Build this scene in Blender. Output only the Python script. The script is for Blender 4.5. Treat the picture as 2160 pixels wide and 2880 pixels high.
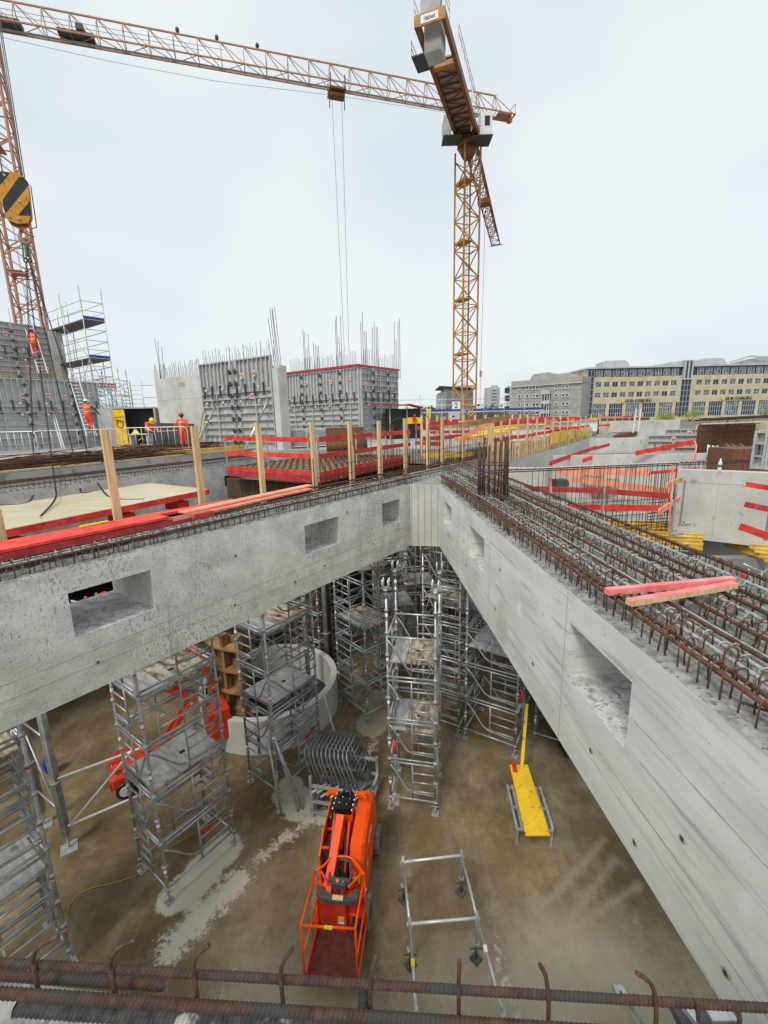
import bpy, bmesh, math, random
from mathutils import Vector, Matrix, noise
random.seed(7)
for o in list(bpy.data.objects): bpy.data.objects.remove(o)
SC = bpy.context.scene; COL = SC.collection
# ---------------- camera ----------------
FPX = 1225.0; TH = math.radians(11.9); RO = math.radians(1.37); CAM = Vector((0, 0, 8.6))
F = Vector((0, math.cos(TH), -math.sin(TH))); U0 = Vector((0, math.sin(TH), math.cos(TH))); R0 = Vector((1, 0, 0))
RR = math.cos(RO)*R0 - math.sin(RO)*U0; UU = math.sin(RO)*R0 + math.cos(RO)*U0
cd = bpy.data.cameras.new("camera"); cam = bpy.data.objects.new("camera", cd); COL.objects.link(cam)
cd.sensor_fit = 'HORIZONTAL'; cd.sensor_width = 36; cd.lens = FPX/2160*36; cd.clip_start = 0.05; cd.clip_end = 2000
M = Matrix((RR, UU, -F)).transposed().to_4x4(); M.translation = CAM; cam.matrix_world = M
SC.camera = cam
# ---------------- world, sun, exposure ----------------
W = bpy.data.worlds.new("World"); SC.world = W; W.use_nodes = True
nt = W.node_tree; nt.nodes.clear()
def N(nt, t, **k):
    n = nt.nodes.new(t)
    for a, b in k.items(): setattr(n, a, b)
    return n
SUN_EL, SUN_AZ = math.radians(52), math.radians(-150)
sky = N(nt, 'ShaderNodeTexSky', sky_type='NISHITA'); sky.sun_disc = False; sky.sun_elevation = SUN_EL; sky.sun_rotation = SUN_AZ
sky.dust_density = 4; sky.air_density = 1.0
tc = N(nt, 'ShaderNodeTexCoord'); mp = N(nt, 'ShaderNodeMapping'); mp.inputs['Scale'].default_value = (1.0, 1.0, 2.2)
ns = N(nt, 'ShaderNodeTexNoise'); ns.inputs['Scale'].default_value = 1.5; ns.inputs['Detail'].default_value = 3; ns.inputs['Roughness'].default_value = .45
cr = N(nt, 'ShaderNodeValToRGB')
cr.color_ramp.elements[0].position = .36; cr.color_ramp.elements[0].color = (5.5, 6.4, 6.95, 1)
cr.color_ramp.elements[1].position = .62; cr.color_ramp.elements[1].color = (7.3, 7.7, 7.85, 1)
mx = N(nt, 'ShaderNodeMixRGB'); mx.inputs[0].default_value = .9
bg = N(nt, 'ShaderNodeBackground'); bg.inputs['Strength'].default_value = .1
wo = N(nt, 'ShaderNodeOutputWorld')
L = nt.links.new
L(tc.outputs['Generated'], mp.inputs[0]); L(mp.outputs[0], ns.inputs['Vector']); L(ns.outputs['Fac'], cr.inputs[0])
L(sky.outputs[0], mx.inputs[1]); L(cr.outputs[0], mx.inputs[2]); L(mx.outputs[0], bg.inputs[0]); L(bg.outputs[0], wo.inputs[0])
sl = bpy.data.lights.new("sun", 'SUN'); sl.energy = 1.5; sl.angle = math.radians(14); sl.color = (1, .95, .87)
so = bpy.data.objects.new("sun", sl); COL.objects.link(so)
sd = Vector((math.sin(SUN_AZ)*math.cos(SUN_EL), math.cos(SUN_AZ)*math.cos(SUN_EL), math.sin(SUN_EL)))
so.rotation_euler = sd.to_track_quat('Z', 'Y').to_euler(); so.location = (0, 0, 60)
SC.view_settings.view_transform = 'Standard'; SC.view_settings.look = 'None'; SC.view_settings.exposure = 0.34
SC.view_settings.gamma = 1

# ---------------- pixel helpers: a point of the place from where it is seen and how high / how far it is ----------------
def ray(u, v): return FPX*F + (u-1080)*RR - (v-1440)*UU
def P(u, v, z): d = ray(u, v); return CAM + d*((z-CAM.z)/d.z)
def Dp(u, v, s): return CAM + ray(u, v)*(s/FPX)
def PL(u, v, p0, dr):
    d = ray(u, v); n = Vector((dr[1], -dr[0], 0)); q = Vector((p0[0], p0[1], 0)) - CAM
    return CAM + d*((q.x*n.x+q.y*n.y)/(d.x*n.x+d.y*n.y))
V3 = lambda *a: Vector(a)
# ---------------- mesh builder ----------------
class MB:
    def __init__(s): s.v = []; s.f = []; s.m = []; s.sm = []
    def add(s, vs, fs, mi=0, smooth=False):
        b = len(s.v); s.v += [tuple(x) for x in vs]
        for f in fs: s.f.append([b+i for i in f]); s.m.append(mi); s.sm.append(smooth)
        return s
    def obox(s, o, ax, ay, az, lo, hi, mi=0):
        o = Vector(o); vs = [o+ax*x+ay*y+az*z for z in (lo[2], hi[2]) for y in (lo[1], hi[1]) for x in (lo[0], hi[0])]
        fl = ax.cross(ay).dot(az) < 0
        fs = [(0, 2, 3, 1), (4, 5, 7, 6), (0, 1, 5, 4), (2, 6, 7, 3), (0, 4, 6, 2), (1, 3, 7, 5)]
        if fl: fs = [f[::-1] for f in fs]
        return s.add(vs, fs, mi)
    def box(s, c, sz, rz=0, mi=0):
        ax = V3(math.cos(rz), math.sin(rz), 0); ay = V3(-math.sin(rz), math.cos(rz), 0)
        h = [a/2 for a in sz]; return s.obox(c, ax, ay, V3(0, 0, 1), [-a for a in h], h, mi)
    def bar(s, p, q, w, h=None, up=None, mi=0):
        p = Vector(p); q = Vector(q); h = h or w; z = q-p; l = z.length
        if l < 1e-6: return s
        z /= l; up = Vector(up) if up else (V3(0, 0, 1) if abs(z.z) < .95 else V3(0, 1, 0))
        x = up.cross(z).normalized(); y = z.cross(x)
        return s.obox(p, x, y, z, (-w/2, -h/2, 0), (w/2, h/2, l), mi)
    def path(s, pts, r, n=6, mi=0, closed=False, cap=True, rad=None):
        pts = [Vector(p) for p in pts]; k = len(pts); vs = []; fs = []; prev = None
        for i in range(k):
            a = pts[i-1] if (i > 0 or closed) else pts[i]; b = pts[(i+1) % k] if (i < k-1 or closed) else pts[i]
            t = (b-a); t = t.normalized() if t.length > 1e-9 else V3(0, 0, 1)
            if prev is None:
                up = V3(0, 0, 1) if abs(t.z) < .9 else V3(1, 0, 0); x = up.cross(t).normalized()
            else:
                x = (prev - t*prev.dot(t)); x = x.normalized() if x.length > 1e-6 else prev
            prev = x; y = t.cross(x); rr = rad[i] if rad else r
            for j in range(n):
                an = 2*math.pi*j/n; vs.append(pts[i]+(x*math.cos(an)+y*math.sin(an))*rr)
        for i in range(k if closed else k-1):
            a = i*n; b = ((i+1) % k)*n
            for j in range(n): fs.append((a+j, a+(j+1) % n, b+(j+1) % n, b+j))
        s.add(vs, fs, mi, True)
        if cap and not closed:
            b = len(s.v)-len(vs); s.f.append([b+j for j in range(n)][::-1]); s.m.append(mi); s.sm.append(False)
            s.f.append([b+(k-1)*n+j for j in range(n)]); s.m.append(mi); s.sm.append(False)
        return s
    def tube(s, p, q, r, n=6, mi=0, r2=None): return s.path([p, q], r, n, mi, rad=[r, r2 if r2 else r])
    def prism(s, poly, z0, z1, mi=0, mtop=None):
        n = len(poly); ar = sum(poly[i][0]*poly[(i+1) % n][1]-poly[(i+1) % n][0]*poly[i][1] for i in range(n))
        if ar < 0: poly = poly[::-1]
        vs = [(p[0], p[1], z0) for p in poly]+[(p[0], p[1], z1) for p in poly]
        s.add(vs, [tuple(range(n))[::-1]], mi); b = len(s.v)-2*n
        s.f.append([b+n+i for i in range(n)]); s.m.append(mi if mtop is None else mtop); s.sm.append(False)
        for i in range(n): s.f.append([b+i, b+(i+1) % n, b+n+(i+1) % n, b+n+i]); s.m.append(mi); s.sm.append(False)
        return s
    def slabshape(s, pts, nrm, th, mi=0):     # flat outline given in 3D, thickened along nrm
        n = len(pts); pts = [Vector(p) for p in pts]; nrm = Vector(nrm).normalized()*th
        vs = pts+[p+nrm for p in pts]
        fs = [tuple(range(n))[::-1], tuple(range(n, 2*n))]+[(i, (i+1) % n, n+(i+1) % n, n+i) for i in range(n)]
        return s.add(vs, fs, mi)
    def ell(s, c, r, n=10, m=7, mi=0, R=None):
        vs = [];
        for i in range(m+1):
            a = math.pi*i/m
            for j in range(n):
                b = 2*math.pi*j/n; p = V3(r[0]*math.sin(a)*math.cos(b), r[1]*math.sin(a)*math.sin(b), r[2]*math.cos(a))
                vs.append(Vector(c)+(R@p if R else p))
        return s.add(vs, [(i*n+j, (i+1)*n+j, (i+1)*n+(j+1) % n, i*n+(j+1) % n) for i in range(m) for j in range(n)], mi, True)
    def merge(s, o, T=None):
        b = len(s.v); s.v += [tuple(T@Vector(x)) for x in o.v] if T else list(o.v)
        s.f += [[b+i for i in f] for f in o.f]; s.m += o.m; s.sm += o.sm; return s
    def mesh(s, name, mats, off=None):
        me = bpy.data.meshes.new(name); vs = s.v
        if off is not None: vs = [(x-off[0], y-off[1], z-off[2]) for x, y, z in vs]
        me.from_pydata(vs, [], s.f)
        for m in (mats if isinstance(mats, (list, tuple)) else [mats]): me.materials.append(m)
        me.polygons.foreach_set('material_index', s.m); me.polygons.foreach_set('use_smooth', s.sm); me.update()
        return me
def root_loc(o):
    l = Vector((0, 0, 0))
    while o: l += o.location; o = o.parent
    return l
def tagp(o, label=None, cat=None, group=None, kind=None):
    if label: o['label'] = label
    if cat: o['category'] = cat
    if group: o['group'] = group
    if kind: o['kind'] = kind
    return o
def thing(name, label, cat, loc=(0, 0, 0), rz=0, group=None):
    o = bpy.data.objects.new(name, None); COL.objects.link(o); o.location = loc; o.rotation_euler = (0, 0, rz); o.empty_display_size = .2
    return tagp(o, label, cat, group)
def part(name, mb, mats, par, local=False, label=None, kind=None):
    me = mb.mesh(name, mats, None if local else root_loc(par))
    o = bpy.data.objects.new(name, me); COL.objects.link(o); o.parent = par
    return tagp(o, label, None, None, kind)
def single(name, mb, mats, label, cat, group=None, kind=None):
    n = len(mb.v); c = (sum(v[0] for v in mb.v)/n, sum(v[1] for v in mb.v)/n, min(v[2] for v in mb.v))
    o = bpy.data.objects.new(name, mb.mesh(name, mats, c)); COL.objects.link(o); o.location = c
    return tagp(o, label, cat, group, kind)
def struct(name, mb, mats, kind='structure'):
    o = bpy.data.objects.new(name, mb.mesh(name, mats)); COL.objects.link(o); o['kind'] = kind; return o
def dup(root, loc, rz, label=None, group=None):
    def cp(o, par):
        c = o.copy(); COL.objects.link(c); c.parent = par
        for ch in list(o.children): cp(ch, c)
        return c
    r = cp(root, None); r.location = loc; r.rotation_euler = (0, 0, rz)
    if label: r['label'] = label
    if group: r['group'] = group
    return r
def many(name, mb, mats, par, mats4, limit=100):
    """repeated parts of one thing: the nearest `limit` as parts sharing one mesh, the rest as one stuff part (world matrices)"""
    off = root_loc(par); mats4 = sorted(mats4, key=lambda T: (T.translation-CAM).length)
    me = mb.mesh(name, mats)
    for T in mats4[:limit]:
        o = bpy.data.objects.new(name, me); COL.objects.link(o); o.parent = par
        T2 = T.copy(); T2.translation = T.translation-off; o.matrix_local = T2
    rest = mats4[limit:]
    if rest:
        b = MB()
        for T in rest: b.merge(mb, T)
        part(name, b, mats, par, kind='stuff')
def T4(loc, rz=0, sc=1): return Matrix.Translation(loc) @ Matrix.Rotation(rz, 4, 'Z') @ Matrix.Scale(sc, 4)
# ---------------- materials ----------------
def principled(name, rough=.6, metal=0, spec=.5):
    m = bpy.data.materials.new(name); m.use_nodes = True; b = m.node_tree.nodes['Principled BSDF']
    b.inputs['Roughness'].default_value = rough; b.inputs['Metallic'].default_value = metal; b.inputs['Specular IOR Level'].default_value = spec
    return m, m.node_tree, b
def flat(name, c, rough=.6, metal=0):
    m, t, b = principled(name, rough, metal); b.inputs['Base Color'].default_value = (*c, 1); return m
def noisy(name, c1, c2, scale=6, rough=.7, metal=0, bump=.0, bscale=None, stretch=(1, 1, 1), c3=None, lo=.35, hi=.65, spots=None, detail=6, rnd=0, spec=.5):
    m, t, b = principled(name, rough, metal, spec); L = t.links.new
    tc = N(t, 'ShaderNodeTexCoord'); mp = N(t, 'ShaderNodeMapping'); mp.inputs['Scale'].default_value = stretch
    L(tc.outputs['Object'], mp.inputs[0])
    if rnd:
        oi = N(t, 'ShaderNodeObjectInfo'); mu = N(t, 'ShaderNodeMath', operation='MULTIPLY'); mu.inputs[1].default_value = 37
        L(oi.outputs['Random'], mu.inputs[0]); cx = N(t, 'ShaderNodeCombineXYZ'); L(mu.outputs[0], cx.inputs[0]); L(mu.outputs[0], cx.inputs[1]); L(cx.outputs[0], mp.inputs['Location'])
    n1 = N(t, 'ShaderNodeTexNoise'); n1.inputs['Scale'].default_value = scale; n1.inputs['Detail'].default_value = detail; n1.inputs['Roughness'].default_value = .62
    L(mp.outputs[0], n1.inputs['Vector'])
    cr = N(t, 'ShaderNodeValToRGB'); e = cr.color_ramp.elements; e[0].position = lo; e[0].color = (*c1, 1); e[1].position = hi; e[1].color = (*c2, 1)
    if c3: x = cr.color_ramp.elements.new((lo+hi)/2); x.color = (*c3, 1)
    L(n1.outputs['Fac'], cr.inputs[0]); col = cr.outputs[0]
    if rnd:
        hs = N(t, 'ShaderNodeHueSaturation'); ma = N(t, 'ShaderNodeMapRange'); ma.inputs[3].default_value = 1-rnd; ma.inputs[4].default_value = 1+rnd
        L(oi.outputs['Random'], ma.inputs[0]); L(ma.outputs[0], hs.inputs['Value']); L(col, hs.inputs['Color']); col = hs.outputs[0]
    if spots:   # (scale, threshold, softness, colour, stretch)
        for sp in spots:
            m2 = N(t, 'ShaderNodeMapping'); m2.inputs['Scale'].default_value = sp[4] if len(sp) > 4 else (1, 1, 1); m2.inputs['Location'].default_value = (sp[0], 3.1, 1.7)
            L(tc.outputs['Object'], m2.inputs[0])
            n2 = N(t, 'ShaderNodeTexNoise'); n2.inputs['Scale'].default_value = sp[0]; n2.inputs['Detail'].default_value = 4; L(m2.outputs[0], n2.inputs['Vector']); f2 = n2.outputs['Fac']
            if sp[0] >= 15:
                n4 = N(t, 'ShaderNodeTexNoise'); n4.inputs['Scale'].default_value = 1.1; n4.inputs['Detail'].default_value = 2; L(tc.outputs['Object'], n4.inputs['Vector']); a4 = N(t, 'ShaderNodeMath', operation='MULTIPLY_ADD'); a4.inputs[1].default_value = .34; L(n4.outputs['Fac'], a4.inputs[0]); s4 = N(t, 'ShaderNodeMath', operation='SUBTRACT'); s4.inputs[1].default_value = .17; L(f2, s4.inputs[0]); L(s4.outputs[0], a4.inputs[2]); f2 = a4.outputs[0]
            r2 = N(t, 'ShaderNodeMapRange'); r2.inputs[1].default_value = sp[1]; r2.inputs[2].default_value = sp[1]+sp[2]; L(f2, r2.inputs[0])
            mm = N(t, 'ShaderNodeMixRGB'); mm.inputs[2].default_value = (*sp[3], 1); L(r2.outputs[0], mm.inputs[0]); L(col, mm.inputs[1]); col = mm.outputs[0]
    L(col, b.inputs['Base Color'])
    if bump:
        n3 = N(t, 'ShaderNodeTexNoise'); n3.inputs['Scale'].default_value = bscale or scale*4; n3.inputs['Detail'].default_value = 5; L(mp.outputs[0], n3.inputs['Vector'])
        bp = N(t, 'ShaderNodeBump'); bp.inputs['Strength'].default_value = bump; bp.inputs['Distance'].default_value = .02; L(n3.outputs['Fac'], bp.inputs['Height']); L(bp.outputs[0], b.inputs['Normal'])
    return m
K = {}
K['conc_rough'] = noisy('weathered_pitted_concrete', (.55, .545, .495), (.81, .80, .735), 2.6, .85, bump=.3, bscale=26, lo=.3, hi=.62,
    spots=[(1.3, .56, .2, (.56, .545, .47), (1, 1, 2.2)), (38, .59, .06, (.43, .43, .40), (1, 1, .42)), (70, .60, .05, (.38, .38, .355), (1, 1, .5)), (19, .67, .06, (.40, .40, .37), (1, 1, .4)), (5, .66, .1, (.47, .465, .42), (.5, .5, 3))])
K['conc_smooth'] = noisy('smooth_pale_concrete', (.66, .66, .625), (.85, .85, .81), 1.3, .7, bump=.08, bscale=30, stretch=(1, .55, 2.0),
    spots=[(5, .58, .14, (.50, .51, .50), (.5, .22, 3.0)), (2.0, .655, .06, (.50, .51, .50), (.4, .16, 5.0)), (30, .70, .03, (.34, .34, .33)), (1.1, .6, .2, (.60, .585, .50), (1, 1, 1)), (3.0, .66, .12, (.86, .865, .85), (1, .6, .6))])
K['conc_wall'] = noisy('fair_faced_wall_concrete', (.50, .495, .46), (.66, .65, .61), .9, .8, bump=.1, bscale=20, spots=[(7, .64, .1, (.34, .335, .31), (1, 1, .5)), (30, .7, .03, (.25, .25, .24))])
K['conc_top'] = noisy('rough_cast_concrete_top', (.15, .15, .135), (.37, .37, .34), 9, .95, bump=.9, bscale=30, lo=.34, hi=.6, spots=[(30, .56, .05, (.16, .16, .15))])
K['conc_deck'] = noisy('dusty_deck_concrete', (.30, .29, .27), (.47, .46, .43), .7, .9, bump=.2, bscale=14, spots=[(3, .6, .1, (.24, .22, .2))])
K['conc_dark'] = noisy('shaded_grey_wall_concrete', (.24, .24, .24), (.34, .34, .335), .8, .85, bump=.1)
K['steel'] = noisy('galvanised_steel_tube', (.32, .335, .34), (.62, .64, .645), 5, .38, .45, lo=.3, hi=.7, rnd=.15, spots=[(60, .66, .04, (.6, .6, .57))])
K['steel_d'] = noisy('dull_stacked_steel_tube', (.14, .15, .155), (.36, .375, .38), 5, .42, .5, lo=.3, hi=.7)
K['steel2'] = noisy('formwork_grey_steel', (.40, .425, .425), (.58, .60, .59), 2.4, .6, .1, spots=[(10, .62, .1, (.21, .21, .20)), (3, .6, .1, (.52, .51, .47))])
K['sheet'] = noisy('formwork_facing_sheet', (.38, .385, .37), (.56, .55, .51), 1.6, .7, 0, spots=[(4, .6, .15, (.25, .24, .22))])
K['alu'] = noisy('bright_aluminium', (.62, .64, .65), (.82, .84, .85), 5, .4, .35)
K['deck'] = noisy('scaffold_board_with_dried_mortar', (.17, .125, .07), (.60, .55, .46), 3.2, .8, 0, bump=.3, stretch=(3, 1, 1), lo=.38, hi=.58, c3=(.36, .30, .20), rnd=.1)
K['deckpan'] = noisy('perforated_steel_deck', (.40, .40, .38), (.66, .67, .66), 3, .5, .25, stretch=(6, 1, 1), spots=[(4, .6, .1, (.27, .26, .23))])
K['rebar'] = noisy('rusty_rebar', (.060, .032, .024), (.175, .085, .052), 14, .75, .25, bump=.2, bscale=90, rnd=.2)
K['rebar_or'] = noisy('bright_rust_rebar', (.10, .042, .025), (.25, .095, .048), 14, .8, .1)
K['rebar_c'] = noisy('rebar_caked_with_cement', (.13, .105, .09), (.44, .43, .395), 16, .9, 0, bump=.6, bscale=60, lo=.36, hi=.52)
K['fgbar'] = noisy('thick_rusty_rebar', (.036, .020, .015), (.115, .060, .042), 30, .72, .2, bump=.3, bscale=240, lo=.3, hi=.7, spots=[(3.5, .55, .12, (.055, .05, .045), (1, 1, 1)), (22, .70, .03, (.5, .5, .46))])
K['fghook'] = noisy('rusty_hook_bar', (.055, .028, .020), (.16, .078, .048), 22, .6, .2, bump=.3, bscale=160)
K['fgbar_dark'] = noisy('dark_steel_rebar', (.03, .03, .031), (.09, .085, .08), 30, .6, .3, bump=.2, bscale=240, spots=[(8, .64, .05, (.42, .42, .38))])
K['pine'] = noisy('pine_post', (.60, .40, .185), (.84, .64, .36), 3, .7, stretch=(9, 9, .7), bump=.1, rnd=.12, spots=[(16, .72, .03, (.3, .17, .07))])
K['oldwood'] = noisy('weathered_board', (.36, .25, .15), (.60, .47, .31), 3, .8, stretch=(6, 6, 1), rnd=.15, spots=[(9, .64, .06, (.2, .15, .1))])
K['brownwood'] = noisy('brown_curved_formwork_timber', (.17, .095, .04), (.40, .24, .10), 3, .75, bump=.2, rnd=.15)
K['red'] = noisy('red_painted_board', (.60, .022, .018), (.90, .085, .05), 4, .65, stretch=(1, 1, 1), rnd=.2, spots=[(7, .60, .10, (.42, .02, .02)), (18, .68, .04, (.72, .40, .32))])
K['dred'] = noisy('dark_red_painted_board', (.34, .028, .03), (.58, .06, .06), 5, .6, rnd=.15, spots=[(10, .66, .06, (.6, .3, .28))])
K['orange_b'] = noisy('faded_orange_board', (.82, .22, .12), (.93, .42, .28), 4, .6, rnd=.12, spots=[(8, .66, .05, (.9, .55, .4))])
K['pinkred'] = noisy('fresh_pink_red_batten', (.90, .16, .17), (.97, .34, .33), 6, .55)
K['ply'] = noisy('pale_plywood_face', (.58, .50, .29), (.80, .74, .53), 1.6, .28, bump=.03, stretch=(.5, 2.5, 1), lo=.3, hi=.7, spots=[(2, .62, .1, (.5, .45, .28), (.4, 3, 1))])
K['yellow'] = noisy('yellow_formwork_panel', (.80, .45, .012), (.93, .62, .03), 2.5, .45, rnd=.06, spots=[(5, .62, .06, (.5, .3, .03)), (18, .7, .03, (.2, .15, .05))])
K['h20'] = noisy('yellow_timber_beam', (.66, .38, .04), (.88, .62, .13), 3, .6, rnd=.15, spots=[(6, .64, .08, (.45, .28, .08))])
K['rust_sheet'] = noisy('rusty_bundle', (.09, .04, .025), (.26, .11, .05), 6, .85, stretch=(8, 8, 1))
K['orange'] = noisy('orange_machine_paint', (.86, .075, .004), (.95, .105, .006), 2, .5, spec=.3, spots=[(14, .72, .03, (.45, .08, .03))])
K['redm'] = noisy('red_machine_paint', (.55, .035, .015), (.72, .06, .022), 3, .55, spec=.3, spots=[(8, .66, .06, (.35, .03, .02))])
K['maroon'] = noisy('worn_maroon_floor', (.09, .018, .012), (.17, .040, .028), 9, .75, bump=.3, bscale=60)
K['black'] = noisy('black_plastic', (.012, .012, .013), (.04, .04, .042), 9, .45)
K['blackg'] = flat('gloss_black_metal', (.012, .012, .013), .2)
K['dgrey'] = noisy('dark_grey_plastic', (.04, .043, .043), (.095, .10, .10), 12, .6)
K['rubber'] = noisy('grey_rubber_tyre', (.10, .10, .10), (.25, .25, .245), 20, .8)
K['white'] = noisy('white_paint', (.70, .70, .68), (.84, .84, .82), 4, .5)
K['amber'] = noisy('hook_block_yellow', (.62, .26, .015), (.80, .40, .03), 4, .5, spots=[(9, .64, .05, (.22, .12, .04))])
K['cr_red'] = noisy('crane_red_paint', (.40, .17, .095), (.54, .27, .17), 2, .55)
K['cr_yel'] = noisy('crane_orange_yellow_paint', (.38, .155, .02), (.60, .27, .04), 1.2, .5, spots=[(1.2, .6, .1, (.28, .08, .02))])
K['cr_brown'] = noisy('crane_underside_shade', (.19, .065, .018), (.28, .10, .025), 1.2, .55)  # darker copy of the orange crane paint, underside shade put into the colour
K['concblock'] = noisy('ballast_concrete', (.42, .42, .40), (.56, .56, .54), 1, .8)
K['blue'] = noisy('blue_toe_board', (.02, .04, .22), (.04, .07, .32), 3, .5)
K['tarp'] = noisy('blue_tarpaulin', (.01, .03, .30), (.03, .07, .45), 5, .5)
K['wirer'] = flat('wire_rope', (.10, .11, .13), .5, .5)
K['chain'] = noisy('dark_chain_steel', (.03, .03, .033), (.10, .085, .075), 30, .6, .5)
K['tealsteel'] = flat('teal_grey_steel', (.10, .18, .20), .5, .3)
K['hosey'] = flat('yellow_hose', (.52, .33, .07), .6)
K['lblred'] = flat('red_label_print', (.70, .03, .03), .5)
K['lblwhite'] = flat('white_label', (.82, .82, .80), .5)
K['lblyel'] = flat('yellow_label', (.80, .58, .02), .5)
K['pale'] = noisy('pale_tarpaulin_slab', (.80, .81, .81), (.88, .89, .89), 1, .6)
K['bolt'] = flat('galvanised_bolt', (.75, .76, .76), .25, .8)
K['led'] = flat('orange_button', (.85, .25, .03), .4)
K['green'] = flat('green_button', (.1, .5, .3), .4)
# ================= GROUND, PIT, DECKS =================
A = V3(.66, 10.86, 0); DL = V3(-.584, -.812, 0); NL = V3(-.812, .584, 0)     # left beam: front line, along (towards camera), across (away)
A2 = V3(1.4, 10.73, 0); DR = V3(.045, -.999, 0); NR = V3(.999, .045, 0)
def LP(s, t, z): p = A+DL*s+NL*t; p.z = z; return p
def RP(s, t, z): p = A2+DR*s+NR*t; p.z = z; return p
def floor_mat():
    m, t, b = principled('wet_brown_slab', .62, 0, .4); L = t.links.new
    tc = N(t, 'ShaderNodeTexCoord'); pos = tc.outputs['Object']
    def noi(sc, det=6, st=(1, 1, 1), ro=.6):
        mp = N(t, 'ShaderNodeMapping'); mp.inputs['Scale'].default_value = st; L(pos, mp.inputs[0])
        n = N(t, 'ShaderNodeTexNoise'); n.inputs['Scale'].default_value = sc; n.inputs['Detail'].default_value = det; n.inputs['Roughness'].default_value = ro; L(mp.outputs[0], n.inputs['Vector']); return n
    cr = N(t, 'ShaderNodeValToRGB'); e = cr.color_ramp.elements
    e[0].position = .34; e[0].color = (.120, .082, .036, 1); e[1].position = .68; e[1].color = (.34, .275, .165, 1)
    x = e.new(.52); x.color = (.205, .152, .078, 1); L(noi(.55, 8).outputs['Fac'], cr.inputs[0])
    def mixc(col, fac, c):
        mm = N(t, 'ShaderNodeMixRGB'); L(fac, mm.inputs[0]); L(col, mm.inputs[1]); mm.inputs[2].default_value = (*c, 1); return mm.outputs[0]
    def math_(op, a, b_=None, v=None):
        n = N(t, 'ShaderNodeMath', operation=op); L(a, n.inputs[0])
        if b_ is not None: L(b_, n.inputs[1])
        if v is not None: n.inputs[1].default_value = v
        return n.outputs[0]
    def rng(a, lo, hi, o0=0, o1=1):
        n = N(t, 'ShaderNodeMapRange'); n.inputs[1].default_value = lo; n.inputs[2].default_value = hi; n.inputs[3].default_value = o0; n.inputs[4].default_value = o1; L(a, n.inputs[0]); return n.outputs[0]
    fine = noi(3.2, 8, (1, 1, 1), .7).outputs['Fac']; fine2 = noi(10, 9, (1, 1, 1), .82).outputs['Fac']
    col = mixc(cr.outputs[0], rng(noi(.9, 9, (1, .35, 1), .7).outputs['Fac'], .48, .70, 0, .55), (.42, .36, .25))
    col = mixc(col, rng(noi(4.5, 9, (1, .6, 1), .75).outputs['Fac'], .47, .72, 0, .62), (.11, .082, .048))
    col = mixc(col, rng(noi(2.3, 10, (.6, 1, 1), .78).outputs['Fac'], .54, .70, 0, .5), (.40, .35, .26))
    near = N(t, 'ShaderNodeSeparateXYZ'); L(pos, near.inputs[0])
    # dried, pale patches of cement laitance (stains of their own shape), and broad soft areas that are merely lighter
    segs = [((-4.0, 6.5), (-3.5, 7.35), .34, (.62, .58, .48), 0), ((-3.75, 5.7), (-3.0, 6.75), .16, (.66, .62, .52), 1), ((-2.75, 7.1), (-1.85, 8.0), .0, (.62, .58, .48), 1), ((-1.75, 8.15), (-.75, 7.75), .10, (.56, .52, .42), 1),
            ((-2.45, 8.9), (-2.15, 8.35), .33, (.56, .52, .43), 0), ((-.5, 11.0), (-.2, 12.3), .42, (.40, .33, .24), 0), ((-.75, 9.3), (-.45, 10.3), .02, (.52, .46, .36), 1), ((.05, 8.45), (.1, 8.6), .05, (.60, .56, .46), 0), ((1.75, 4.4), (1.7, 5.7), -.12, (.62, .58, .47), 1),
            ((-2.75, 4.9), (-2.6, 5.3), -.10, (.6, .57, .47), 1), ((2.6, 6.1), (4.4, 7.4), .0, (.36, .30, .20), 2), ((2.9, 5.8), (4.4, 7.0), .0, (.36, .30, .20), 2), ((2.4, 5.5), (4.6, 6.5), .0, (.36, .30, .20), 2), ((1.2, 4.7), (3.4, 5.1), .35, (.47, .42, .31), 3), ((-1.9, 4.7), (-.9, 4.2), .2, (.47, .42, .31), 3)]
    segs = [s for s in segs if s[4] == 3]+[s for s in segs if s[4] < 3]
    for a, b2, r, c, kind in segs:
        ab = (b2[0]-a[0], b2[1]-a[1]); l2 = ab[0]**2+ab[1]**2
        sb = N(t, 'ShaderNodeVectorMath', operation='SUBTRACT'); L(pos, sb.inputs[0]); sb.inputs[1].default_value = (*a, 0)
        dt = N(t, 'ShaderNodeVectorMath', operation='DOT_PRODUCT'); L(sb.outputs[0], dt.inputs[0]); dt.inputs[1].default_value = (ab[0]/l2, ab[1]/l2, 0)
        cl = N(t, 'ShaderNodeClamp'); L(dt.outputs['Value'], cl.inputs[0])
        scn = N(t, 'ShaderNodeVectorMath', operation='SCALE'); scn.inputs[0].default_value = (*ab, 0); L(cl.outputs[0], scn.inputs['Scale'])
        s2 = N(t, 'ShaderNodeVectorMath', operation='SUBTRACT'); L(sb.outputs[0], s2.inputs[0]); L(scn.outputs[0], s2.inputs[1])
        ln = N(t, 'ShaderNodeVectorMath', operation='LENGTH'); L(s2.outputs[0], ln.inputs[0])
        ns_ = math_('MULTIPLY', math_('SUBTRACT', fine if kind == 0 else fine2, v=.5), v=(.6, 1.25, .35, 1.6)[kind])
        d = math_('ADD', ln.outputs['Value'], ns_)
        if kind == 1: d = math_('ADD', d, math_('MULTIPLY', math_('SUBTRACT', fine, v=.5), v=.7))
        fac = rng(d, r, r+(.08, .13, .12, 1.1)[kind], (1, .95, .6, .6)[kind], 0)
        col = mixc(col, fac, c)
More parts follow.
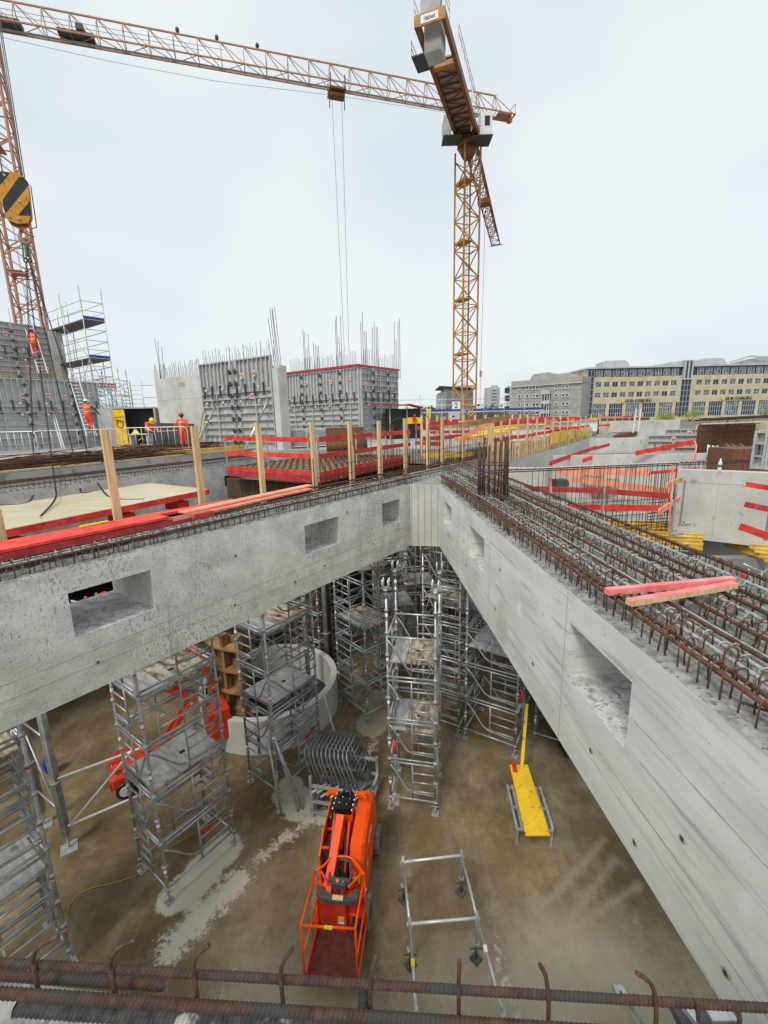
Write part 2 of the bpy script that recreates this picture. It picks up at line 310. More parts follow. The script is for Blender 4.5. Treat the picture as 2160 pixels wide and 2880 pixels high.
    g_ = N(t, 'ShaderNodeMixRGB'); g_.blend_type = 'MULTIPLY'; g_.inputs[0].default_value = 1; L(col, g_.inputs[1]); cg = N(t, 'ShaderNodeCombineColor'); gv = rng(noi(75, 3, (1, 1, 1), .8).outputs['Fac'], .3, .7, .80, 1.2); L(gv, cg.inputs[0]); L(gv, cg.inputs[1]); L(gv, cg.inputs[2]); L(cg.outputs[0], g_.inputs[2]); col = g_.outputs[0]
    L(col, b.inputs['Base Color'])
    L(rng(noi(.6, 5).outputs['Fac'], .4, .65, .42, .8), b.inputs['Roughness'])
    bp = N(t, 'ShaderNodeBump'); bp.inputs['Strength'].default_value = .25; bp.inputs['Distance'].default_value = .02; L(noi(24, 5).outputs['Fac'], bp.inputs['Height']); L(bp.outputs[0], b.inputs['Normal'])
    return m
K['floor'] = floor_mat()
m = MB(); m.add([(-34, -9, 0), (34, -9, 0), (34, 46, 0), (-34, 46, 0)], [(0, 1, 2, 3)]); struct('pit_floor', m, K['floor'])
K['earth'] = noisy('site_earth', (.12, .10, .075), (.24, .215, .17), .3, .95, bump=.3, spots=[(.15, .55, .1, (.10, .13, .05))])
m = MB(); X0, X1, Y0, Y1 = -34.0, 34.0, -9.0, 46.0; zs = 6.3; B = 1500
vs = [(-B, -B, zs), (B, -B, zs), (B, B, zs), (-B, B, zs), (X0, Y0, zs), (X1, Y0, zs), (X1, Y1, zs), (X0, Y1, zs), (X0, Y0, -.1), (X1, Y0, -.1), (X1, Y1, -.1), (X0, Y1, -.1)]
m.add(vs, [(0, 1, 5, 4), (1, 2, 6, 5), (2, 3, 7, 6), (3, 0, 4, 7)], 0); b0 = len(m.v)-12
m.add(vs, [(4, 5, 9, 8), (5, 6, 10, 9), (6, 7, 11, 10), (7, 4, 8, 11)], 1)
struct('ground', m, [K['earth'], K['conc_dark']])
# deck slab the crews work on (left and centre)
Qn = P(0, 1388, 7.0); Qf = P(647, 1305, 7.0); DQ = (Qf-Qn).normalized(); NQ = V3(-DQ.y, DQ.x, 0)
def QP(s, t, z): p = Qn+DQ*s+NQ*t; p.z = z; return p    # rear beam: s away from camera, t to the left
c1 = QP(10.2, 1.2, 0)
poly = [tuple(QP(-20, 1.2, 0)[:2]), tuple(c1[:2]), (-3.2, 19.6), (-.4, 19.6), (1.6, 18.6)]+[tuple(LP(-6, 1.6, 0)[:2]), tuple(LP(-38, 1.6, 0)[:2]), (18, 60), (-33.9, 60), (-33.9, -8.9), (-26, -8.9)]
m = MB(); m.prism(poly, 6.75, 7.38); struct('deck_slab', m, K['conc_deck'])
# ================= CONCRETE BEAMS =================
def holed(mb, fP, s0, s1, t0, t1, zb, zt, holes, mi=0, mt=1, seams=(), z1=6.15, z2=6.71, sub=True):
    ss = sorted(set([s0, s1]+[h for ho in holes for h in ho])); zz = [zb, z1, z2, zt]
    def ishole(a, b): return any(abs(a-h[0]) < 1e-6 and abs(b-h[1]) < 1e-6 for h in holes)
    q = lambda a, b, c, d, mi=mi: mb.add([a, b, c, d], [(0, 1, 2, 3)], mi)
    for a, b in zip(ss, ss[1:]):
        for k in range(3):
            if k == 1 and ishole(a, b):
                q(fP(a, t0, z1), fP(b, t0, z1), fP(b, t1, z1), fP(a, t1, z1), 2); q(fP(a, t0, z2), fP(b, t0, z2), fP(b, t1, z2), fP(a, t1, z2))
                q(fP(a, t0, z1), fP(a, t0, z2), fP(a, t1, z2), fP(a, t1, z1)); q(fP(b, t0, z1), fP(b, t0, z2), fP(b, t1, z2), fP(b, t1, z1)); continue
            for t in (t0, t1): q(fP(a, t, zz[k]), fP(b, t, zz[k]), fP(b, t, zz[k+1]), fP(a, t, zz[k+1]))
    q(fP(s0, t0, zb), fP(s1, t0, zb), fP(s1, t1, zb), fP(s0, t1, zb))
    for s in (s0, s1):
        for k in range(3): q(fP(s, t0, zz[k]), fP(s, t1, zz[k]), fP(s, t1, zz[k+1]), fP(s, t0, zz[k+1]))
    # rough cast top
    cell = .05 if sub else .25; nsn = max(2, int((s1-s0)/cell)); ntn = max(2, int((t1-t0)/cell)); vs = []
    for i in range(nsn+1):
        for j in range(ntn+1):
            p = fP(s0+(s1-s0)*i/nsn, t0+(t1-t0)*j/ntn, zt); e = i in (0, nsn) or j in (0, ntn)
            h = 0 if e else (noise.noise(p*9)*.018+noise.noise(p*30)*.012+.012)
            p.z = zt+h; vs.append(p)
    mb.add(vs, [(i*(ntn+1)+j, (i+1)*(ntn+1)+j, (i+1)*(ntn+1)+j+1, i*(ntn+1)+j+1) for i in range(nsn) for j in range(ntn)], mt, True)
def seam(mb, fP, pts, t, w=.006, mi=3):   # thin formwork joint fins, 2 mm proud
    for (a, za, b, zb) in pts:
        pa = fP(a, t, za); pb = fP(b, t, zb); mb.bar(pa, pb, w, .004, up=(0, 0, 1) if abs(za-zb) < .3 else None, mi=mi)
K['seam'] = noisy('joint_fin', (.28, .275, .25), (.46, .45, .42), 12, .9)
K['tie'] = flat('tie_hole', (.06, .06, .06), .9)
def tie_holes(mb, fP, pts, t, nrm, mi):
    for s, z in pts:
        c = fP(s, t, z)+nrm*(-.003); ax = V3(0, 0, 1).cross(nrm).normalized()
        for r0, th, k in ((.026, .006, 3), (.015, .009, 4)):
            mb.slabshape([c+ax*math.cos(a)*r0+V3(0, 0, 1)*math.sin(a)*r0 for a in [i*math.pi/5 for i in range(10)]], -nrm, th*.5+.003, k)
K['ledge'] = noisy('mortar_littered_ledge', (.42, .42, .40), (.78, .78, .76), 5, .9, bump=.8, bscale=26, spots=[(14, .57, .06, (.36, .36, .34)), (30, .62, .04, (.28, .28, .26))])
mats5 = [K['conc_rough'], K['conc_top'], K['ledge'], K['seam'], K['tie']]
BL = thing('concrete_beam', 'long pitted concrete beam crossing the left of the pit with three square openings', 'concrete beam', LP(6, .6, 5.4))
m = MB(); holed(m, LP, 0, 13, 0, 1.26, 5.4, 7.0, [(.45, 1.2), (2.72, 3.68), (6.52, 7.48)])
part('beam_body', m, mats5, BL)
m = MB(); seam(m, LP, [(2.05, 5.4, 2.05, 6.98), (6.4, 5.4, 6.35, 6.15), (6.02, 6.72, 6.02, 6.98), (0, 5.95, 13, 5.9), (0, 5.72, 13, 5.74), (10.2, 5.4, 10.2, 6.98)], -.001); tie_holes(m, LP, [(1.6, 5.85), (2.45, 6.75), (4.0, 5.72), (5.2, 6.55), (5.3, 5.75), (7.3, 5.74), (8.9, 5.75), (3.2, 5.8), (9.6, 6.5)], -.001, NL, 4)
part('joint_fins', m, mats5, BL)
BLx = thing('concrete_beam', 'concrete beam running on past the corner beneath the row of upright boards', 'concrete beam', LP(-12, .6, 5.4))
m = MB(); holed(m, LP, -38, -4.25, 0, 1.3, 4.6, 7.0, [], sub=False); part('beam_body', m, [K['conc_wall'], K['conc_top'], K['conc_wall'], K['seam']], BLx)
m = MB(); holed(m, LP, -4.25, -.002, .004, 1.26, 5.4, 7.0, [], sub=False); part('beam_body', m, mats5, BLx)
BR = thing('concrete_beam', 'wide smooth concrete beam along the right of the pit, its top covered in rebar', 'concrete beam', RP(6, .8, 5.4))
m = MB(); holed(m, RP, 0, 14, 0, 1.72, 5.4, 7.0, [(.6, 1.44), (3.1, 4.06), (6.97, 7.93)])
part('beam_body', m, [K['conc_smooth'], K['conc_top'], K['ledge']], BR)
m = MB(); seam(m, RP, [(6.9, 5.4, 6.9, 6.99), (4.38, 5.4, 4.38, 6.99), (2.2, 5.4, 2.2, 6.99), (0, 5.86, 14, 5.86), (0, 5.70, 14, 5.71), (8, 6.45, 14, 6.47)], -.001, w=.005)
tie_holes(m, RP, [(2.7, 6.3), (2.9, 5.9), (4.9, 6.5), (4.75, 5.85), (6.2, 5.82), (7.5, 5.78), (8.55, 6.05), (8.15, 5.56), (8.95, 5.62), (9.35, 6.02)], -.001, NR, 4)
part('joint_fins', m, [K['conc_smooth']]*3+[K['seam'], K['tie']], BR)
# corner block between the two beams, and its small face with vertical board marks
m = MB(); pA = tuple(A[:2]); pB = tuple(A2[:2]); x3 = tuple(RP(-.004, 1.72, 0)[:2]); s3 = (x3[0]-A.x+.0)/.584; x4 = tuple(LP(-s3, -.004, 0)[:2])
m.prism([(pA[0]+.006, pA[1]-.001), pB, x3, x4], 5.402, 7.004, 0, 1)
for k in range(5):
    q0 = A+(A2-A)*(.06+k*.22); m.box((q0.x, q0.y-.004, 6.2), (.014, .012, 1.58), -.17, 2)
single('corner_block', m, [K['conc_wall'], K['conc_top'], K['seam']], 'grey concrete corner piece with vertical board marks joining the two beams', 'concrete corner')
# near beam the photographer stands on
nb0 = P(0, 2760, 6.98); nb1 = P(1080, 2865, 6.98); dN = (nb1-nb0).normalized(); dN.z = 0; nN = V3(dN.y, -dN.x, 0)
def NP(s, t, z): p = nb0+dN*s+nN*t; p.z = z; return p
m = MB(); holed(m, NP, -5, 2.95, 0, 2.2, 5.4, 6.98, [], sub=False); single('concrete_beam', m, [K['conc_rough'], K['conc_top'], K['conc_rough']], 'concrete beam at the bottom edge of the picture under thick ribbed bars', 'concrete beam')
# rear left beam with the dark opening
BQ = thing('concrete_beam', 'grey concrete beam behind the hanging plywood table with a dark opening', 'concrete beam', QP(2, .6, 4))
m = MB(); holed(m, QP, -20, 10.3, 0, 1.2, 4.2, 7.0, [(7.3, 8.4)], z1=6.1, z2=6.55, sub=False); part('beam_body', m, [K['conc_rough'], K['conc_top'], K['conc_dark']], BQ)
K['shade_ply'] = noisy('shade_dark_boards', (.05, .035, .02), (.12, .085, .05), 2, .85, stretch=(6, 6, 1))  # browns darkened so the colour carries the shade deep in the pit
# walls below the decks
def wallseg(a, b, z0, z1, th, mat, name, lab, cat='wall', off=0):
    a = V3(a[0], a[1], 0); b = V3(b[0], b[1], 0); d = (b-a).normalized(); m = MB(); m.obox(a, d, V3(-d.y, d.x, 0), V3(0, 0, 1), (0, 0, z0), ((b-a).length, th, z1)); return single(name, m, mat, lab, cat)
wallseg((-9, 20), (4.3, 17.2), 0.002, 6.74, .3, K['shade_ply'], 'basement_wall', 'dark basement wall far under the deck behind the shoring towers')
wallseg((-5.9, 16.3), (-2.0, 13.6), 0.004, 6.6, .2, K['shade_ply'], 'basement_wall', 'dark boarded wall below the near side of the railed platform')  # added wall, keeps daylight from the left out of the pit
wallseg((4.7, 9.6), (4.9, 14.5), 0.004, 4.5, .2, K['shade_ply'], 'basement_wall', 'dark boarded wall in the shade under the right beam')  # also added, shuts off the open sky beside the right beam
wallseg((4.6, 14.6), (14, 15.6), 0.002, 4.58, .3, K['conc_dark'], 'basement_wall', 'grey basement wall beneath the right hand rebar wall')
# ================= REBAR ON THE BEAMS =================
def hook_mesh(h=.195, w=.075, r=.0065, tail=.05):
    m = MB(); pts = [(0, 0, -.02), (0, 0, h-w/2)]+[(w/2-w/2*math.cos(a), 0, h-w/2+w/2*math.sin(a)) for a in (math.pi*.25, math.pi*.5, math.pi*.75)]+[(w, 0, h-w/2), (w+.004, 0, h-w/2-tail)]
    return m.path(pts, r, 6)
HK = hook_mesh(r=.0055); HK2 = hook_mesh(.14, .10, .006, .09)
def rebar_field(fP, ang, s0, s1, rows, name, label, base, group='rebar mats cast into the beams'):
    t = thing(name, label, 'rebar mat', base, 0, group)
    H = [[], [], []]
    for (tt, step, kind, mt) in rows:
        s = s0+random.random()*step
        while s < s1:
            if random.random() > .06:
                p = fP(s, tt+random.uniform(-.012, .012), 7.0); H[mt].append(Matrix.Translation(p) @ Matrix.Rotation(ang+random.gauss(0, .16)+(math.pi if kind else 0), 4, 'Z') @ Matrix.Rotation(random.gauss(0, .05), 4, 'Y') @ Matrix.Scale(random.uniform(.9, 1.12), 4))
            s += step*random.choice((1, 1, 1, .45, .55, 1.2))*random.uniform(.85, 1.15)
    for k, (mat, mesh) in enumerate(((K['rebar'], HK), (K['rebar_c'], HK2), (K['rebar_or'], HK))):
        if H[k]: many('stirrup', mesh, mat, t, H[k], 45 if k else 100)
    return t
def longbars(t, fP, s0, s1, items):
    for (tt, z, r, mat) in items:
        m = MB(); n = max(3, int((s1-s0)/1.2)); m.path([fP(s0+(s1-s0)*i/n, tt+random.uniform(-.012, .012), z+random.uniform(-.006, .006)) for i in range(n+1)], r, 7); part('longitudinal_bar', m, mat, t)
aL = math.atan2(NL.y, NL.x); aR = math.atan2(NR.y, NR.x)
RL = rebar_field(LP, aL, -.3, 11.5, [(.10, .11, 0, 0), (.17, .2, 0, 0), (.36, .16, 0, 1), (.62, .2, 0, 0), (.86, .2, 0, 1), (1.1, .16, 1, 0)], 'rebar_mat', 'rusty rebar hooks and bars along the top of the left pitted beam', LP(5, .5, 7))
longbars(RL, LP, -.8, 11.5, [(.135, 7.135, .015, K['rebar']), (.16, 7.155, .014, K['rebar_c']), (.22, 7.12, .015, K['rebar']), (.30, 7.15, .014, K['rebar_c']), (.42, 7.11, .015, K['rebar_c']), (.52, 7.16, .015, K['rebar']), (.68, 7.13, .015, K['rebar_c']), (.9, 7.13, .015, K['rebar']), (1.05, 7.16, .015, K['rebar']), (1.18, 7.15, .015, K['rebar'])])
RRt = rebar_field(RP, aR, -.2, 11, [(.09, .105, 0, 2), (.15, .15, 0, 0), (.40, .125, 0, 1), (.66, .12, 0, 0), (.92, .115, 0, 1), (1.17, .12, 0, 0), (1.42, .11, 0, 1), (1.60, .14, 1, 0), (.28, .19, 0, 0), (1.05, .2, 0, 0), (.78, .24, 0, 0)], 'rebar_mat', 'dense rebar hooks and long bars on top of the right smooth beam', RP(5, .8, 7))
longbars(RRt, RP, -.6, 11.2, [(.125, 7.135, .017, K['rebar']), (.17, 7.15, .0145, K['rebar']), (.33, 7.12, .0145, K['rebar_c']), (.445, 7.10, .0145, K['rebar_c']), (.50, 7.13, .016, K['rebar']), (.60, 7.09, .0145, K['rebar_c']), (.70, 7.145, .016, K['rebar']), (.80, 7.10, .0145, K['rebar_c']), (.965, 7.12, .016, K['rebar_c']), (1.02, 7.15, .016, K['rebar']), (1.22, 7.15, .017, K['rebar']), (1.30, 7.11, .0145, K['rebar_c']), (1.46, 7.13, .0145, K['rebar_c']), (1.60, 7.16, .016, K['rebar']), (1.68, 7.14, .016, K['rebar'])])
m = MB()
for i in range(70):
    s = random.uniform(0, 10.5); tt = random.uniform(.1, 1.5); a = RP(s, tt, 7.03+random.uniform(0, .13)); b = RP(s+random.uniform(-.35, .35), tt+random.uniform(-.3, .3), 7.03+random.uniform(0, .14)); m.path([a, a.lerp(b, .5)+V3(0, 0, random.uniform(-.02, .05)), b], random.choice((.003, .005, .008)), 5)
part('tie_wires', m, K['rebar'], RRt)
# crossing mat beyond the corner, along the left beam's line
RX = rebar_field(LP, aL, -9.5, -.3, [(.15, .2, 0, 0), (.5, .2, 0, 1), (.85, .2, 0, 0), (1.15, .2, 1, 0)], 'rebar_mat', 'tangled dark rebar on the crossing beyond the beam corner', LP(-4, .5, 7))
longbars(RX, LP, -12, -.3, [(.12, 7.14, .013, K['rebar']), (.35, 7.16, .013, K['rebar']), (.6, 7.13, .013, K['rebar_c']), (.9, 7.15, .013, K['rebar']), (1.15, 7.16, .013, K['rebar'])])
RXR = rebar_field(RP, aR, -4.6, -.3, [(.6, .2, 0, 0), (1.0, .2, 0, 0), (1.35, .18, 0, 0), (1.6, .16, 1, 0)], 'rebar_mat', 'short rebar mat filling the triangle where the beams meet', RP(-2, 1, 7))
longbars(RXR, RP, -4.6, -.3, [(.7, 7.15, .013, K['rebar']), (1.0, 7.13, .013, K['rebar_c']), (1.25, 7.15, .013, K['rebar']), (1.5, 7.13, .013, K['rebar'])])
# rear left beam: bars sticking out sideways like spikes
t = thing('rebar_mat', 'dark rebar edge with spikes pointing out over the rear left beam', 'rebar mat', QP(2, .6, 7), 0, 'rebar mats cast into the beams')
sp = MB().tube((0, 0, 0), (.42, 0, 0), .007, 5); ms = []; s = -4
while s < 10: ms.append(Matrix.Translation(QP(s, .12, 7.1)) @ Matrix.Rotation(math.atan2(-NQ.y, -NQ.x)+random.gauss(0, .15), 4, 'Z') @ Matrix.Rotation(random.gauss(.12, .08), 4, 'Y')); s += .14
many('spike_bar', sp, K['rebar'], t, ms)
vb = MB().tube((0, 0, 0), (0, 0, .24), .007, 5); ms = []; s = -4
while s < 10: ms.append(T4(QP(s, .1, 7.0))); s += .13
many('stirrup', vb, K['rebar'], t, ms)
longbars(t, QP, -6, 10, [(.1, 7.12, .014, K['rebar']), (.13, 7.24, .014, K['rebar']), (.35, 7.2, .013, K['rebar']), (.6, 7.22, .013, K['rebar']), (.8, 7.22, .013, K['rebar'])])
# starter bars standing up behind the beam corner
t = thing('starter_bars', 'thin upright rebar rows standing behind the left beam near the platform', 'rebar', LP(-1, 1.5, 7))
ms = []
for s in [2.2-.17*i for i in range(76)]:
    ms.append(Matrix.Translation(LP(s, 1.15+random.uniform(-.05, .05), 6.95)) @ Matrix.Rotation(random.gauss(0, .03), 4, 'X') @ Matrix.Diagonal((1, 1, random.choice((.75, .8, .85, 1.3, 1.0)), 1)))
many('starter_bar', MB().tube((0, 0, 0), (0, 0, 1.15), .0105, 5), K['rebar'], t, ms)
for z in (7.35, 7.6): part('tie_bar', MB().tube(LP(2.1, 1.13, z), LP(-9, 1.17, z+.03), .007, 5), K['rebar'], t)
# column cage standing on the right beam
cc = P(1402, 1395, 7.0); cc = RP(1.6, 1.25, 7.0)
cc = (P(1385, 1400, 7.05)); t = thing('column_cage', 'dense upright cluster of dark column bars rising from the right beam', 'rebar cage', cc)
for i in range(15):
    a = i/15*2*math.pi; rx = .27*math.cos(a); ry = .27*math.sin(a); m = MB(); m.tube((cc.x+rx+random.uniform(-.03, .03), cc.y+ry, 6.98), (cc.x+rx*1.02, cc.y+ry, 8.12+random.uniform(-.12, .12)), .016, 6); part('column_bar', m, K['rebar'], t)
for z in (7.1, 7.72):
    part('column_tie', MB().path([(cc.x+.29*math.cos(a), cc.y+.29*math.sin(a), z) for a in [i*math.pi/8 for i in range(16)]], .009, 5, closed=True), K['rebar'], t)
# ================= FOREGROUND: ribbed bars and bent hooks =================
def ribbed(p, q, r, pitch=.0125, n=12, rh=.15):
    p = Vector(p); q = Vector(q); l = (q-p).length; k = int(l/pitch)*4; z = (q-p)/l; x = V3(0, 0, 1).cross(z).normalized()
    m = MB(); y = z.cross(x); vs = []
    for i in range(k+1):
        c = p+z*(l*i/k)
        for j in range(n):
            an = 2*math.pi*j/n; rr = r*(1+(rh if i % 4 == 1 else rh*.3 if i % 4 in (0, 2) else -rh*.25)*(.25 if j in (0, 6) else 1)); rr *= 1.05 if j in (0, 6) else 1
            vs.append(c+(x*math.cos(an)+y*math.sin(an))*rr+z*(.006*math.sin(an)))
    m.add(vs, [(i*n+j, i*n+(j+1) % n, (i+1)*n+(j+1) % n, (i+1)*n+j) for i in range(k) for j in range(n)], 0, False)
    m.add([p+(x*math.cos(2*math.pi*j/n)+y*math.sin(2*math.pi*j/n))*r*.97 for j in range(n)], [tuple(range(n))[::-1]]); m.add([q+(x*math.cos(2*math.pi*j/n)+y*math.sin(2*math.pi*j/n))*r*.97 for j in range(n)], [tuple(range(n))])
    return m
def ext(p, q, a, b): d = (q-p).normalized(); return p-d*a, q+d*b
def fgp(u, v, s): return Dp(u, v, s)
g = 'thick ribbed bars across the bottom of the picture'
a, b = ext(Dp(0, 2707, 1.18), Dp(2160, 2835, 1.18), 1.2, 1.2); single('rebar', ribbed(a, b, .0102), K['fgbar'], 'uppermost thick brown ribbed bar spanning the whole bottom of the picture', 'rebar', g)
a, b = ext(Dp(0, 2793, 1.13), Dp(1080, 2862, 1.13), 1.2, 1.3); single('rebar', ribbed(a, b, .0122), K['fgbar'], 'second thick ribbed bar below the first, spotted with cement', 'rebar', g)
a, b = ext(Dp(0, 2742, 1.22), Dp(462, 2772, 1.22), 1.0, 0); single('rebar', ribbed(a, b, .0125), K['fgbar'], 'short thick bar ending at bottom left between the two long ones', 'rebar', g)
a, b = ext(Dp(45, 2835, 1.16), Dp(700, 2880, 1.16), 0, .8); single('rebar', ribbed(a, b, .016), K['fgbar_dark'], 'dark steel bar in the bottom left corner under the brown ones', 'rebar', g)
a, b = Dp(1015, 2800, 1.2), Dp(1020, 2960, 1.1); 
single('rebar', ribbed(Dp(1022, 2762, 1.2), Dp(1022, 2868, 1.15), .014), K['fgbar_dark'], 'short dark bar stub joining the two long bars at the centre bottom', 'rebar', g)
hooks = [[(108, 2790), (98, 2730), (92, 2700), (108, 2665), (165, 2632)], [(335, 2845), (318, 2760), (310, 2710), (330, 2670), (383, 2642)], [(563, 2870), (552, 2790), (545, 2730), (552, 2690), (588, 2657)],
         [(800, 2850), (792, 2780), (790, 2735), (797, 2705), (823, 2667)], [(1045, 2862), (1040, 2800), (1042, 2760), (1048, 2725), (1058, 2688)], [(1290, 2880), (1290, 2810), (1290, 2760), (1291, 2730), (1292, 2701)],
         [(1541, 2885), (1543, 2830), (1540, 2780), (1533, 2740), (1518, 2713)], [(1843, 2895), (1846, 2840), (1840, 2790), (1825, 2760), (1790, 2735)], [(1965, 2872), (1963, 2845), (1962, 2815)], [(2078, 2900), (2080, 2860), (2072, 2835)]]
wh = ['first bent hook at the far left of the bottom bars', 'second hook from the left, crossing the end of the short bar', 'third hook from the left, in front of the brown floor', 'hook just left of the orange basket', 'thin hook just right of the orange basket', 'straight hook standing right of the low steel frame leg',
      'hook bent left, in front of the pale floor streaks', 'hook bent left near the foot of the right beam', 'short rusty stub near the right end of the upper bar', 'rightmost stub, at the corner of the near beam']
for i, h in enumerate(hooks):
    pts = [Dp(u, v, 1.165-.006*(k > 2)*k) for k, (u, v) in enumerate(h)]
    # smooth the bend
    sm = []
    for k in range(len(pts)-1):
        p0 = pts[max(0, k-1)]; p1 = pts[k]; p2 = pts[k+1]; p3 = pts[min(len(pts)-1, k+2)]
        for f in (0, .25, .5, .75): sm.append(.5*((2*p1)+(p2-p0)*f+(2*p0-5*p1+4*p2-p3)*f*f+(3*p1-p0-3*p2+p3)*f**3))
    sm.append(pts[-1]); m = MB().path(sm, .0058, 9)
    single('hooked_bar', m, K['fghook'], wh[i], 'rebar hook', 'bent hooks tied to the near bars')
# flat grey props corner piece at bottom right
m = MB(); q = P(1985, 2862, 6.9); m.box((q.x, q.y, 6.9), (.17, .06, .03), 0, 0); m.box((q.x-.05, q.y, 6.925), (.02, .05, .02), .3, 1); m.box((q.x+.035, q.y, 6.922), (.07, .045, .012), 0, 1)
single('bearing_bracket', m, [K['dgrey'], K['steel']], 'dark grey steel bracket in the corner below the rightmost bars', 'bracket')
# ================= SHORING TOWERS =================
def disc(m, c, r=.052, h=.012, mi=0): m.tube((c[0], c[1], c[2]-h/2), (c[0], c[1], c[2]+h/2), r, 8, mi)
def leg_mesh(z0, z1):
    m = MB(); m.tube((0, 0, z0), (0, 0, z1), .027, 8); z = z0+.08
    while z < z1: disc(m, (0, 0, z)); m.tube((0, 0, z-.035), (0, 0, z+.035), .037, 8); z += .5
    return m
def label_mesh(z0, z1):
    m = MB(); z = z0+.36
    while z < z1-.1: m.tube((0, 0, z), (0, 0, z+.15), .0295, 8, 0); m.tube((0, 0, z+.05), (0, 0, z+.08), .0302, 8, 1); z += 1.0
    return m
def frame_mesh(a, b, z, h=1.0):
    a = V3(*a, z); b = V3(*b, z); d = b-a; u = V3(0, 0, 1); m = MB()
    m.tube(a+u*(h-.04), b+u*(h-.04), .024, 6); m.tube(a+u*.05, b+u*.05, .021, 6)
    mid = a+d*.5; m.tube(mid+u*.05, mid+u*(h-.04), .018, 6)
    for k in (.27, .5, .73): m.tube(mid+u*k*h, b+u*k*h, .0175, 6)
    m.path([a+u*.90*h, a+d*.12+u*.74*h, a+d*.30+u*.42*h, a+d*.38+u*.30*h, a+d*.5+u*.23*h, b-d*.02+u*.20*h], .0185, 6)
    return m
def tower(name, label, p, ang, w, d, z0, z1, decks=(), fork=False, frames='ABCD', jack=.22, loc_z=0):
    t = thing(name, label, 'shoring tower', (p[0], p[1], loc_z), ang, 'grey shoring towers standing in the pit')
    cs = [(0, 0), (w, 0), (w, d), (0, d)]; b = jack
    for i, c in enumerate(cs):
        lg = part('leg', leg_mesh(b, z1), K['steel'], t, True); lg.location = (*c, 0)
        lb = part('label', label_mesh(b+.1*i, z1), [K['lblwhite'], K['lblred']], lg, True)
        m = MB(); m.tube((*c, .01), (*c, b+.05), .017, 6); m.box((*c, .006), (.15, .15, .012)); m.tube((c[0]-.09, c[1], b-.03), (c[0]+.09, c[1], b-.03), .009, 5); m.tube((c[0], c[1]-.09, b-.03), (c[0], c[1]+.09, b-.03), .009, 5)
        part('base_jack', m, K['steel'], t, True)
        if fork:
            m = MB(); m.tube((*c, z1), (*c, z1+.22), .018, 6); m.tube((*c, z1+.19), (*c, z1+.23), .115, 4)
            for a in range(4): q = (c[0]+.085*math.cos(a*math.pi/2+.78), c[1]+.085*math.sin(a*math.pi/2+.78)); m.tube((*q, z1+.2), (*q, z1+.43), .019, 5)
            m.tube((*c, z1+.1), (*c, z1+.12), .06, 6); part('head_fork', m, K['steel'], t, True)
    n = int((z1-b)/1.0)
    for k in range(n):
        z = b+.03+k
        for s, (i, j) in zip('ABCD', ((0, 1), (1, 2), (3, 2), (0, 3))):
            if s in frames: part('ladder_frame', frame_mesh(cs[i], cs[j], z), K['steel'], t, True)
            else:
                m = MB(); a = V3(*cs[i], z); c = V3(*cs[j], z); m.tube(a+V3(0, 0, .05), c+V3(0, 0, .05), .02, 6); q = (a, c) if k % 2 else (c, a); m.tube(q[0]+V3(0, 0, .08), q[1]+V3(0, 0, .92), .015, 6); part('brace', m, K['steel'], t, True)
    for z in decks:
        m = MB(); hw = w*.5
        for x0, x1 in ((.04, hw*.72), (hw*.74, w-.04)):
            m.obox((0, 0, z), V3(1, 0, 0), V3(0, 1, 0), V3(0, 0, 1), (x0, .03, 0), (x1, d-.03, .035), 1 if x0 > .1 else 0)
            m.obox((0, 0, z), V3(1, 0, 0), V3(0, 1, 0), V3(0, 0, 1), (x0-.002, .02, -.04), (x0+.03, d-.02, .02), 2); m.obox((0, 0, z), V3(1, 0, 0), V3(0, 1, 0), V3(0, 0, 1), (x1-.03, .02, -.04), (x1+.002, d-.02, .02), 2)
        m.obox((0, 0, z), V3(1, 0, 0), V3(0, 1, 0), V3(0, 0, 1), (w*.55, d*.44, .0355), (w*.62, d*.52, .040), 3)
        part('deck', m, [K['deckpan'], K['deck'] if z != decks[0] or w < 1.2 else K['deckpan'], K['steel'], K['black']], t, True)
    return t
aT = math.atan2(.812, .584)
tower('shoring_tower', 'free standing tower in the pit centre with four crown forks on top', (0.0, 8.3), -.2, 1.0, 1.12, 0, 5.05, (4.06-.45, 2.0), True)
tower('shoring_tower', 'tower with two pale steel decks left of the centre, red lift seen through it', (-4.12, 6.4), aT, 1.4, 1.02, 0, 5.3, (2.35, 4.12))
tower('shoring_tower', 'tower standing in front of the round concrete ring, two mortar stained decks', (-2.6, 8.52), aT, 1.4, 1.02, 0, 5.3, (2.45, 4.15))
tower('shoring_tower', 'tower cut off by the left edge of the picture, perforated steel decks', (-6.12, 4.36), aT, 1.4, 1.02, 0, 5.3, (1.9, 4.05))
tower('shoring_tower', 'tower between the round ring and the centre tower, one deck halfway up', (-.62, 11.13), math.atan2(.76, -.65)-math.pi/2, 1.1, 1.4, 0, 5.3, (2.9, 4.6))
tower('shoring_tower', 'narrow ladder like tower right behind the centre tower', (1.0, 11.05), -.52, 1.05, 1.1, 0, 5.3, (3.9,), frames='ABC')
tower('shoring_tower', 'right hand tower with a big deck, foot beside the yellow cart pole', (2.08, 10.43), -.55, 1.35, 1.4, 0, 5.3, (2.75,))
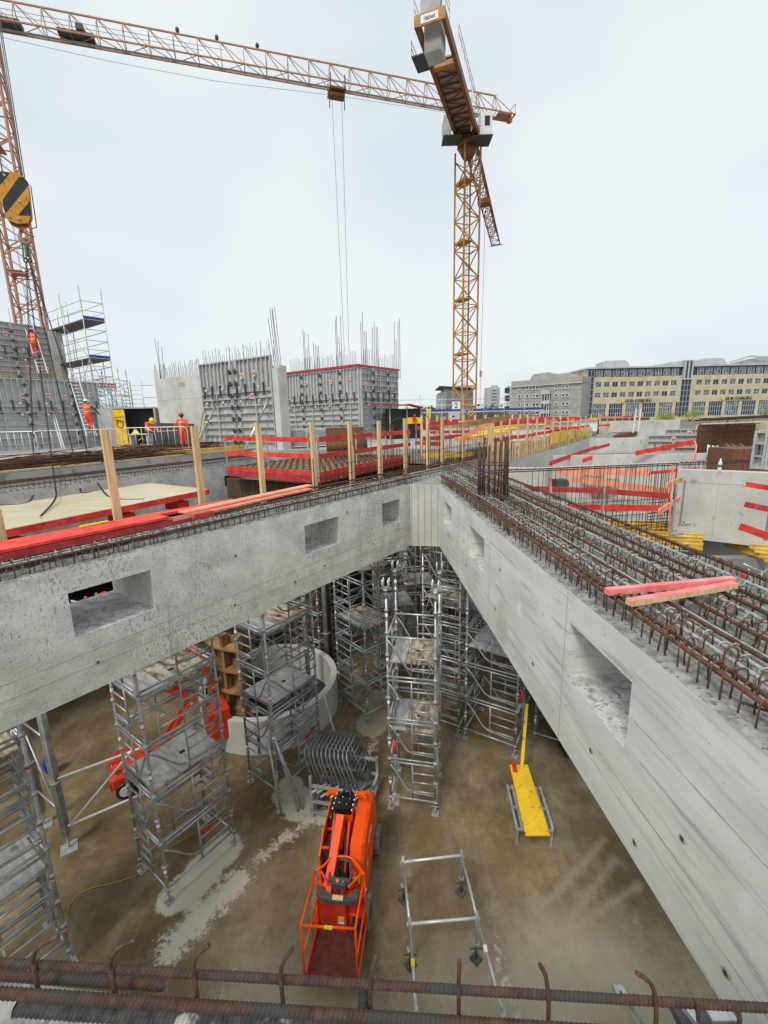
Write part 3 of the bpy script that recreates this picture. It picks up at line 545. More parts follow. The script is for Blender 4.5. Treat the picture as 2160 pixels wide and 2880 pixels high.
for i, (x, y, a, lab) in enumerate([(-.2, 13.2, .2, 'dim tower in the dark directly behind the centre tower'), (-2.3, 13.6, .9, 'dim tower in the dark behind the rim of the round ring'), (1.8, 13.2, -.3, 'dim tower in the dark under the beam corner, right side'), (3.9, 10.2, -.5, 'tower mostly hidden under the right beam behind the yellow pole'),
        (4.2, 12.2, -.4, 'dim tower deep under the right beam'), (-4.9, 13.9, .95, 'dim tower in the dark beyond the curved brown timber'), (.7, 15.2, .1, 'faint tower farthest back beneath the corner')]):
    tower('shoring_tower', lab, (x, y), a, 1.2, 1.2, 0, 5.3 if y > 12 else 4.9, (4.3,) if i % 2 else (2.6,), frames='AD')
# heavy props
def prop(name, x, y, z1, lab, r=.055):
    t = thing(name, lab, 'prop', (x, y, 0), 0, 'heavy grey props carrying the deck')
    m = MB(); 
    for a in range(4): m.tube((x+r*math.cos(a*1.571+.6), y+r*math.sin(a*1.571+.6), .35), (x+r*math.cos(a*1.571+.6), y+r*math.sin(a*1.571+.6), z1), r*.48, 6)
    m.tube((x, y, .3), (x, y, z1), r, 8); part('shaft', m, K['steel'], t)
    m = MB(); m.box((x, y, .008), (.30, .30, .016), .6); m.tube((x, y, .01), (x, y, .4), .024, 6); part('base_plate', m, K['steel'], t)
    m = MB(); 
    for z in (1.6, 3.4): m.tube((x, y, z), (x, y, z+.06), r*1.9, 8); m.tube((x-.16, y, z+.03), (x+.16, y+.03, z+.03), .014, 5)
    part('coupling_ring', m, K['steel'], t)
props = [(-6.75, 7.5, 5.3, 'heavy prop at left with a square foot plate, nearest the camera'), (-7.69, 8.06, 5.3, 'heavy prop just behind the nearest left prop'), (-2.55, 12.6, 5.3, 'plain grey column behind the ring near the beam'), (-2.05, 13.5, 5.3, 'thin column in the dark to the right of the ring'), (-.3, 14.6, 5.3, 'thin column in the dark behind the centre tower')]
for q in props: prop('steel_prop', *q)
m = MB()
for z in (.9, 2.6): m.tube((-6.75, 7.5, z), (-7.69, 8.06, z), .022, 6)
m.tube((-6.75, 7.5, .5), (-7.69, 8.06, 2.4), .02, 6); single('cross_tube', m, K['steel'], 'steel cross tubes linking the two heavy left props', 'brace')
for i, (a, b, lab) in enumerate([((-6.7, 7.5, .55), (-4.9, 7.5, 1.35), 'bright tube from the prop foot up to the left deck tower, lowest'), ((-6.7, 7.5, 1.7), (-4.6, 7.3, 2.6), 'bright tube in the middle of the three running to the left deck tower'), ((-6.75, 7.55, 3.2), (-4.7, 7.2, 4.3), 'topmost bright tube running just below the left beam'), ((-6.6, 7.5, .6), (-4.95, 7.3, 2.5), 'steep bright tube crossing in front of the red lift base')]):
    single('diagonal_tube', MB().tube(a, b, .027, 7), K['alu'], lab, 'scaffold tube', 'bright diagonal tubes at the left')
# loose tubes leaning under the ring tower
for i, (a, b, lab) in enumerate([((-2.45, 8.15, 0), (-2.75, 8.55, 1.7), 'left one of the dark tubes leaning at the foot of the ring tower'), ((-2.1, 8.25, 0), (-2.65, 8.6, 1.9), 'middle dark tube leaning at the foot of the ring tower'), ((-2.0, 8.3, 0), (-2.6, 8.62, 1.6), 'right dark tube leaning at the foot of the ring tower'), ((-1.3, 9.9, 0), (-1.75, 10.6, 1.3), 'dark tube leaning outside the right of the round ring')]):
    single('loose_tube', MB().tube(a, b, .032, 7), K['steel'], lab, 'steel tube', 'loose tubes leaning in the pit')
# red extinguisher coloured foam covers on tubes
for i, (c, d, lab) in enumerate([((-3.5, 7.1, .9), (-.25, .05, -.18), 'red plastic sleeve on the lower tube of the left deck tower'), ((-1.72, 9.72, .62), (0, 0, .3), 'red sleeve on the right leg of the ring tower'), ((-2.1, 9.35, .9), (.22, .3, .2), 'red sleeve on a slanted tube by the ring wall'), ((.12, 8.25, 1.45), (0, 0, .3), 'red sleeve on the left leg of the centre tower'), ((3.35, 9.75, 1.55), (0, 0, .32), 'red sleeve on the right tower beside the yellow pole')]):
    c = V3(*c); single('red_sleeve', MB().tube(c, c+V3(*d), .03, 8), K['lblred'], lab, 'sleeve')
# ================= ROUND CONCRETE RING =================
RC = V3(-3.6, 12.0, 0); t = thing('ring_wall', 'round pale concrete ring with open top in the pit', 'concrete ring', RC)
def ring(m, r0, r1, z0, z1, n=56, mi=0, a0=0, a1=2*math.pi):
    full = abs(a1-a0-2*math.pi) < 1e-6; k = n if full else n+1; vs = []
    for i in range(k):
        a = a0+(a1-a0)*i/n; c, s = math.cos(a), math.sin(a); vs += [(RC.x+r*c, RC.y+r*s, z) for r, z in ((r0, z0), (r1, z0), (r1, z1), (r0, z1))]
    fs = []
    for i in range(n):
        b = i*4; e = ((i+1) % k)*4
        for j in range(4): fs.append((b+j, b+(j+1) % 4, e+(j+1) % 4, e+j))
    m.add(vs, fs, mi, False)
    if not full: m.add(vs[:4], [(3, 2, 1, 0)], mi); m.add(vs[-4:], [(0, 1, 2, 3)], mi)
m = MB(); ring(m, 1.84, 2.03, 0, 1.0); part('ring_shell', m, K['conc_wall'], t)
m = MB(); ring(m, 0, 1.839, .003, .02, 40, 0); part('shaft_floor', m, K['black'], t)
# brown curved timber formwork standing in the ring
t = thing('curved_formwork', 'tall brown curved timber formwork standing inside the left of the ring', 'timber formwork', RC+V3(-.9, .2, 0))
for k in range(5):
    m = MB(); z = .35+k*.62; ring(m, 1.45, 1.78, z, z+.045, 22, 0, math.radians(128), math.radians(262)); part('curved_rib', m, K['brownwood'], t)
m = MB()
for i in range(26):
    a = math.radians(130+i*5); c, s = math.cos(a), math.sin(a); m.obox((RC.x+1.40*c, RC.y+1.40*s, 0), V3(c, s, 0), V3(-s, c, 0), V3(0, 0, 1), (0, -.052, .1), (.05, .052, 3.1))
part('board_lining', m, K['brownwood'], t)
for a in (132, 160, 188, 216, 244, 260):
    a = math.radians(a); c, s = math.cos(a), math.sin(a); m = MB(); m.obox((RC.x+1.5*c, RC.y+1.5*s, 0), V3(c, s, 0), V3(-s, c, 0), V3(0, 0, 1), (0, -.05, .1), (.2, .05, 3.2)); part('stud', m, K['brownwood'], t)
t = thing('curved_formwork', 'low curl of brown timber ribs lying against the inner ring wall', 'timber formwork', RC+V3(.2, -.8, 0))
for k in range(3):
    m = MB(); z = .3+k*.3; ring(m, 1.30, 1.62-.04*k, z, z+.05, 16, 0, math.radians(225), math.radians(272)); part('curved_rib', m, K['brownwood'], t)
m = MB(); m.box((-3.35, 9.72, .5), (.07, .07, .55), .3); single('blue_post', m, K['tarp'], 'short blue post standing against the ring wall', 'post')
m = MB(); m.ell((-8.6, 9.5, .28), (.15, .15, .26)); single('blue_drum', m, K['tarp'], 'small blue drum on the floor far left behind the props', 'drum')
ORD = ['first', 'second', 'third', 'fourth', 'fifth', 'sixth', 'seventh', 'eighth', 'ninth', 'tenth', 'eleventh']
# ================= FRAME RACK =================
rk = V3(-1.75, 8.1, 0); ra = math.radians(-13); ex = V3(math.cos(ra), math.sin(ra), 0); ey = V3(-ex.y, ex.x, 0)
def RK(x, y, z): return rk+ex*x+ey*y+V3(0, 0, z)
t = thing('transport_rack', 'grey steel transport rack holding the stacked frames behind the orange lift', 'rack', rk)
for (x, y) in ((0, 0), (1.25, 0), (0, 1.0), (1.25, 1.0)): part('post', MB().bar(RK(x, y, 0), RK(x, y, 1.05 if x == 0 else .9), .06), K['steel'], t)
for z in (.14, .42, .82):
    for y in (0, 1.0): part('rail', MB().bar(RK(0, y, z), RK(1.25, y, z), .05, .05), K['steel'], t)
    for x in (0, 1.25):
        if z < .8: part('rail', MB().bar(RK(x, 0, z-.004), RK(x, 1.0, z-.004), .05, .05), K['steel'], t)
fr = MB(); w = 1.05; fr.path([(0, .1, 0), (0, .1, .78), (0, .14, .96), (0, .24, 1.04), (0, w-.2, 1.04), (0, w-.08, .96), (0, w-.02, .8), (0, w, 0)], .021, 7)
fr.tube((0, .10, .12), (0, w, .12), .018, 6); fr.tube((0, .5, .12), (0, .5, 1.04), .016, 6)
for k in (.35, .58, .8): fr.tube((0, .5, k), (0, w-.02, k), .015, 6)
fr.tube((0, .1, .75), (0, .5, .3), .016, 6); fr.tube((0, .1, -.06), (0, .1, .05), .03, 7)
for i in range(11):
    x = .10+i*.10; p = RK(x, .12+.02*(i % 2), .42+.004*i); o = single('scaffold_section', fr, K['steel'], ORD[i]+' curved tube frame from the left in the rack behind the orange lift', 'scaffold frame', 'curved tube frames stacked in the rack')
    o.data = fr.mesh('scaffold_section', K['steel_d']) if i == 0 else first.data; first = o if i == 0 else first
    o.location = p; o.rotation_euler = (math.radians(-4), math.radians(-22), ra)
fr2 = MB()
for j in range(8): fr2.tube((0, .05+j*.0, 0), (0, .05, 0.01), .001, 3)
for i in range(9):
    p = RK(.08+.11*i, -.16+.05*(i % 2), .80-.03*(i % 3)); m = MB(); q = p+ex*.38+ey*.95+V3(0, 0, -.35); m.tube(p, q, .024, 8)
    single('loose_tube', m, K['steel'], ORD[i]+' open ended tube from the left sloping back inside the frame rack', 'steel tube', 'tubes sloping in the frame rack')
# ================= LOW OPEN FRAME ON JACKS =================
t = thing('base_frame', 'low open rectangle of bright tubes on jack feet right of the orange lift', 'scaffold base', (.2, 6.3, 0))
pts = [(.19, 6.34), (1.26, 6.44), (.25, 5.36), (1.32, 5.42), (.27, 4.3), (1.42, 4.3)]
for (x, y) in pts:
    m = MB(); m.tube((x, y, .25), (x, y, .96), .024, 8); disc(m, (x, y, .84)); disc(m, (x, y, .34)); part('leg', m, K['steel'], t)
    m = MB(); m.tube((x, y, .01), (x, y, .3), .017, 6); m.box((x, y, .006), (.16, .16, .012), .7); m.tube((x-.1, y, .22), (x+.1, y, .22), .01, 5); part('base_jack', m, K['dgrey'], t)
for a, b, mt in ((0, 1, 'alu'), (0, 2, 'steel'), (1, 3, 'steel'), (2, 3, 'alu'), (2, 4, 'steel'), (3, 5, 'steel')):
    part('ledger', MB().tube((*pts[a], .85), (*pts[b], .85), .024, 8), K[mt], t)
part('tag', MB().box((.262, 4.85, .85), (.055, .09, .055)), K['lblyel'], t, label='yellow tag on the near left tube')
part('tag', MB().box((1.355, 5.0, .85), (.055, .09, .055)), K['lblwhite'], t, label='white tag on the near right tube')
m = MB(); p = P(1745, 2790, .01); m.tube(p, p+V3(.16, -.95, .35), .025, 7); m.box((p.x, p.y, .02), (.16, .16, .012)); single('loose_tube', m, K['steel'], 'tube with a foot plate lying at the bottom right behind the thick bars', 'steel tube')
# ================= YELLOW PLANK ON PALLET =================
c0, c1_, c2, c3 = [P(u, v, .52) for u, v in ((1433, 2153), (1484, 2153), (1547, 2352), (1478, 2352))]
m = MB(); m.slabshape([c0, c1_, c2, c3], (0, 0, 1), .027); single('formwork_board', m, K['yellow'], 'bright yellow board lying across a low steel pallet', 'board')
t = thing('steel_pallet', 'low grey steel pallet under the yellow board', 'pallet', (c0+c2)/2*1); pc = (c0+c2)/2; d = ((c3+c2)/2-(c0+c1_)/2).normalized(); n = V3(-d.y, d.x, 0)
def PP(a, b, z): return pc+d*a+n*b+V3(0, 0, z-pc.z)
for b in (-.36, -.25, .25, .36): part('side_rail', MB().bar(PP(-.42, b, .40), PP(.62, b, .40), .05, .06), K['steel'], t)
for a in (-.42, .1, .62): part('cross_rail', MB().bar(PP(a, -.37, .352), PP(a, .37, .352), .05, .035), K['steel'], t)
for a in (-.4, .6):
    for b in (-.34, .34): part('foot', MB().bar(PP(a, b, 0), PP(a, b, .375), .05), K['steel'], t)
for b in (-.1, .1): part('dark_beam', MB().bar(PP(-.4, b, .42), PP(.6, b, .42), .06, .1), K['black'], t)
a = P(1445, 2150, .55); b = P(1457, 2200, .55); m = MB(); m.obox(a, (b-a).normalized(), V3((b-a).normalized().y*-1, (b-a).normalized().x, 0), V3(0, 0, 1), (-.06, -.05, 0), (.24, .05, .03)); single('red_strip', m, K['redm'], 'short brick red strip lying on the upper end of the yellow board', 'strip')
pb = P(1467, 2163, .56); m = MB(); m.bar(pb, Dp(1482, 1980, (pb-CAM).dot(F)+1.1), .075, .03); single('yellow_pole', m, K['yellow'], 'long yellow batten leaning upright from the yellow board', 'batten')
# hose
def spl(pts, k=6):
    out = []
    for i in range(len(pts)-1):
        p0 = pts[max(0, i-1)]; p1 = pts[i]; p2 = pts[i+1]; p3 = pts[min(len(pts)-1, i+2)]
        for j in range(k): f = j/k; out.append(.5*((2*p1)+(p2-p0)*f+(2*p0-5*p1+4*p2-p3)*f*f+(3*p1-p0-3*p2+p3)*f**3))
    return out+[pts[-1]]
m = MB(); m.path(spl([P(u, v, .012) for u, v in ((190, 2590), (190, 2560), (210, 2525), (250, 2500), (330, 2480), (400, 2452), (440, 2410), (500, 2370), (620, 2300), (660, 2260), (700, 2210), (740, 2175), (830, 2120), (905, 2080), (960, 2010), (985, 1960))]), .011, 5)
single('hose', m, K['hosey'], 'thin yellow hose winding over the pit floor at left', 'hose')
# ================= ORANGE MAST BOOM LIFT =================
lo = V3(-.85, 6.6, 0); la = math.atan2(.99, .13)-math.pi/2
lf = thing('boom_lift', 'orange mast lift with its open basket towards the camera', 'aerial lift', lo, la)
def bevbox(m, c, s, mi=0, bv=.04):   # box with chamfered vertical and top edges
    x, y, z = [a/2 for a in s]; b = min(bv, x*.9, y*.9); o = [(-x+b, -y), (x-b, -y), (x, -y+b), (x, y-b), (x-b, y), (-x+b, y), (-x, y-b), (-x, -y+b)]
    i = [(px*(1-b/x), py*(1-b/y)) for px, py in o]; n = 8
    vs = [(c[0]+a, c[1]+d, c[2]-z) for a, d in o]+[(c[0]+a, c[1]+d, c[2]+z-b) for a, d in o]+[(c[0]+a, c[1]+d, c[2]+z) for a, d in i]
    m.add(vs, [tuple(range(n))[::-1], tuple(range(2*n, 3*n))]+[(k*n+j, k*n+(j+1) % n, (k+1)*n+(j+1) % n, (k+1)*n+j) for k in (0, 1) for j in range(n)], mi)
m = MB(); bevbox(m, (0, .1, .42), (.82, 1.95, .42)); bevbox(m, (-.02, -.55, .62), (.5, .5, .2)); m.box((.36, -.55, .60), (.16, .5, .04)); m.box((.30, -.18, .62), (.22, .35, .1)); part('chassis', m, K['orange'], lf, True)
for x, y, r in ((-.42, -.55, .26), (.45, -.55, .26), (-.42, .78, .26), (.45, .78, .26)):
    sg = 1 if x > 0 else -1; m = MB(); m.tube((x-.075*sg, y, r), (x+.075*sg, y, r), r, 20); w_ = part('wheel', m, K['rubber'], lf, True)
    m = MB(); m.tube((x+.07*sg, y, r), (x+.082*sg, y, r), r*.55, 14); part('rim', m, K['dgrey'], w_, True)
# right cover: tall rounded hood
m = MB(); prof = [(-.62, .62), (-.60, 1.25), (-.45, 1.52), (.30, 1.62), (.62, 1.55), (.80, 1.35), (.88, .95), (.88, .62)]
def sideprof(m, prof, x0, x1, bev=.05, mi=0):
    n = len(prof); cy = sum(p[0] for p in prof)/n; cz = sum(p[1] for p in prof)/n; sh = lambda p, k: (cy+(p[0]-cy)*k, cz+(p[1]-cz)*k)
    vs = [(x0, *p) for p in prof]+[(x1-bev, *p) for p in prof]+[(x1, *sh(p, .9)) for p in prof]
    m.add(vs, [tuple(range(n)), tuple(range(2*n, 3*n))[::-1]]+[(k*n+j, (k+1)*n+j, (k+1)*n+(j+1) % n, k*n+(j+1) % n) for k in (0, 1) for j in range(n)], mi)
sideprof(m, prof, .20, .44); part('engine_cover', m, K['orange'], lf, True)
m = MB(); m.box((.31, -.625, .98), (.13, .012, .11), 0, 0); m.box((.31, -.634, 1.0), (.07, .008, .02), 0, 1); m.box((.31, -.634, .95), (.09, .008, .015), 0, 1); part('warning_label', m, [K['lblyel'], K['black']], lf, True)
m = MB(); m.box((.4415, .1, 1.15), (.004, .34, .07), 0, 0); part('side_label', m, K['lblwhite'], lf, True)
m = MB(); m.box((.4415, -.25, .9), (.004, .12, .16), 0, 0); part('side_label', m, K['lblyel'], lf, True)
m = MB(); m.box((.442, .05, .98), (.004, .9, .012), 0, 0); m.box((.442, -.42, 1.0), (.004, .012, .5)); part('cover_gap', m, K['black'], lf, True)
m = MB(); m.path([(.06, -.2, 1.6), (.09, -.4, 1.35), (.07, -.75, 1.1), (.04, -.95, 1.12)], .014, 6); part('cable', m, K['black'], lf, True)
m = MB(); m.tube((.44, -.50, .66), (.44, -.54, .66), .03, 10); part('beacon', m, K['bolt'], lf, True)
# left side frame and black battery box
m = MB(); sideprof(m, [(-.5, .5), (-.5, 1.25), (-.2, 1.45), (.45, 1.5), (.6, 1.3), (.6, .5)], -.36, -.33, .01); part('side_plate', m, K['orange'], lf, True)
m = MB(); bevbox(m, (-.265, .3, 1.22), (.12, .55, .62)); m.box((-.265, -.22, 1.0), (.10, .32, .5)); part('battery_box', m, K['black'], lf, True)
m = MB(); 
for y in (-.38, -.02): m.box((-.27, y, 1.3), (.13, .03, .03))
part('cross_strap', m, K['orange'], lf, True)
# mast sections
m = MB(); m.box((-.02, .10, 1.0), (.34, .28, 1.3)); part('mast', m, K['orange'], lf, True)
m = MB(); m.box((-.02, .14, 1.72), (.30, .34, .16)); m.box((-.02, .0, 1.79), (.26, .12, .03)); part('mast_head', m, K['blackg'], lf, True)
m = MB()
for i in range(4):
    for sg in (-1, 1): m.ell((-.02+.175*sg, -.06+i*.12, 1.805-.012*i), (.020, .028, .016), 8, 5)
for (x, y) in ((-.1, .06), (.04, .04), (-.06, .19), (.08, .16), (-.12, .24)): m.ell((x, y, 1.81), (.012, .012, .012), 6, 4)
part('bolt_heads', m, K['bolt'], lf, True)
m = MB()
for sg in (-1, 1):
    m = MB(); m.box((-.02+.25*sg, .34, 1.74), (.20, .09, .06)); m.tube((-.02+.34*sg, .33, 1.73), (-.02+.37*sg, .27, 1.73), .028, 8); part('lifting_lug', m, K['orange'], lf, True)
m = MB(); m.path([(-.12, .2, 1.82), (-.05, .30, 1.87), (.06, .27, 1.85), (.1, .16, 1.83), (0, .34, 1.8)], .022, 6); m.path([(-.08, .27, 1.83), (.02, .36, 1.85), (.10, .30, 1.8)], .02, 6); part('cable_bundle', m, K['black'], lf, True)
# boom going down to the basket
m = MB(); m.bar((-.03, -.12, 1.74), (-.09, -1.0, 1.12), .13, .11, up=(0, 0, 1)); part('jib_arm', m, K['orange'], lf, True)
m = MB(); m.bar((-.16, -.08, 1.60), (-.16, -.8, .85), .04, .12, up=(0, 0, 1)); m.bar((.12, -.08, 1.58), (.10, -.8, .82), .04, .12, up=(0, 0, 1)); part('link_arm', m, K['redm'], lf, True)
m = MB(); m.tube((.06, -.1, 1.5), (.05, -.5, 1.1), .03, 8); part('hydraulic_cylinder', m, K['black'], lf, True)
m = MB(); m.box((.0, -.35, .75), (.30, .5, .4)); part('inner_housing', m, K['black'], lf, True)
# basket (placed in world coordinates, slightly skewed from the chassis)
bo = thing('tmp', None, None); bpy.data.objects.remove(bo)
Ri = Matrix.Rotation(-la, 4, 'Z')
def LW_(p): return Ri @ (Vector(p)-lo)
BA = [V3(-1.36, 4.98, 0), V3(-.56, 4.92, 0), V3(-.46, 5.68, 0), V3(-1.26, 5.76, 0)]  # near left, near right, far right, far left
def bk(i, z): return LW_(BA[i]+V3(0, 0, z))
m = MB(); m.slabshape([bk(i, .30) for i in range(4)], (0, 0, 1), .035); bf = part('basket_floor', m, K['maroon'], lf, True)
m = MB(); TZ = 1.42
arc = [BA[2]+V3(-.0, 0, TZ), BA[2]+V3(-.10, .14, TZ), V3(-.70, 5.97, TZ), V3(-1.0, 5.99, TZ), BA[3]+V3(.14, .10, TZ), BA[3]+V3(0, 0, TZ)]
m.path([LW_(p) for p in [BA[3]+V3(0, 0, TZ), BA[0]+V3(0, 0, TZ)]], .017, 7); m.path([LW_(p) for p in [BA[2]+V3(0, 0, TZ), BA[1]+V3(0, 0, TZ)]], .017, 7); m.path([LW_(p) for p in spl(arc, 3)], .019, 7)
part('top_rail', m, K['orange'], lf, True)
m = MB(); m.path([LW_(BA[0]+V3(0, 0, TZ)), LW_(BA[1]+V3(0, 0, TZ))], .019, 7); part('gate_bar', m, K['orange'], lf, True)
part('gate_tag', MB().box(LW_((-.95, 4.935, TZ+.012)), (.12, .045, .02)), K['lblyel'], lf, True)
for i in range(4): part('basket_post', MB().path([bk(i, .32), bk(i, TZ)], .017, 7), K['orange'], lf, True)
for (i, j) in ((0, 3), (1, 2)):
    part('mid_rail', MB().path([bk(i, .85), bk(j, .85)], .014, 6), K['orange'], lf, True)
    part('toe_board', MB().slabshape([bk(i, .335), bk(j, .335), bk(j, .45), bk(i, .45)], (1, 0, 0), .006), K['orange'], lf, True)
m = MB(); m.slabshape([bk(3, .30), bk(2, .30), bk(2, .95), bk(3, .95)], (0, 1, 0), .02)
bp_ = part('back_panel', m, K['redm'], lf, True)
c = LW_((-.86, 5.66, .62)); m = MB(); m.box(c, (.17, .07, .6), 0, 0); part('centre_housing', m, K['redm'], lf, True)
m = MB(); m.box(c+V3(0, -.038, -.02), (.10, .008, .10), 0, 0); m.box(c+V3(0, -.038, -.095), (.10, .008, .04), 0, 1); part('warning_label', m, [K['lblyel'], K['lblwhite']], lf, True)
m = MB(); m.box(LW_((-.62, 5.62, .5)), (.14, .1, .12)); part('socket_box', m, K['black'], lf, True)
# console
c = LW_((-.88, 5.55, 1.24)); m = MB()
bumper = [(-.34, .06), (-.33, -.07), (-.24, -.13), (0, -.16), (.24, -.13), (.33, -.07), (.34, .06), (.26, .06), (.22, -.02), (.10, -.05), (-.10, -.05), (-.22, -.02), (-.26, .06)]
m.prism([(c.x+x, c.y+y) for x, y in bumper], c.z-.03, c.z+.035); part('console_bumper', m, K['dgrey'], lf, True)
m = MB(); m.box(c+V3(.02, -.10, .038), (.17, .07, .012)); part('wooden_tag', m, K['pine'], lf, True)
c2_ = c+V3(-.01, .06, .02); m = MB(); m.prism([(c2_.x+x, c2_.y+y) for x, y in ((-.12, 0), (.12, 0), (.15, .12), (-.15, .12))], c2_.z-.02, c2_.z+.06); cp = part('control_box', m, K['dgrey'], lf, True)
m = MB(); m.tube(c2_+V3(-.02, .05, .06), c2_+V3(-.02, .05, .085), .026, 10); part('stop_button', m, K['led'], cp, True)
m = MB(); m.tube(c2_+V3(.07, .05, .06), c2_+V3(.07, .05, .075), .014, 8); part('green_button', m, K['green'], cp, True)
m = MB(); m.box(c2_+V3(-.06, .17, .03), (.09, .07, .05)); m.box(c2_+V3(.05, .17, .03), (.09, .08, .05)); m.tube(c2_+V3(.0, .20, .05), c2_+V3(.0, .22, .16), .014, 7); part('joystick', m, K['blackg'], lf, True)
m = MB(); hoop = [c2_+V3(-.15, .06, .03), c2_+V3(-.18, .22, .05), c2_+V3(-.12, .38, .06), c2_+V3(0, .42, .06), c2_+V3(.12, .38, .06), c2_+V3(.18, .22, .05), c2_+V3(.15, .06, .03)]
m.path(spl(hoop, 4), .024, 8); part('grab_hoop', m, K['dgrey'], lf, True)
m = MB(); 
for sg in (-1, 1):
    m = MB(); m.bar(c2_+V3(.17*sg, .04, .0), c2_+V3(.21*sg, .16, -.1), .06, .04); m.path([c2_+V3(.17*sg, .02, .02), c2_+V3(.28*sg, .14, .05), c2_+V3(.38*sg, .18, .16)], .016, 7); part('console_bracket', m, K['orange'], lf, True)
# ================= RED ARTICULATED LIFT FAR LEFT =================
ro_ = V3(-5.95, 9.45, 0); rl = thing('boom_lift', 'red articulated lift half hidden behind the left deck tower', 'aerial lift', ro_, math.radians(32))
m = MB(); bevbox(m, (-.1, 0, .50), (2.0, 1.0, .42), 0, .1); m.box((-.95, 0, .42), (.3, .9, .25)); part('chassis', m, K['redm'], rl, True)
m = MB(); bevbox(m, (-.55, 0, .82), (.9, .8, .24), 0, .08); m.box((-.6, -.15, .96), (.95, .08, .05)); m.box((-.6, .15, .96), (.95, .08, .05)); part('engine_cover', m, K['redm'], rl, True)
for x in (-.75, .65):
    for sg in (-1, 1):
        m = MB(); m.tube((x, .42*sg, .24), (x, .58*sg, .24), .24, 18); w_ = part('wheel', m, K['black'], rl, True); m = MB(); m.tube((x, .575*sg, .24), (x, .592*sg, .24), .16, 14); part('rim', m, K['white'], w_, True)
m = MB(); m.box((-1.02, .1, .72), (.02, .16, .1)); part('data_plate', m, K['lblwhite'], rl, True)
for k, (a, b) in enumerate([((.3, 0, .9), (1.3, 0, 2.1)), ((1.3, 0, 2.1), (.2, 0, 3.0)), ((.2, 0, 3.0), (1.5, 0, 3.6)), ((1.5, .12, 3.55), (1.9, .12, 2.2))]):
    for y in (-.14, .14): part('boom_arm', MB().bar((a[0], a[1]+y, a[2]), (b[0], b[1]+y, b[2]), .09, .12), K['redm'], rl, True)
    m = MB(); m.tube((b[0], -.2, b[2]), (b[0], .2, b[2]), .07, 10); part('pivot', m, K['redm'], rl, True)
m = MB(); bevbox(m, (1.9, 0, 1.1), (.7, .9, 1.0)); part('turret', m, K['redm'], rl, True)
rl.scale = (.84,)*3
UP = V3(0, 0, 1)
# ================= PINE POSTS ALONG THE LEFT BEAM =================
PO = LP(0, 1.38, 0); pd = (DL.x, DL.y)
plist = [((0, 1500), 7.60, 'pine post stub cut off by the left edge of the picture'), ((332, 1460), 8.56, 'pine post standing in front of the hanging plywood table, leftmost full one'),
         ((570, 1425), 8.58, 'pine post at the right end of the plywood table'), ((740, 1380), 8.60, 'pine post in front of the leaning grey wall strut, left end of the red planks'),
         ((886, 1360), 8.60, 'pine post right at the near corner of the red railed platform'), ((988, 1330), 8.59, 'pine post over the long side of the red railed platform, first right of its corner'),
         ((1068, 1320), 8.59, 'pine post over the long side of the red railed platform, second right of its corner'), ((1140, 1305), 8.64, 'pine post at the far right corner of the railed platform'),
         ((1203, 1300), 8.67, 'pine post just right of the distant yellow clad worker'), ((1243, 1297), 8.67, 'pine post below the far crane signboard, slim one'), ((1302, 1292), 8.64, 'pine post under the slanting orange board')]
for (u, v), zt, lab in plist:
    p = PL(u, v, PO, pd); s = 0
    m = MB(); q = V3(p.x, p.y, 0); m.obox(q, DL, NL, V3(0, 0, 1), (-.055, -.03, 6.7), (.055, .03, zt))
    if u > 900: m.obox(q, DL, NL, V3(0, 0, 1), (-.075, -.052, 6.7), (.035, -.031, zt-.62))
    single('timber_post', m, K['pine'], lab, 'timber post', 'pine posts fixed along the beam')
# ================= RED PLANKS LYING ON THE LEFT BEAM =================
def plank(a, b, w, th, mat, name, lab, cat='plank', group=None, tilt=0):
    m = MB(); d = (b-a).normalized(); y = V3(0, 0, 1).cross(d).normalized(); z = d.cross(y)
    y2 = y*math.cos(tilt)+z*math.sin(tilt); z2 = d.cross(y2)
    m.obox(a, d, y2, z2, (0, -w/2, 0), ((b-a).length, w/2, th)); return single(name, m, mat, lab, cat, group)
g = 'red planks lying on the left beam'
plank(LP(5.95, .68, 7.25), LP(13, .64, 7.23), .50, .035, K['red'], 'plank', 'broad red plank at the far left edge, lowest of the pile', group=g)
plank(LP(5.2, .50, 7.15), LP(13, .44, 7.15), .10, .085, K['dred'], 'plank', 'dark red squared timber under the near side of the plank pile', group=g)  # side shade of the pile put in as a dark strip
plank(LP(4.35, 1.08, 7.20), LP(8.6, .96, 7.22), .20, .035, K['red'], 'plank', 'red plank behind the pile, between the first two pine posts', group=g)
plank(LP(2.5, .98, 7.24), LP(5.6, .70, 7.24), .19, .03, K['orange_b'], 'plank', 'pale orange plank pointing right, upper one of the pair', group=g)
plank(LP(2.7, .80, 7.20), LP(5.9, .50, 7.20), .17, .03, K['orange_b'], 'plank', 'pale orange plank pointing right, lower one of the pair', group=g)
plank(LP(6.6, .86, 7.287), LP(6.95, .84, 7.287), .07, .02, K['lblyel'], 'strap', 'small yellow strap lying on the red planks', 'strap')
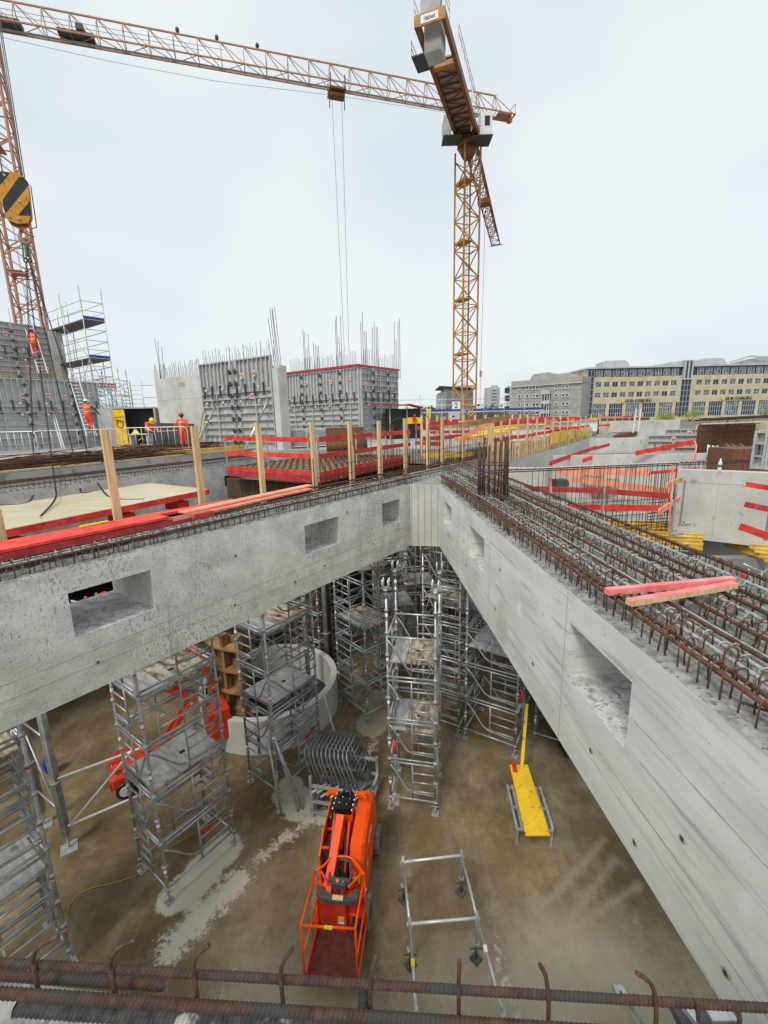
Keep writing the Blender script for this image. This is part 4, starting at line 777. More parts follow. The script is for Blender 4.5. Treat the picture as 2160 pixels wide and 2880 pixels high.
# two fresh battens on the right beam
q = [P(u, v, 7.19) for u, v in ((1705, 1672), (2062, 1638))]; plank(q[0], q[1], .055, .05, K['pinkred'], 'batten', 'bright pink red batten lying across the right beam, farther one', group='battens on the right beam')
q = [P(u, v, 7.19) for u, v in ((1768, 1702), (2063, 1652))]; m = MB(); d = (q[1]-q[0]).normalized(); y = UP.cross(d).normalized(); z = d.cross(y); l = (q[1]-q[0]).length
m.obox(q[0], d, y, z, (0, -.03, 0), (l, .03, .045), 0); m.obox(q[0], d, y, z, (-.002, -.0325, -.001), (l+.002, -.0301, .040), 1); m.obox(q[0], d, y, z, (-.003, -.03, 0), (-.0001, .03, .044), 1); m.obox(q[0], d, y, z, (l+.0001, -.03, 0), (l+.003, .03, .044), 1)
single('batten', m, [K['pinkred'], K['pine']], 'pink batten with bare wood edge lying across the right beam, nearer one', 'batten', 'battens on the right beam')
# ================= HANGING PLYWOOD TABLE =================
tq = [P(u, v, z) for u, v, z in ((8, 1494, 6.8), (583, 1378, 6.8), (423, 1360, 6.8), (0, 1425, 6.8))]
dT = (tq[1]-tq[0]).normalized(); tq[0] = tq[0]-dT*.5; tq[3] = tq[3]-dT*.9
tb = thing('table_form', 'pale plywood table with bright red edge hanging from four chains', 'formwork table', sum(tq, Vector((0, 0, 0)))/4)
part('plywood_top', MB().slabshape(tq, (0, 0, 1), .022), K['ply'], tb)
for i in range(4):
    a, b = tq[i], tq[(i+1) % 4]; n = (b-a).normalized().cross(V3(0, 0, 1)); part('red_edge', MB().bar(a+n*.03-V3(0, 0, .05), b+n*.03-V3(0, 0, .05), .05, .14), K['red'], tb)
nT = V3(-dT.y, dT.x, 0)
for s in (.7, 3.0, 4.6):
    c = tq[0]+dT*s+nT*.35; m = MB(); m.box((c.x, c.y, 6.50), (.34, .5, .20), math.atan2(dT.y, dT.x)); m.bar((c.x, c.y, 6.42), (c.x+.2, c.y+.25, 5.9), .12, .10); part('folded_leg', m, K['redm'], tb)
    m = MB(); m.bar(V3(c.x+.12, c.y-.02, 6.4), V3(c.x+.12, c.y-.02, 6.15), .05, .05); part('leg_strut', m, K['steel'], tb)
for a, b, r_, k_ in ((P(212, 1708, 5.75), P(300, 1668, 5.85), .07, 'redm'), (P(225, 1730, 5.6), P(330, 1690, 5.5), .03, 'alu'), (P(240, 1680, 5.9), P(262, 1740, 5.3), .04, 'dred'), (P(200, 1690, 5.6), P(330, 1720, 5.4), .025, 'alu'), (P(270, 1670, 6.1), P(275, 1730, 5.3), .03, 'steel')): part('lowered_strut', MB().bar(a, b, r_), K[k_], tb)
# ================= PLATFORM WITH RED RAILS =================
pf = [P(u, v, 7.0) for u, v in ((641, 1322), (896, 1341), (1151, 1289))]; pf.append(pf[0]+(pf[2]-pf[1]))
t = thing('platform', 'flat rebar covered platform ringed by three rows of red boards', 'platform', sum(pf, Vector((0, 0, 0)))/4)
m = MB(); m.slabshape([p-V3(0, 0, .03) for p in pf], (0, 0, 1), .06); part('platform_deck', m, K['oldwood'], t)
for i in (0, 1): a, b = pf[i], pf[i+1]; n = (b-a).normalized().cross(V3(0, 0, 1)); part('edge_beam', MB().bar(a+n*.02-V3(0, 0, .09), b+n*.02-V3(0, 0, .09), .05, .22), K['dred'], t)
m = MB(); e1_ = (pf[2]-pf[1]); e2_ = (pf[0]-pf[1])
for i in range(14): k = (i+.5)/14; m.tube(pf[1]+e2_*k+V3(0, 0, .1), pf[2]+e2_*k+V3(0, 0, .1), .012, 5)
for i in range(18): k = (i+.5)/18; m.tube(pf[1]+e1_*k+V3(0, 0, .125), pf[0]+e1_*k+V3(0, 0, .125), .012, 5)
part('rebar_mesh', m, K['rebar'], t)
def guard(pts, hs, lab, name='guard_rail', mat='red', post_every=1.6, h=1.2, wb=.15, post='steel', over=.0, cat='guard rail', skew=None):
    t = thing(name, lab, cat, pts[0])
    for a, b in zip(pts, pts[1:]):
        d = (b-a).normalized(); n = d.cross(V3(0, 0, 1)); l = (b-a).length
        k = max(1, int(l/2.6))
        for z in hs:
            for i in range(k):
                p = a+d*(l*i/k-over*(i == 0)); q = a+d*(l*(i+1)/k+over*(i == k-1)); j = (i % 2)*.02+.002
                part('rail_board', MB().bar(p+n*(.035+j)+V3(0, 0, z+random.uniform(-.02, .02)), q+n*(.035+j)+V3(0, 0, z+random.uniform(-.02, .02)), .03, wb), K[random.choice(mat) if isinstance(mat, list) else mat], t)
        kk = max(1, int(l/post_every))
        for i in range(kk+1):
            p = a+d*(l*i/kk); part('post', MB().bar(p-V3(0, 0, .15), p+V3(0, 0, h), .04 if post == 'steel' else .08, .04), K[post], t)
    return t
guard([pf[0], pf[1]], (.08, .60, 1.10), 'red board railing on the left front of the platform', post_every=1.9)
guard([pf[1]+(pf[2]-pf[1])*.01, pf[2]], (.08, .60, 1.10), 'red board railing on the long right side of the platform', post_every=1.7)
# edge board of the left deck and the timber on it
plank(QP(-6, 1.45, 7.40), QP(4.4, 1.38, 7.40), .22, .05, K['oldwood'], 'edge_plank', 'long pale plank along the edge of the left deck', group='planks on the deck edge')
plank(QP(4.5, 1.45, 7.40), QP(10.6, 1.30, 7.40), .2, .05, K['oldwood'], 'edge_plank', 'old plank along the deck edge below the yellow timber', group='planks on the deck edge')
plank(QP(5.8, 2.1, 7.42), QP(10.3, 1.9, 7.42), .28, .16, K['h20'], 'timber_stack', 'yellow timber stack behind the second pine post', 'timber stack')
plank(QP(3.2, 3.2, 7.44), QP(10.6, 2.7, 7.44), .5, .12, K['dred'], 'plank_stack', 'long dark red plank stack behind the yellow timber', 'plank stack')
plank(QP(4.0, 3.0, 7.57), QP(8.2, 2.85, 7.60), .18, .03, K['orange_b'], 'plank', 'pale plank on the dark red stack', 'plank')
for i in range(3): plank(QP(-2+i*.3, 3.2+.35*i, 7.40+.05*i), QP(2.6+i*.3, 3.1+.3*i, 7.40+.05*i), .12, .04, K[('oldwood', 'dred', 'oldwood')[i]], 'plank', ['weathered plank on the rebar heap, lowest of three', 'dark red plank on the rebar heap', 'weathered plank on the rebar heap, topmost of three'][i], group='planks on the rebar heap')
# heaps of loose rebar on the left deck
for i, (s0, t0, lab) in enumerate([(-5, 1.9, 'heap of rusty bars lying along the left deck edge'), (-3.5, 3.6, 'heap of rusty bars farther back on the left deck'), (2.2, 2.4, 'bundle of brown bars behind the first pine post'), (5.5, 3.6, 'bundle of dark bars before the red helmet worker'), (-1.0, 2.8, 'wide dark tangle of bars in front of the middle barrier')]):
    t = thing('rebar_heap', lab, 'rebar heap', QP(s0+2, t0, 7.38)); bm_ = MB(); b2 = MB()
    for k in range(120):
        a = QP(s0+random.uniform(-.5, 1.2), t0+random.gauss(0, .5), 7.40+abs(random.gauss(0, .16))); b = QP(s0+4.2+random.uniform(-1, 1), t0+random.gauss(0, .55), 7.40+abs(random.gauss(0, .16))); (bm_ if k % 3 else b2).path([a, (a+b)/2+V3(0, 0, random.uniform(0, .07)), b], .012, 5)
    part('bars', bm_, K['rebar'], t); part('caked_bars', b2, K['rebar_or'], t)
for i, (s, tt, lab) in enumerate([(4.2, 2.0, 'left one of two rusty stubs of bundled bars on the deck'), (4.9, 2.1, 'right one of two rusty stubs of bundled bars on the deck')]):
    m = MB(); 
    for k in range(12): a = QP(s+random.uniform(-.13, .13), tt+random.uniform(-.13, .13), 7.38); m.tube(a, a+V3(random.uniform(-.02, .02), 0, .5+random.uniform(-.05, .05)), .022, 5)
    single('bar_stub', m, K['rebar'], lab, 'rebar stub', 'rusty bar stubs')
# ================= CROWD BARRIERS =================
def barrier(p, q, h, lab):
    t = thing('barrier', lab, 'barrier', p, 0, 'grey crowd barriers on the left deck'); d = (q-p); u = V3(0, 0, 1)
    part('frame', MB().path([p+u*.05, p+u*(h-.15), p+d*.02+u*(h-.03), p+d*.06+u*h, p+d*.94+u*h, p+d*.98+u*(h-.03), q+u*(h-.15), q+u*.05], .021, 7), K['alu'], t)
    part('bottom_rail', MB().tube(p+u*.18, q+u*.18, .018, 6), K['alu'], t)
    for i in range(1, 10): part('upright', MB().tube(p+d*(i/10)+u*.18, p+d*(i/10)+u*h, .009, 5), K['alu'], t)
    n = V3(-d.y, d.x, 0).normalized()
    for k in (.04, .96): part('foot', MB().tube(p+d*k-n*.28+u*.02, p+d*k+n*.28+u*.02, .02, 5), K['alu'], t)
def DK(u, s, z=7.38):   # point on the deck below image column u at depth s
    p = Dp(u, 1200, s); p.z = z; return p
barrier(DK(88, 17.2), DK(330, 18.6), 1.12, 'grey barrier in the middle of the three, below the lower ladder')
barrier(DK(340, 18.6), DK(525, 18.8), 1.15, 'grey barrier in front of the two workers in orange')
barrier(DK(-110, 15.6), DK(96, 15.9), 1.12, 'grey barrier cut off by the left edge of the picture')
# ================= STEEL FORMWORK WALLS =================
UZ = V3(0, 0, 1)
def panel(m, o, d, n, w, h, kind='h'):
    """steel framed panel: o bottom left seen from the front, d along, n towards viewer; materials 0 frame 1 sheet"""
    m.obox(o, d, n, UZ, (0, -.02, 0), (w, .0, h), 1); D = .12
    for x in (0, w-.06): m.obox(o, d, n, UZ, (x, .001, 0), (x+.06, D, h))
    for z in (0, h-.06): m.obox(o, d, n, UZ, (.061, .001, z), (w-.061, D-.003, z+.06))
    if kind == 'h':
        k = max(2, round(h/.34))
        for i in range(1, k): m.obox(o, d, n, UZ, (.061, .001, h*i/k-.022), (w-.061, D-.006, h*i/k+.022))
        for x in ((w/2,) if w > 1.3 else ()): m.obox(o, d, n, UZ, (x-.03, .001, .061), (x+.03, D-.009, h-.061))
        for x in ([w*.17, w*.34, w*.66, w*.83] if w > 1.3 else [w*.33, w*.66]):
            for i in (1, k-2): m.obox(o, d, n, UZ, (x-.015, .001, h*i/k+.023), (x+.015, D-.012, h*(i+1)/k-.023))
    else:
        k = max(3, round(w/.29))
        for i in range(1, k): m.obox(o, d, n, UZ, (w*i/k-.022, .001, .061), (w*i/k+.022, D-.006, h-.061))
def label_plate(par, o, d, n, x, z, s=.25):
    m = MB(); m.obox(o, d, n, UZ, (x, .125, z), (x+s*.8, .13, z+s), 0)
    for (a, b, c, e) in ((.10, .12, .32, .88), (.48, .12, .70, .88), (.32, .38, .48, .62)): m.obox(o, d, n, UZ, (x+s*a, .131, z+s*b), (x+s*c, .134, z+s*e), 1)
    part('label_plate', m, [K['lblwhite'], K['lblred']], par)
def formwall(name, lab, a, b, z0, rows, cols, nrm=None, labels=(), cap=None, clamps=True, th=.3):
    a = V3(a.x, a.y, z0); b = V3(b.x, b.y, z0); d = (b-a).normalized(); l = (b-a).length; n = V3(d.y, -d.x, 0)
    t = thing(name, lab, 'formwork wall', a); z = 0
    for (h, kind) in rows:
        x = 0
        for c in cols:
            w = c*l; m = MB(); panel(m, a+d*x+UZ*z, d, n, w-.012, h-.012, kind); part('panel', m, [K['steel2'], K['sheet']], t); x += w
        z += h
    if clamps:
        m = MB(); x = 0
        for c in list(cols)[:-1]:
            x += c*l
            for k in range(int(z/.55)): zz = .3+k*.55; m.obox(a, d, n, UZ, (x-.13, .125, zz), (x+.12, .19, zz+.07)); m.obox(a, d, n, UZ, (x-.03, .14, zz-.08), (x+.02, .22, zz+.15))
        zj = rows[0][0]
        for k in range(int(l/.6)): m.obox(a, d, n, UZ, (.3+k*.6, .126, zj-.28), (.37+k*.6, .2, zj+.3)); 
        for k in range(int(l/.75)): m.obox(a, d, n, UZ, (.3+k*.75, .127, zj-.45), (.45+k*.75, .24, zj-.38))
        part('clamps', m, K['dgrey'], t)
        m = MB()
        for k in range(int(l/1.25)):
            for zz in (zj-.5, zj+.12): q = a+d*(.5+k*1.25)+UZ*zz; m.tube(q+n*.12, q+n*.26, .03, 6); m.tube(q+n*.2, q+n*.22, .07, 8)
        part('tie_bolts', m, K['alu'], t)
    for (x, zz) in labels: label_plate(t, a, d, n, x*l, zz)
    if cap: part('cap_board', MB().obox(a, d, n, UZ, (-.1, -.02, z+.002), (l+.1, .16, z+cap)), K['dred'], t)
    return t, a, d, n, z
def starters(par_or_none, a, b, z, cnt, h, name='starter_bars', lab=None, mat='rebar', r=.012, jit=.04, grey=True):
    t = thing(name, lab, 'rebar', a); ms = []
    for i in range(cnt):
        p = a.lerp(b, (i+random.uniform(-.1, .1))/max(1, cnt-1)); ms.append(Matrix.Translation((p.x, p.y, z)) @ Matrix.Rotation(random.gauss(0, jit), 4, 'Y') @ Matrix.Diagonal((1, 1, h*random.choice((1, 1, .95, 1.05, .85, .7)), 1)))
    many('starter_bar', MB().tube((0, 0, 0), (0, 0, 1), r, 5), K[mat], t, ms); return t
K['rebar_g'] = noisy('greyish_rebar', (.11, .10, .10), (.24, .215, .20), 8, .7, .3)
# middle wall
WMr = V3(-4.86, 20.56, 0); WMl = V3(-9.15, 23.21, 0)
wm = formwall('formwork_wall', 'tall grey steel formwork wall held by two slanting struts', WMl, WMr, 7.38, [(2.75, 'h'), (1.46, 'v')], [.46, .08, .46], labels=[(.16, 2.35), (.72, 2.35), (.60, 3.3), (.76, 3.35)])
dW = wm[2]; nW = wm[3]
m = MB(); o = V3(WMl.x, WMl.y, 0)-nW*.05; ln = (WMr-WMl).length
m.obox(o, dW, -nW, UZ, (-4.15, 0, 7.3), (ln+.38, .42, 11.12)); m.obox(o, dW, -nW, UZ, (ln+.05, -.17, 7.3), (ln+.40, -.002, 11.0))
single('concrete_wall', m, K['conc_wall'], 'plain grey concrete wall running left from the strutted formwork', 'concrete wall')
m = MB(); 
for (x0, z0_, x1, z1_) in ((-4.1, 9.95, 0, 9.97), (-2.1, 7.4, -2.08, 11.1)): m.obox(o, dW, nW, UZ, (x0, .0, z0_), (x1, .004, z1_))
for x, z in ((-3.1, 8.9), (-1.5, 8.95), (-.8, 8.9), (-2.9, 9.2)): m.obox(o, dW, nW, UZ, (x, 0, z), (x+.05, .004, z+.06))
m.obox(o, dW, nW, UZ, (-2.05, 0, 10.6), (-1.5, .005, 10.82)); single('wall_marks', m, K['seam'], 'thin joints and a small dark recess in the plain grey wall', 'joint marks')
starters(None, o-dW*4.1, o-dW*.1, 11.12, 36, .75, lab='row of grey bars on top of the plain concrete wall', mat='rebar_g', r=.011)
starters(None, o-dW*.0-nW*.2, o+dW*ln-nW*.2, 11.3, 36, .95, lab='dense row of grey bars above the strutted formwork wall', mat='rebar_g', r=.011)
starters(None, o-dW*4.1-nW*.3, o-dW*3.7-nW*.3, 11.0, 3, 2.2, lab='three long bars at the left end of the plain wall', mat='rebar_g', r=.013)
starters(None, o+dW*(ln-.1)-nW*.2, o+dW*(ln+.3)-nW*.2, 11.0, 5, 2.6, lab='cluster of tall bars at the right end of the strutted wall', mat='rebar_g', r=.013)
for (uh, vh, uf, vf, lab) in ((612, 1130, 540, 1272, 'dark slanting strut, left of the two against the formwork wall'), (752, 1130, 688, 1266, 'bright slanting strut, right of the two against the formwork wall')):
    a = PL(uh, vh, wm[1]+nW*.2, (dW.x, dW.y)); b = P(uf, vf, 7.38); t = thing('wall_strut', lab, 'strut', b, 0, 'push pull struts')
    mid = a.lerp(b, .45); part('outer_tube', MB().tube(a, mid, .045, 7), K['steel'], t); part('inner_tube', MB().tube(mid, b, .065, 7), K['steel' if uh < 700 else 'alu'], t); part('collar', MB().tube(mid-(b-a)*.01, mid+(b-a)*.01, .10, 8), K['alu'], t)
for i, (x, lab) in enumerate(((-.25, 'longer of two boards leaning on the wall beside the formwork'), (-.05, 'shorter of two boards leaning on the wall beside the formwork'))):
    a = o+dW*(x-.05)+nW*.5; a.z = 7.4; b = o+dW*(x+.15)+nW*.1; b.z = 9.3-.1*i; single('leaning_board', MB().bar(a, b, .04, .12), K['pine'], lab, 'board')
# box formwork
BXc = V3(-1.33, 28.29, 0); BXl = V3(-6.76, 32.18, 0); BXr = V3(1.11, 31.26, 0)
t1 = formwall('formwork_wall', 'long side of the big grey formwork box, ribbed panels above', BXl, BXc, 7.38, [(2.7, 'h'), (1.8, 'v')], [.26, .26, .26, .22], labels=[(.26, 2.3), (.62, 2.3), (.30, 3.7), (.64, 3.6), (.88, 3.75)], cap=.16)
t2 = formwall('formwork_wall', 'short right side of the big grey formwork box', BXc+V3(.02, 0, 0), BXr, 7.38, [(2.7, 'h'), (1.8, 'h')], [.3, .4, .3], labels=[(.08, 3.3), (.35, 3.9), (.68, 3.9), (.1, 2.2), (.8, 3.2), (.12, .5)], cap=.12)
m = MB(); m.prism([tuple((BXl+V3(.3, .4, 0))[:2]), tuple((BXc+V3(0, .35, 0))[:2]), tuple((BXr+V3(-.3, .2, 0))[:2]), (-4.3, 35.2)], 7.4, 11.6); single('concrete_core', m, K['conc_wall'], 'concrete core hidden inside the big formwork box', 'concrete core')
starters(None, BXl+V3(.3, .6, 0), BXc+V3(-.2, .6, 0), 11.6, 40, 1.35, lab='thin bars above the long side of the formwork box', mat='rebar_g', r=.012, jit=.02)
starters(None, BXc+V3(.2, .5, 0), BXr+V3(-.2, .3, 0), 11.6, 20, 1.45, lab='thin bars above the short side of the formwork box', mat='rebar_g', r=.012, jit=.02)
for i, (k, h, side, lab) in enumerate([(.28, 3.2, 0, 'tall bar bundle above the left part of the box'), (.42, 2.3, 0, 'short thick bar bundle above the box'), (.72, 3.6, 0, 'tallest bar bundle above the middle of the box'), (.06, 3.8, 1, 'tall bar bundle at the box corner'), (.35, 3.2, 1, 'brown bar bundle right of the box corner'), (.95, 3.7, 1, 'bar bundle at the right end of the box')]):
    p = (BXl.lerp(BXc, k) if side == 0 else BXc.lerp(BXr, k))+V3(0, .5, 0); starters(None, p, p+V3(.35, -.1, 0), 11.4, 4, h, lab=lab, mat='rebar_g', r=.018, jit=.006)
# left lower and upper formwork
dQ_ = V3(.577, .817, 0); LWr = V3(-17.96, 28.69, 0); LWl = LWr-dQ_*8.4
t3 = formwall('formwork_wall', 'long lower grey formwork wall on the left behind the chains', LWl, LWr, 7.38, [(2.5, 'h'), (1.5, 'v')], [.28, .27, .27, .18], labels=[(.52, 2.9), (.66, 2.95), (.76, 2.9), (.93, 3.1), (.53, 1.9), (.72, 2.15), (.86, 1.7)])
UWr = Dp(130, 930, 29.3); UWr.z = 0; UWl = UWr-dQ_*7
t4 = formwall('formwork_wall', 'upper grey formwork wall behind the climbing worker', UWl, UWr, 11.6, [(1.9, 'h'), (1.75, 'h')], [.4, .32, .28], labels=[(.66, 2.8), (.78, .8), (.93, .8)])
nL_ = t4[3]
m = MB(); m.obox(UWl, dQ_, -nL_, UZ, (-2, .03, 7.4), (7.9, .45, 15.0)); m.obox(UWr, dQ_, -nL_, UZ, (.02, -.25, 11.45), (.45, .028, 15.0)); single('concrete_wall', m, K['conc_wall'], 'concrete wall rising behind the upper left formwork', 'concrete wall')
m = MB(); m.obox(UWl-nL_*-.0, dQ_, nL_, UZ, (-2, -.02, 11.0), (7.6, 1.0, 11.38)); single('walkway_deck', m, K['h20'], 'yellow beamed walkway deck between the two left formwork walls', 'walkway')
guard([UWl+nL_*1.1+UZ*11.3, UWr+dQ_*3.4+nL_*1.1+UZ*11.3], (.32, .12), 'red boards along the walkway between the left formwork walls', post_every=2.4, h=.5, mat=['dred', 'red'])
starters(None, UWr+dQ_*.9-nL_*.2, UWr+dQ_*3.6-nL_*.2, 11.3, 18, 1.0, lab='row of grey bars to the right of the upper left formwork', mat='rebar_g', r=.011)
starters(None, UWl+dQ_*3-nL_*.2, UWl+dQ_*6-nL_*.2, 15.0, 5, 1.2, lab='few bars sticking up at the top left wall', mat='rebar_g', r=.012)
# ladders
def ladder(a, b, w, lab, wd=None, n=None):
    t = thing('ladder', lab, 'ladder', a); ax = wd.normalized(); L_ = (b-a).length; n = n or int(L_/.28)
    for s in (-1, 1): part('side_rail', MB().bar(a+ax*s*w/2, b+ax*s*w/2, .055, .07), K['alu'], t)
    for i in range(1, n): part('rung', MB().tube(a.lerp(b, i/n)-ax*w/2, a.lerp(b, i/n)+ax*w/2, .022, 5), K['alu'], t)
    return t
l1a = Dp(258, 1226, 25.0); l1b = Dp(204, 1055, 26.6); ladder(l1a, l1b, .48, 'long lower aluminium ladder with the white helmeted worker', V3(.9, .3, 0))
l2a = Dp(122, 1050, 27.4); l2b = Dp(77, 905, 28.6); ladder(l2a, l2b, .48, 'upper aluminium ladder with the climbing worker in orange', V3(.9, .3, 0))
ladder(DK(167, 25.2), Dp(143, 1140, 26.0), .12, 'narrow bright strut ladder leaning on the lower left formwork', V3(.9, .3, 0), 3)
# container hut
ct = thing('site_container', 'grey corrugated site container with its yellow door open', 'container', DK(300, 27.5))
a = DK(278, 27.0); b = DK(322, 25.6); c = DK(440, 26.2); zt = 9.62
def corr(m, a, b, z0, z1, n, amp=.035, mi=0):
    d = (b-a); l = d.length; d /= l; nn = V3(d.y, -d.x, 0); vs = []; k = n*4
    for i in range(k+1):
        off = (0, 1, 1, 0)[i % 4]*amp; p = a+d*(l*i/k)+nn*off; vs += [(p.x, p.y, z0), (p.x, p.y, z1)]
    m.add(vs, [(2*i, 2*i+2, 2*i+3, 2*i+1) for i in range(k)], mi)
m = MB(); corr(m, a, b, 7.4, zt, 9); part('side_wall', m, K['steel2'], ct)
back = V3(-.5, 2.2, 0); m = MB(); m.add([a+UZ*0, a+back, c+back, c], [(0, 1, 2, 3)]); m.v = [(x, y, zt) for x, y, z in m.v]; m.add([(p.x, p.y, z) for z in (zt, zt+.08) for p in (a, b, c, c+back, a+back)], [(0, 1, 2, 3, 4)[::-1], (5, 6, 7, 8, 9)]+[(i, (i+1) % 5, 5+(i+1) % 5, 5+i) for i in range(5)]); part('roof', m, K['steel2'], ct)
m = MB(); m.add([(p.x, p.y, z) for z in (7.39, zt) for p in (b+back*.5, c+back*.5)], [(0, 1, 3, 2)]); m.add([(p.x, p.y, z) for z in (7.39, zt) for p in (c, c+back*.5)], [(0, 1, 3, 2)]); part('dark_interior', m, K['black'], ct)
m = MB(); d_ = DK(356, 25.4); m.bar(b+UZ*.02, b+UZ*(zt-7.4), .1, .1); m.bar(c, c+UZ*(zt-7.4), .1, .1); part('door_frame', m, K['oldwood'], ct)
m = MB(); m.slabshape([b+UZ*.03+V3(.06, 0, 0), d_+UZ*.03, d_+UZ*(zt-7.44), b+UZ*(zt-7.44)+V3(.06, 0, 0)], (0, -1, 0), .05)
dy = part('door', m, K['yellow'], ct, label='yellow open container door')
dd_ = (d_-b); m = MB(); q = b+dd_*.55+UZ*1.35+V3(0, -.06, 0)
m.path([q+dd_.normalized()*(.22*math.cos(x))+UZ*.22*math.sin(x) for x in [i*math.pi/7 for i in range(14)]], .03, 4, closed=True); m.bar(q-dd_*.35+UZ*.3, q+dd_*.3+UZ*.15, .02, .16, up=(0, 1, 0)); m.bar(q-dd_*.4+UZ*.42, q+dd_*.35+UZ*.42, .02, .05, up=(0, 1, 0))
part('door_emblem', m, K['tealsteel'], dy)
# grey screen boards and bench by the workers
m = MB(); m.slabshape([DK(434, 22.6), DK(548, 22.2), DK(546, 22.2, 8.65), DK(433, 22.6, 8.75)], (0, 1, 0), .05); single('dark_screen', m, K['dgrey'], 'dark grey board screen behind the two orange clad workers', 'screen')
bt = thing('work_bench', 'grey work bench in front of the yellow helmeted worker', 'bench', DK(393, 20.6)); p = DK(393, 20.6)
part('bench_top', MB().box((p.x, p.y, 8.22), (.95, .6, .05)), K['steel2'], bt)
for x in (-.4, .4): part('leg', MB().box((p.x+x, p.y, 7.79), (.08, .5, .80)), K['steel2'], bt)
m = MB(); p2 = V3(p.x-.2, p.y-.1, 8.25); m.add([p2+V3(-.16, -.05, 0), p2+V3(.18, -.05, 0), p2+V3(.18, .1, 0), p2+V3(-.16, .1, 0), p2+V3(-.02, 0, .2), p2+V3(.04, .05, .2)], [(0, 1, 5, 4), (2, 3, 4, 5), (1, 2, 5), (3, 0, 4), (0, 3, 2, 1)]); single('folded_plan', m, K['lblyel'], 'small pale yellow folded sheet on the work bench', 'folded sheet')
m = MB()
for k in range(40): q = DK(352, 23.5)+V3(random.gauss(0, .35), random.gauss(0, .25), abs(random.gauss(0, .16))); m.path([q, q+V3(random.uniform(-.2, .2), .1, random.uniform(0, .15)), q+V3(random.uniform(-.3, .3), .1, 0)], .03, 5)
single('yellow_cable_heap', m, K['hosey'], 'tangled yellow cables below the open container door', 'cable heap')
# grey mesh boxes in front of the big box
for i, (u0, u1, s, lab) in enumerate([(805, 862, 20.5, 'left grey steel crate in front of the formwork box'), (866, 915, 21, 'middle grey steel crate in front of the formwork box'), (918, 985, 21.4, 'right grey steel crate in front of the formwork box')]):
    a = DK(u0, s); b = DK(u1, s); t = thing('steel_crate', lab, 'crate', a, 0, 'grey steel crates'); w = (b-a).length
    m = MB(); 
    for x in (0, w): 
        for y in (0, 1.0): m.bar(a+V3(x, y, 0), a+V3(x, y, .9), .06)
    for z in (.1, .9):
        for y in (0, 1.0): m.bar(a+V3(0, y, z), a+V3(w, y, z), .05)
    part('frame', m, K['steel2'], t); m = MB(); m.box(a+V3(w/2, .5, .45), (w-.08, .9, .62)); part('contents', m, K['conc_dark'], t)
m = MB(); p = DK(968, 17.5); m.box((p.x, p.y+.3, 7.95), (1.5, .8, .8)); m.tube((p.x-.75, p.y, 7.6), (p.x+.9, p.y+.1, 7.7), .22, 8); single('rusty_bundle', m, K['rust_sheet'], 'rust brown bundle of mats behind the platform railing', 'mat bundle')
# shed right of the box
sh = thing('tool_shed', 'low dark shed with a curling red sheet roof right of the formwork box', 'shed', DK(1120, 29)); a = DK(1088, 28.5); b = DK(1195, 30)
m = MB(); m.prism([tuple(a[:2]), tuple((a+V3(2.25, 0, 0))[:2]), tuple((a+V3(2.25, 2, 0))[:2]), tuple((a+V3(0, 2, 0))[:2])], 7.4, 9.3); part('dark_body', m, K['black'], sh)
m = MB(); m.bar(a+V3(-.8, -.5, 2.25), a+V3(1.6, -.6, 2.1), .9, .05); m.bar(a+V3(1.3, -.6, 2.18), a+V3(2.2, -.3, 1.95), .9, .04); part('red_roof_sheet', m, K['dred'], sh)
for x in (.2, 1.3, 2.2): part('post', MB().bar(a+V3(x, -.5, 0), a+V3(x, -.5, 2.05), .08), K['oldwood'], sh)
m = MB(); q = a+V3(1.75, -.6, 1.15); m.box(q, (.85, .05, .4)); single('leaning_sheet', m, K['yellow'], 'yellow panel leaning on the dark shed', 'panel')
m = MB(); q = a+V3(1.75, -.85, 1.2); m.box(q, (.22, .2, .36)); m.tube(q+V3(0, 0, .18), q+V3(0, 0, .34), .07, 8); single('red_tank', m, K['redm'], 'small red tank beside the yellow panel of the shed', 'tank')
m = MB(); 
for k in range(4): m.path([a+V3(.3+.12*k, -.55, .2)]+[a+V3(.7+.5*math.cos(x), -.6-.02*k, .8+.5*math.sin(x)) for x in [j*.4+k*.3 for j in range(10)]], .02, 5)
single('hose_coil', m, K['dgrey'], 'coiled grey hose hanging in the dark shed', 'hose')
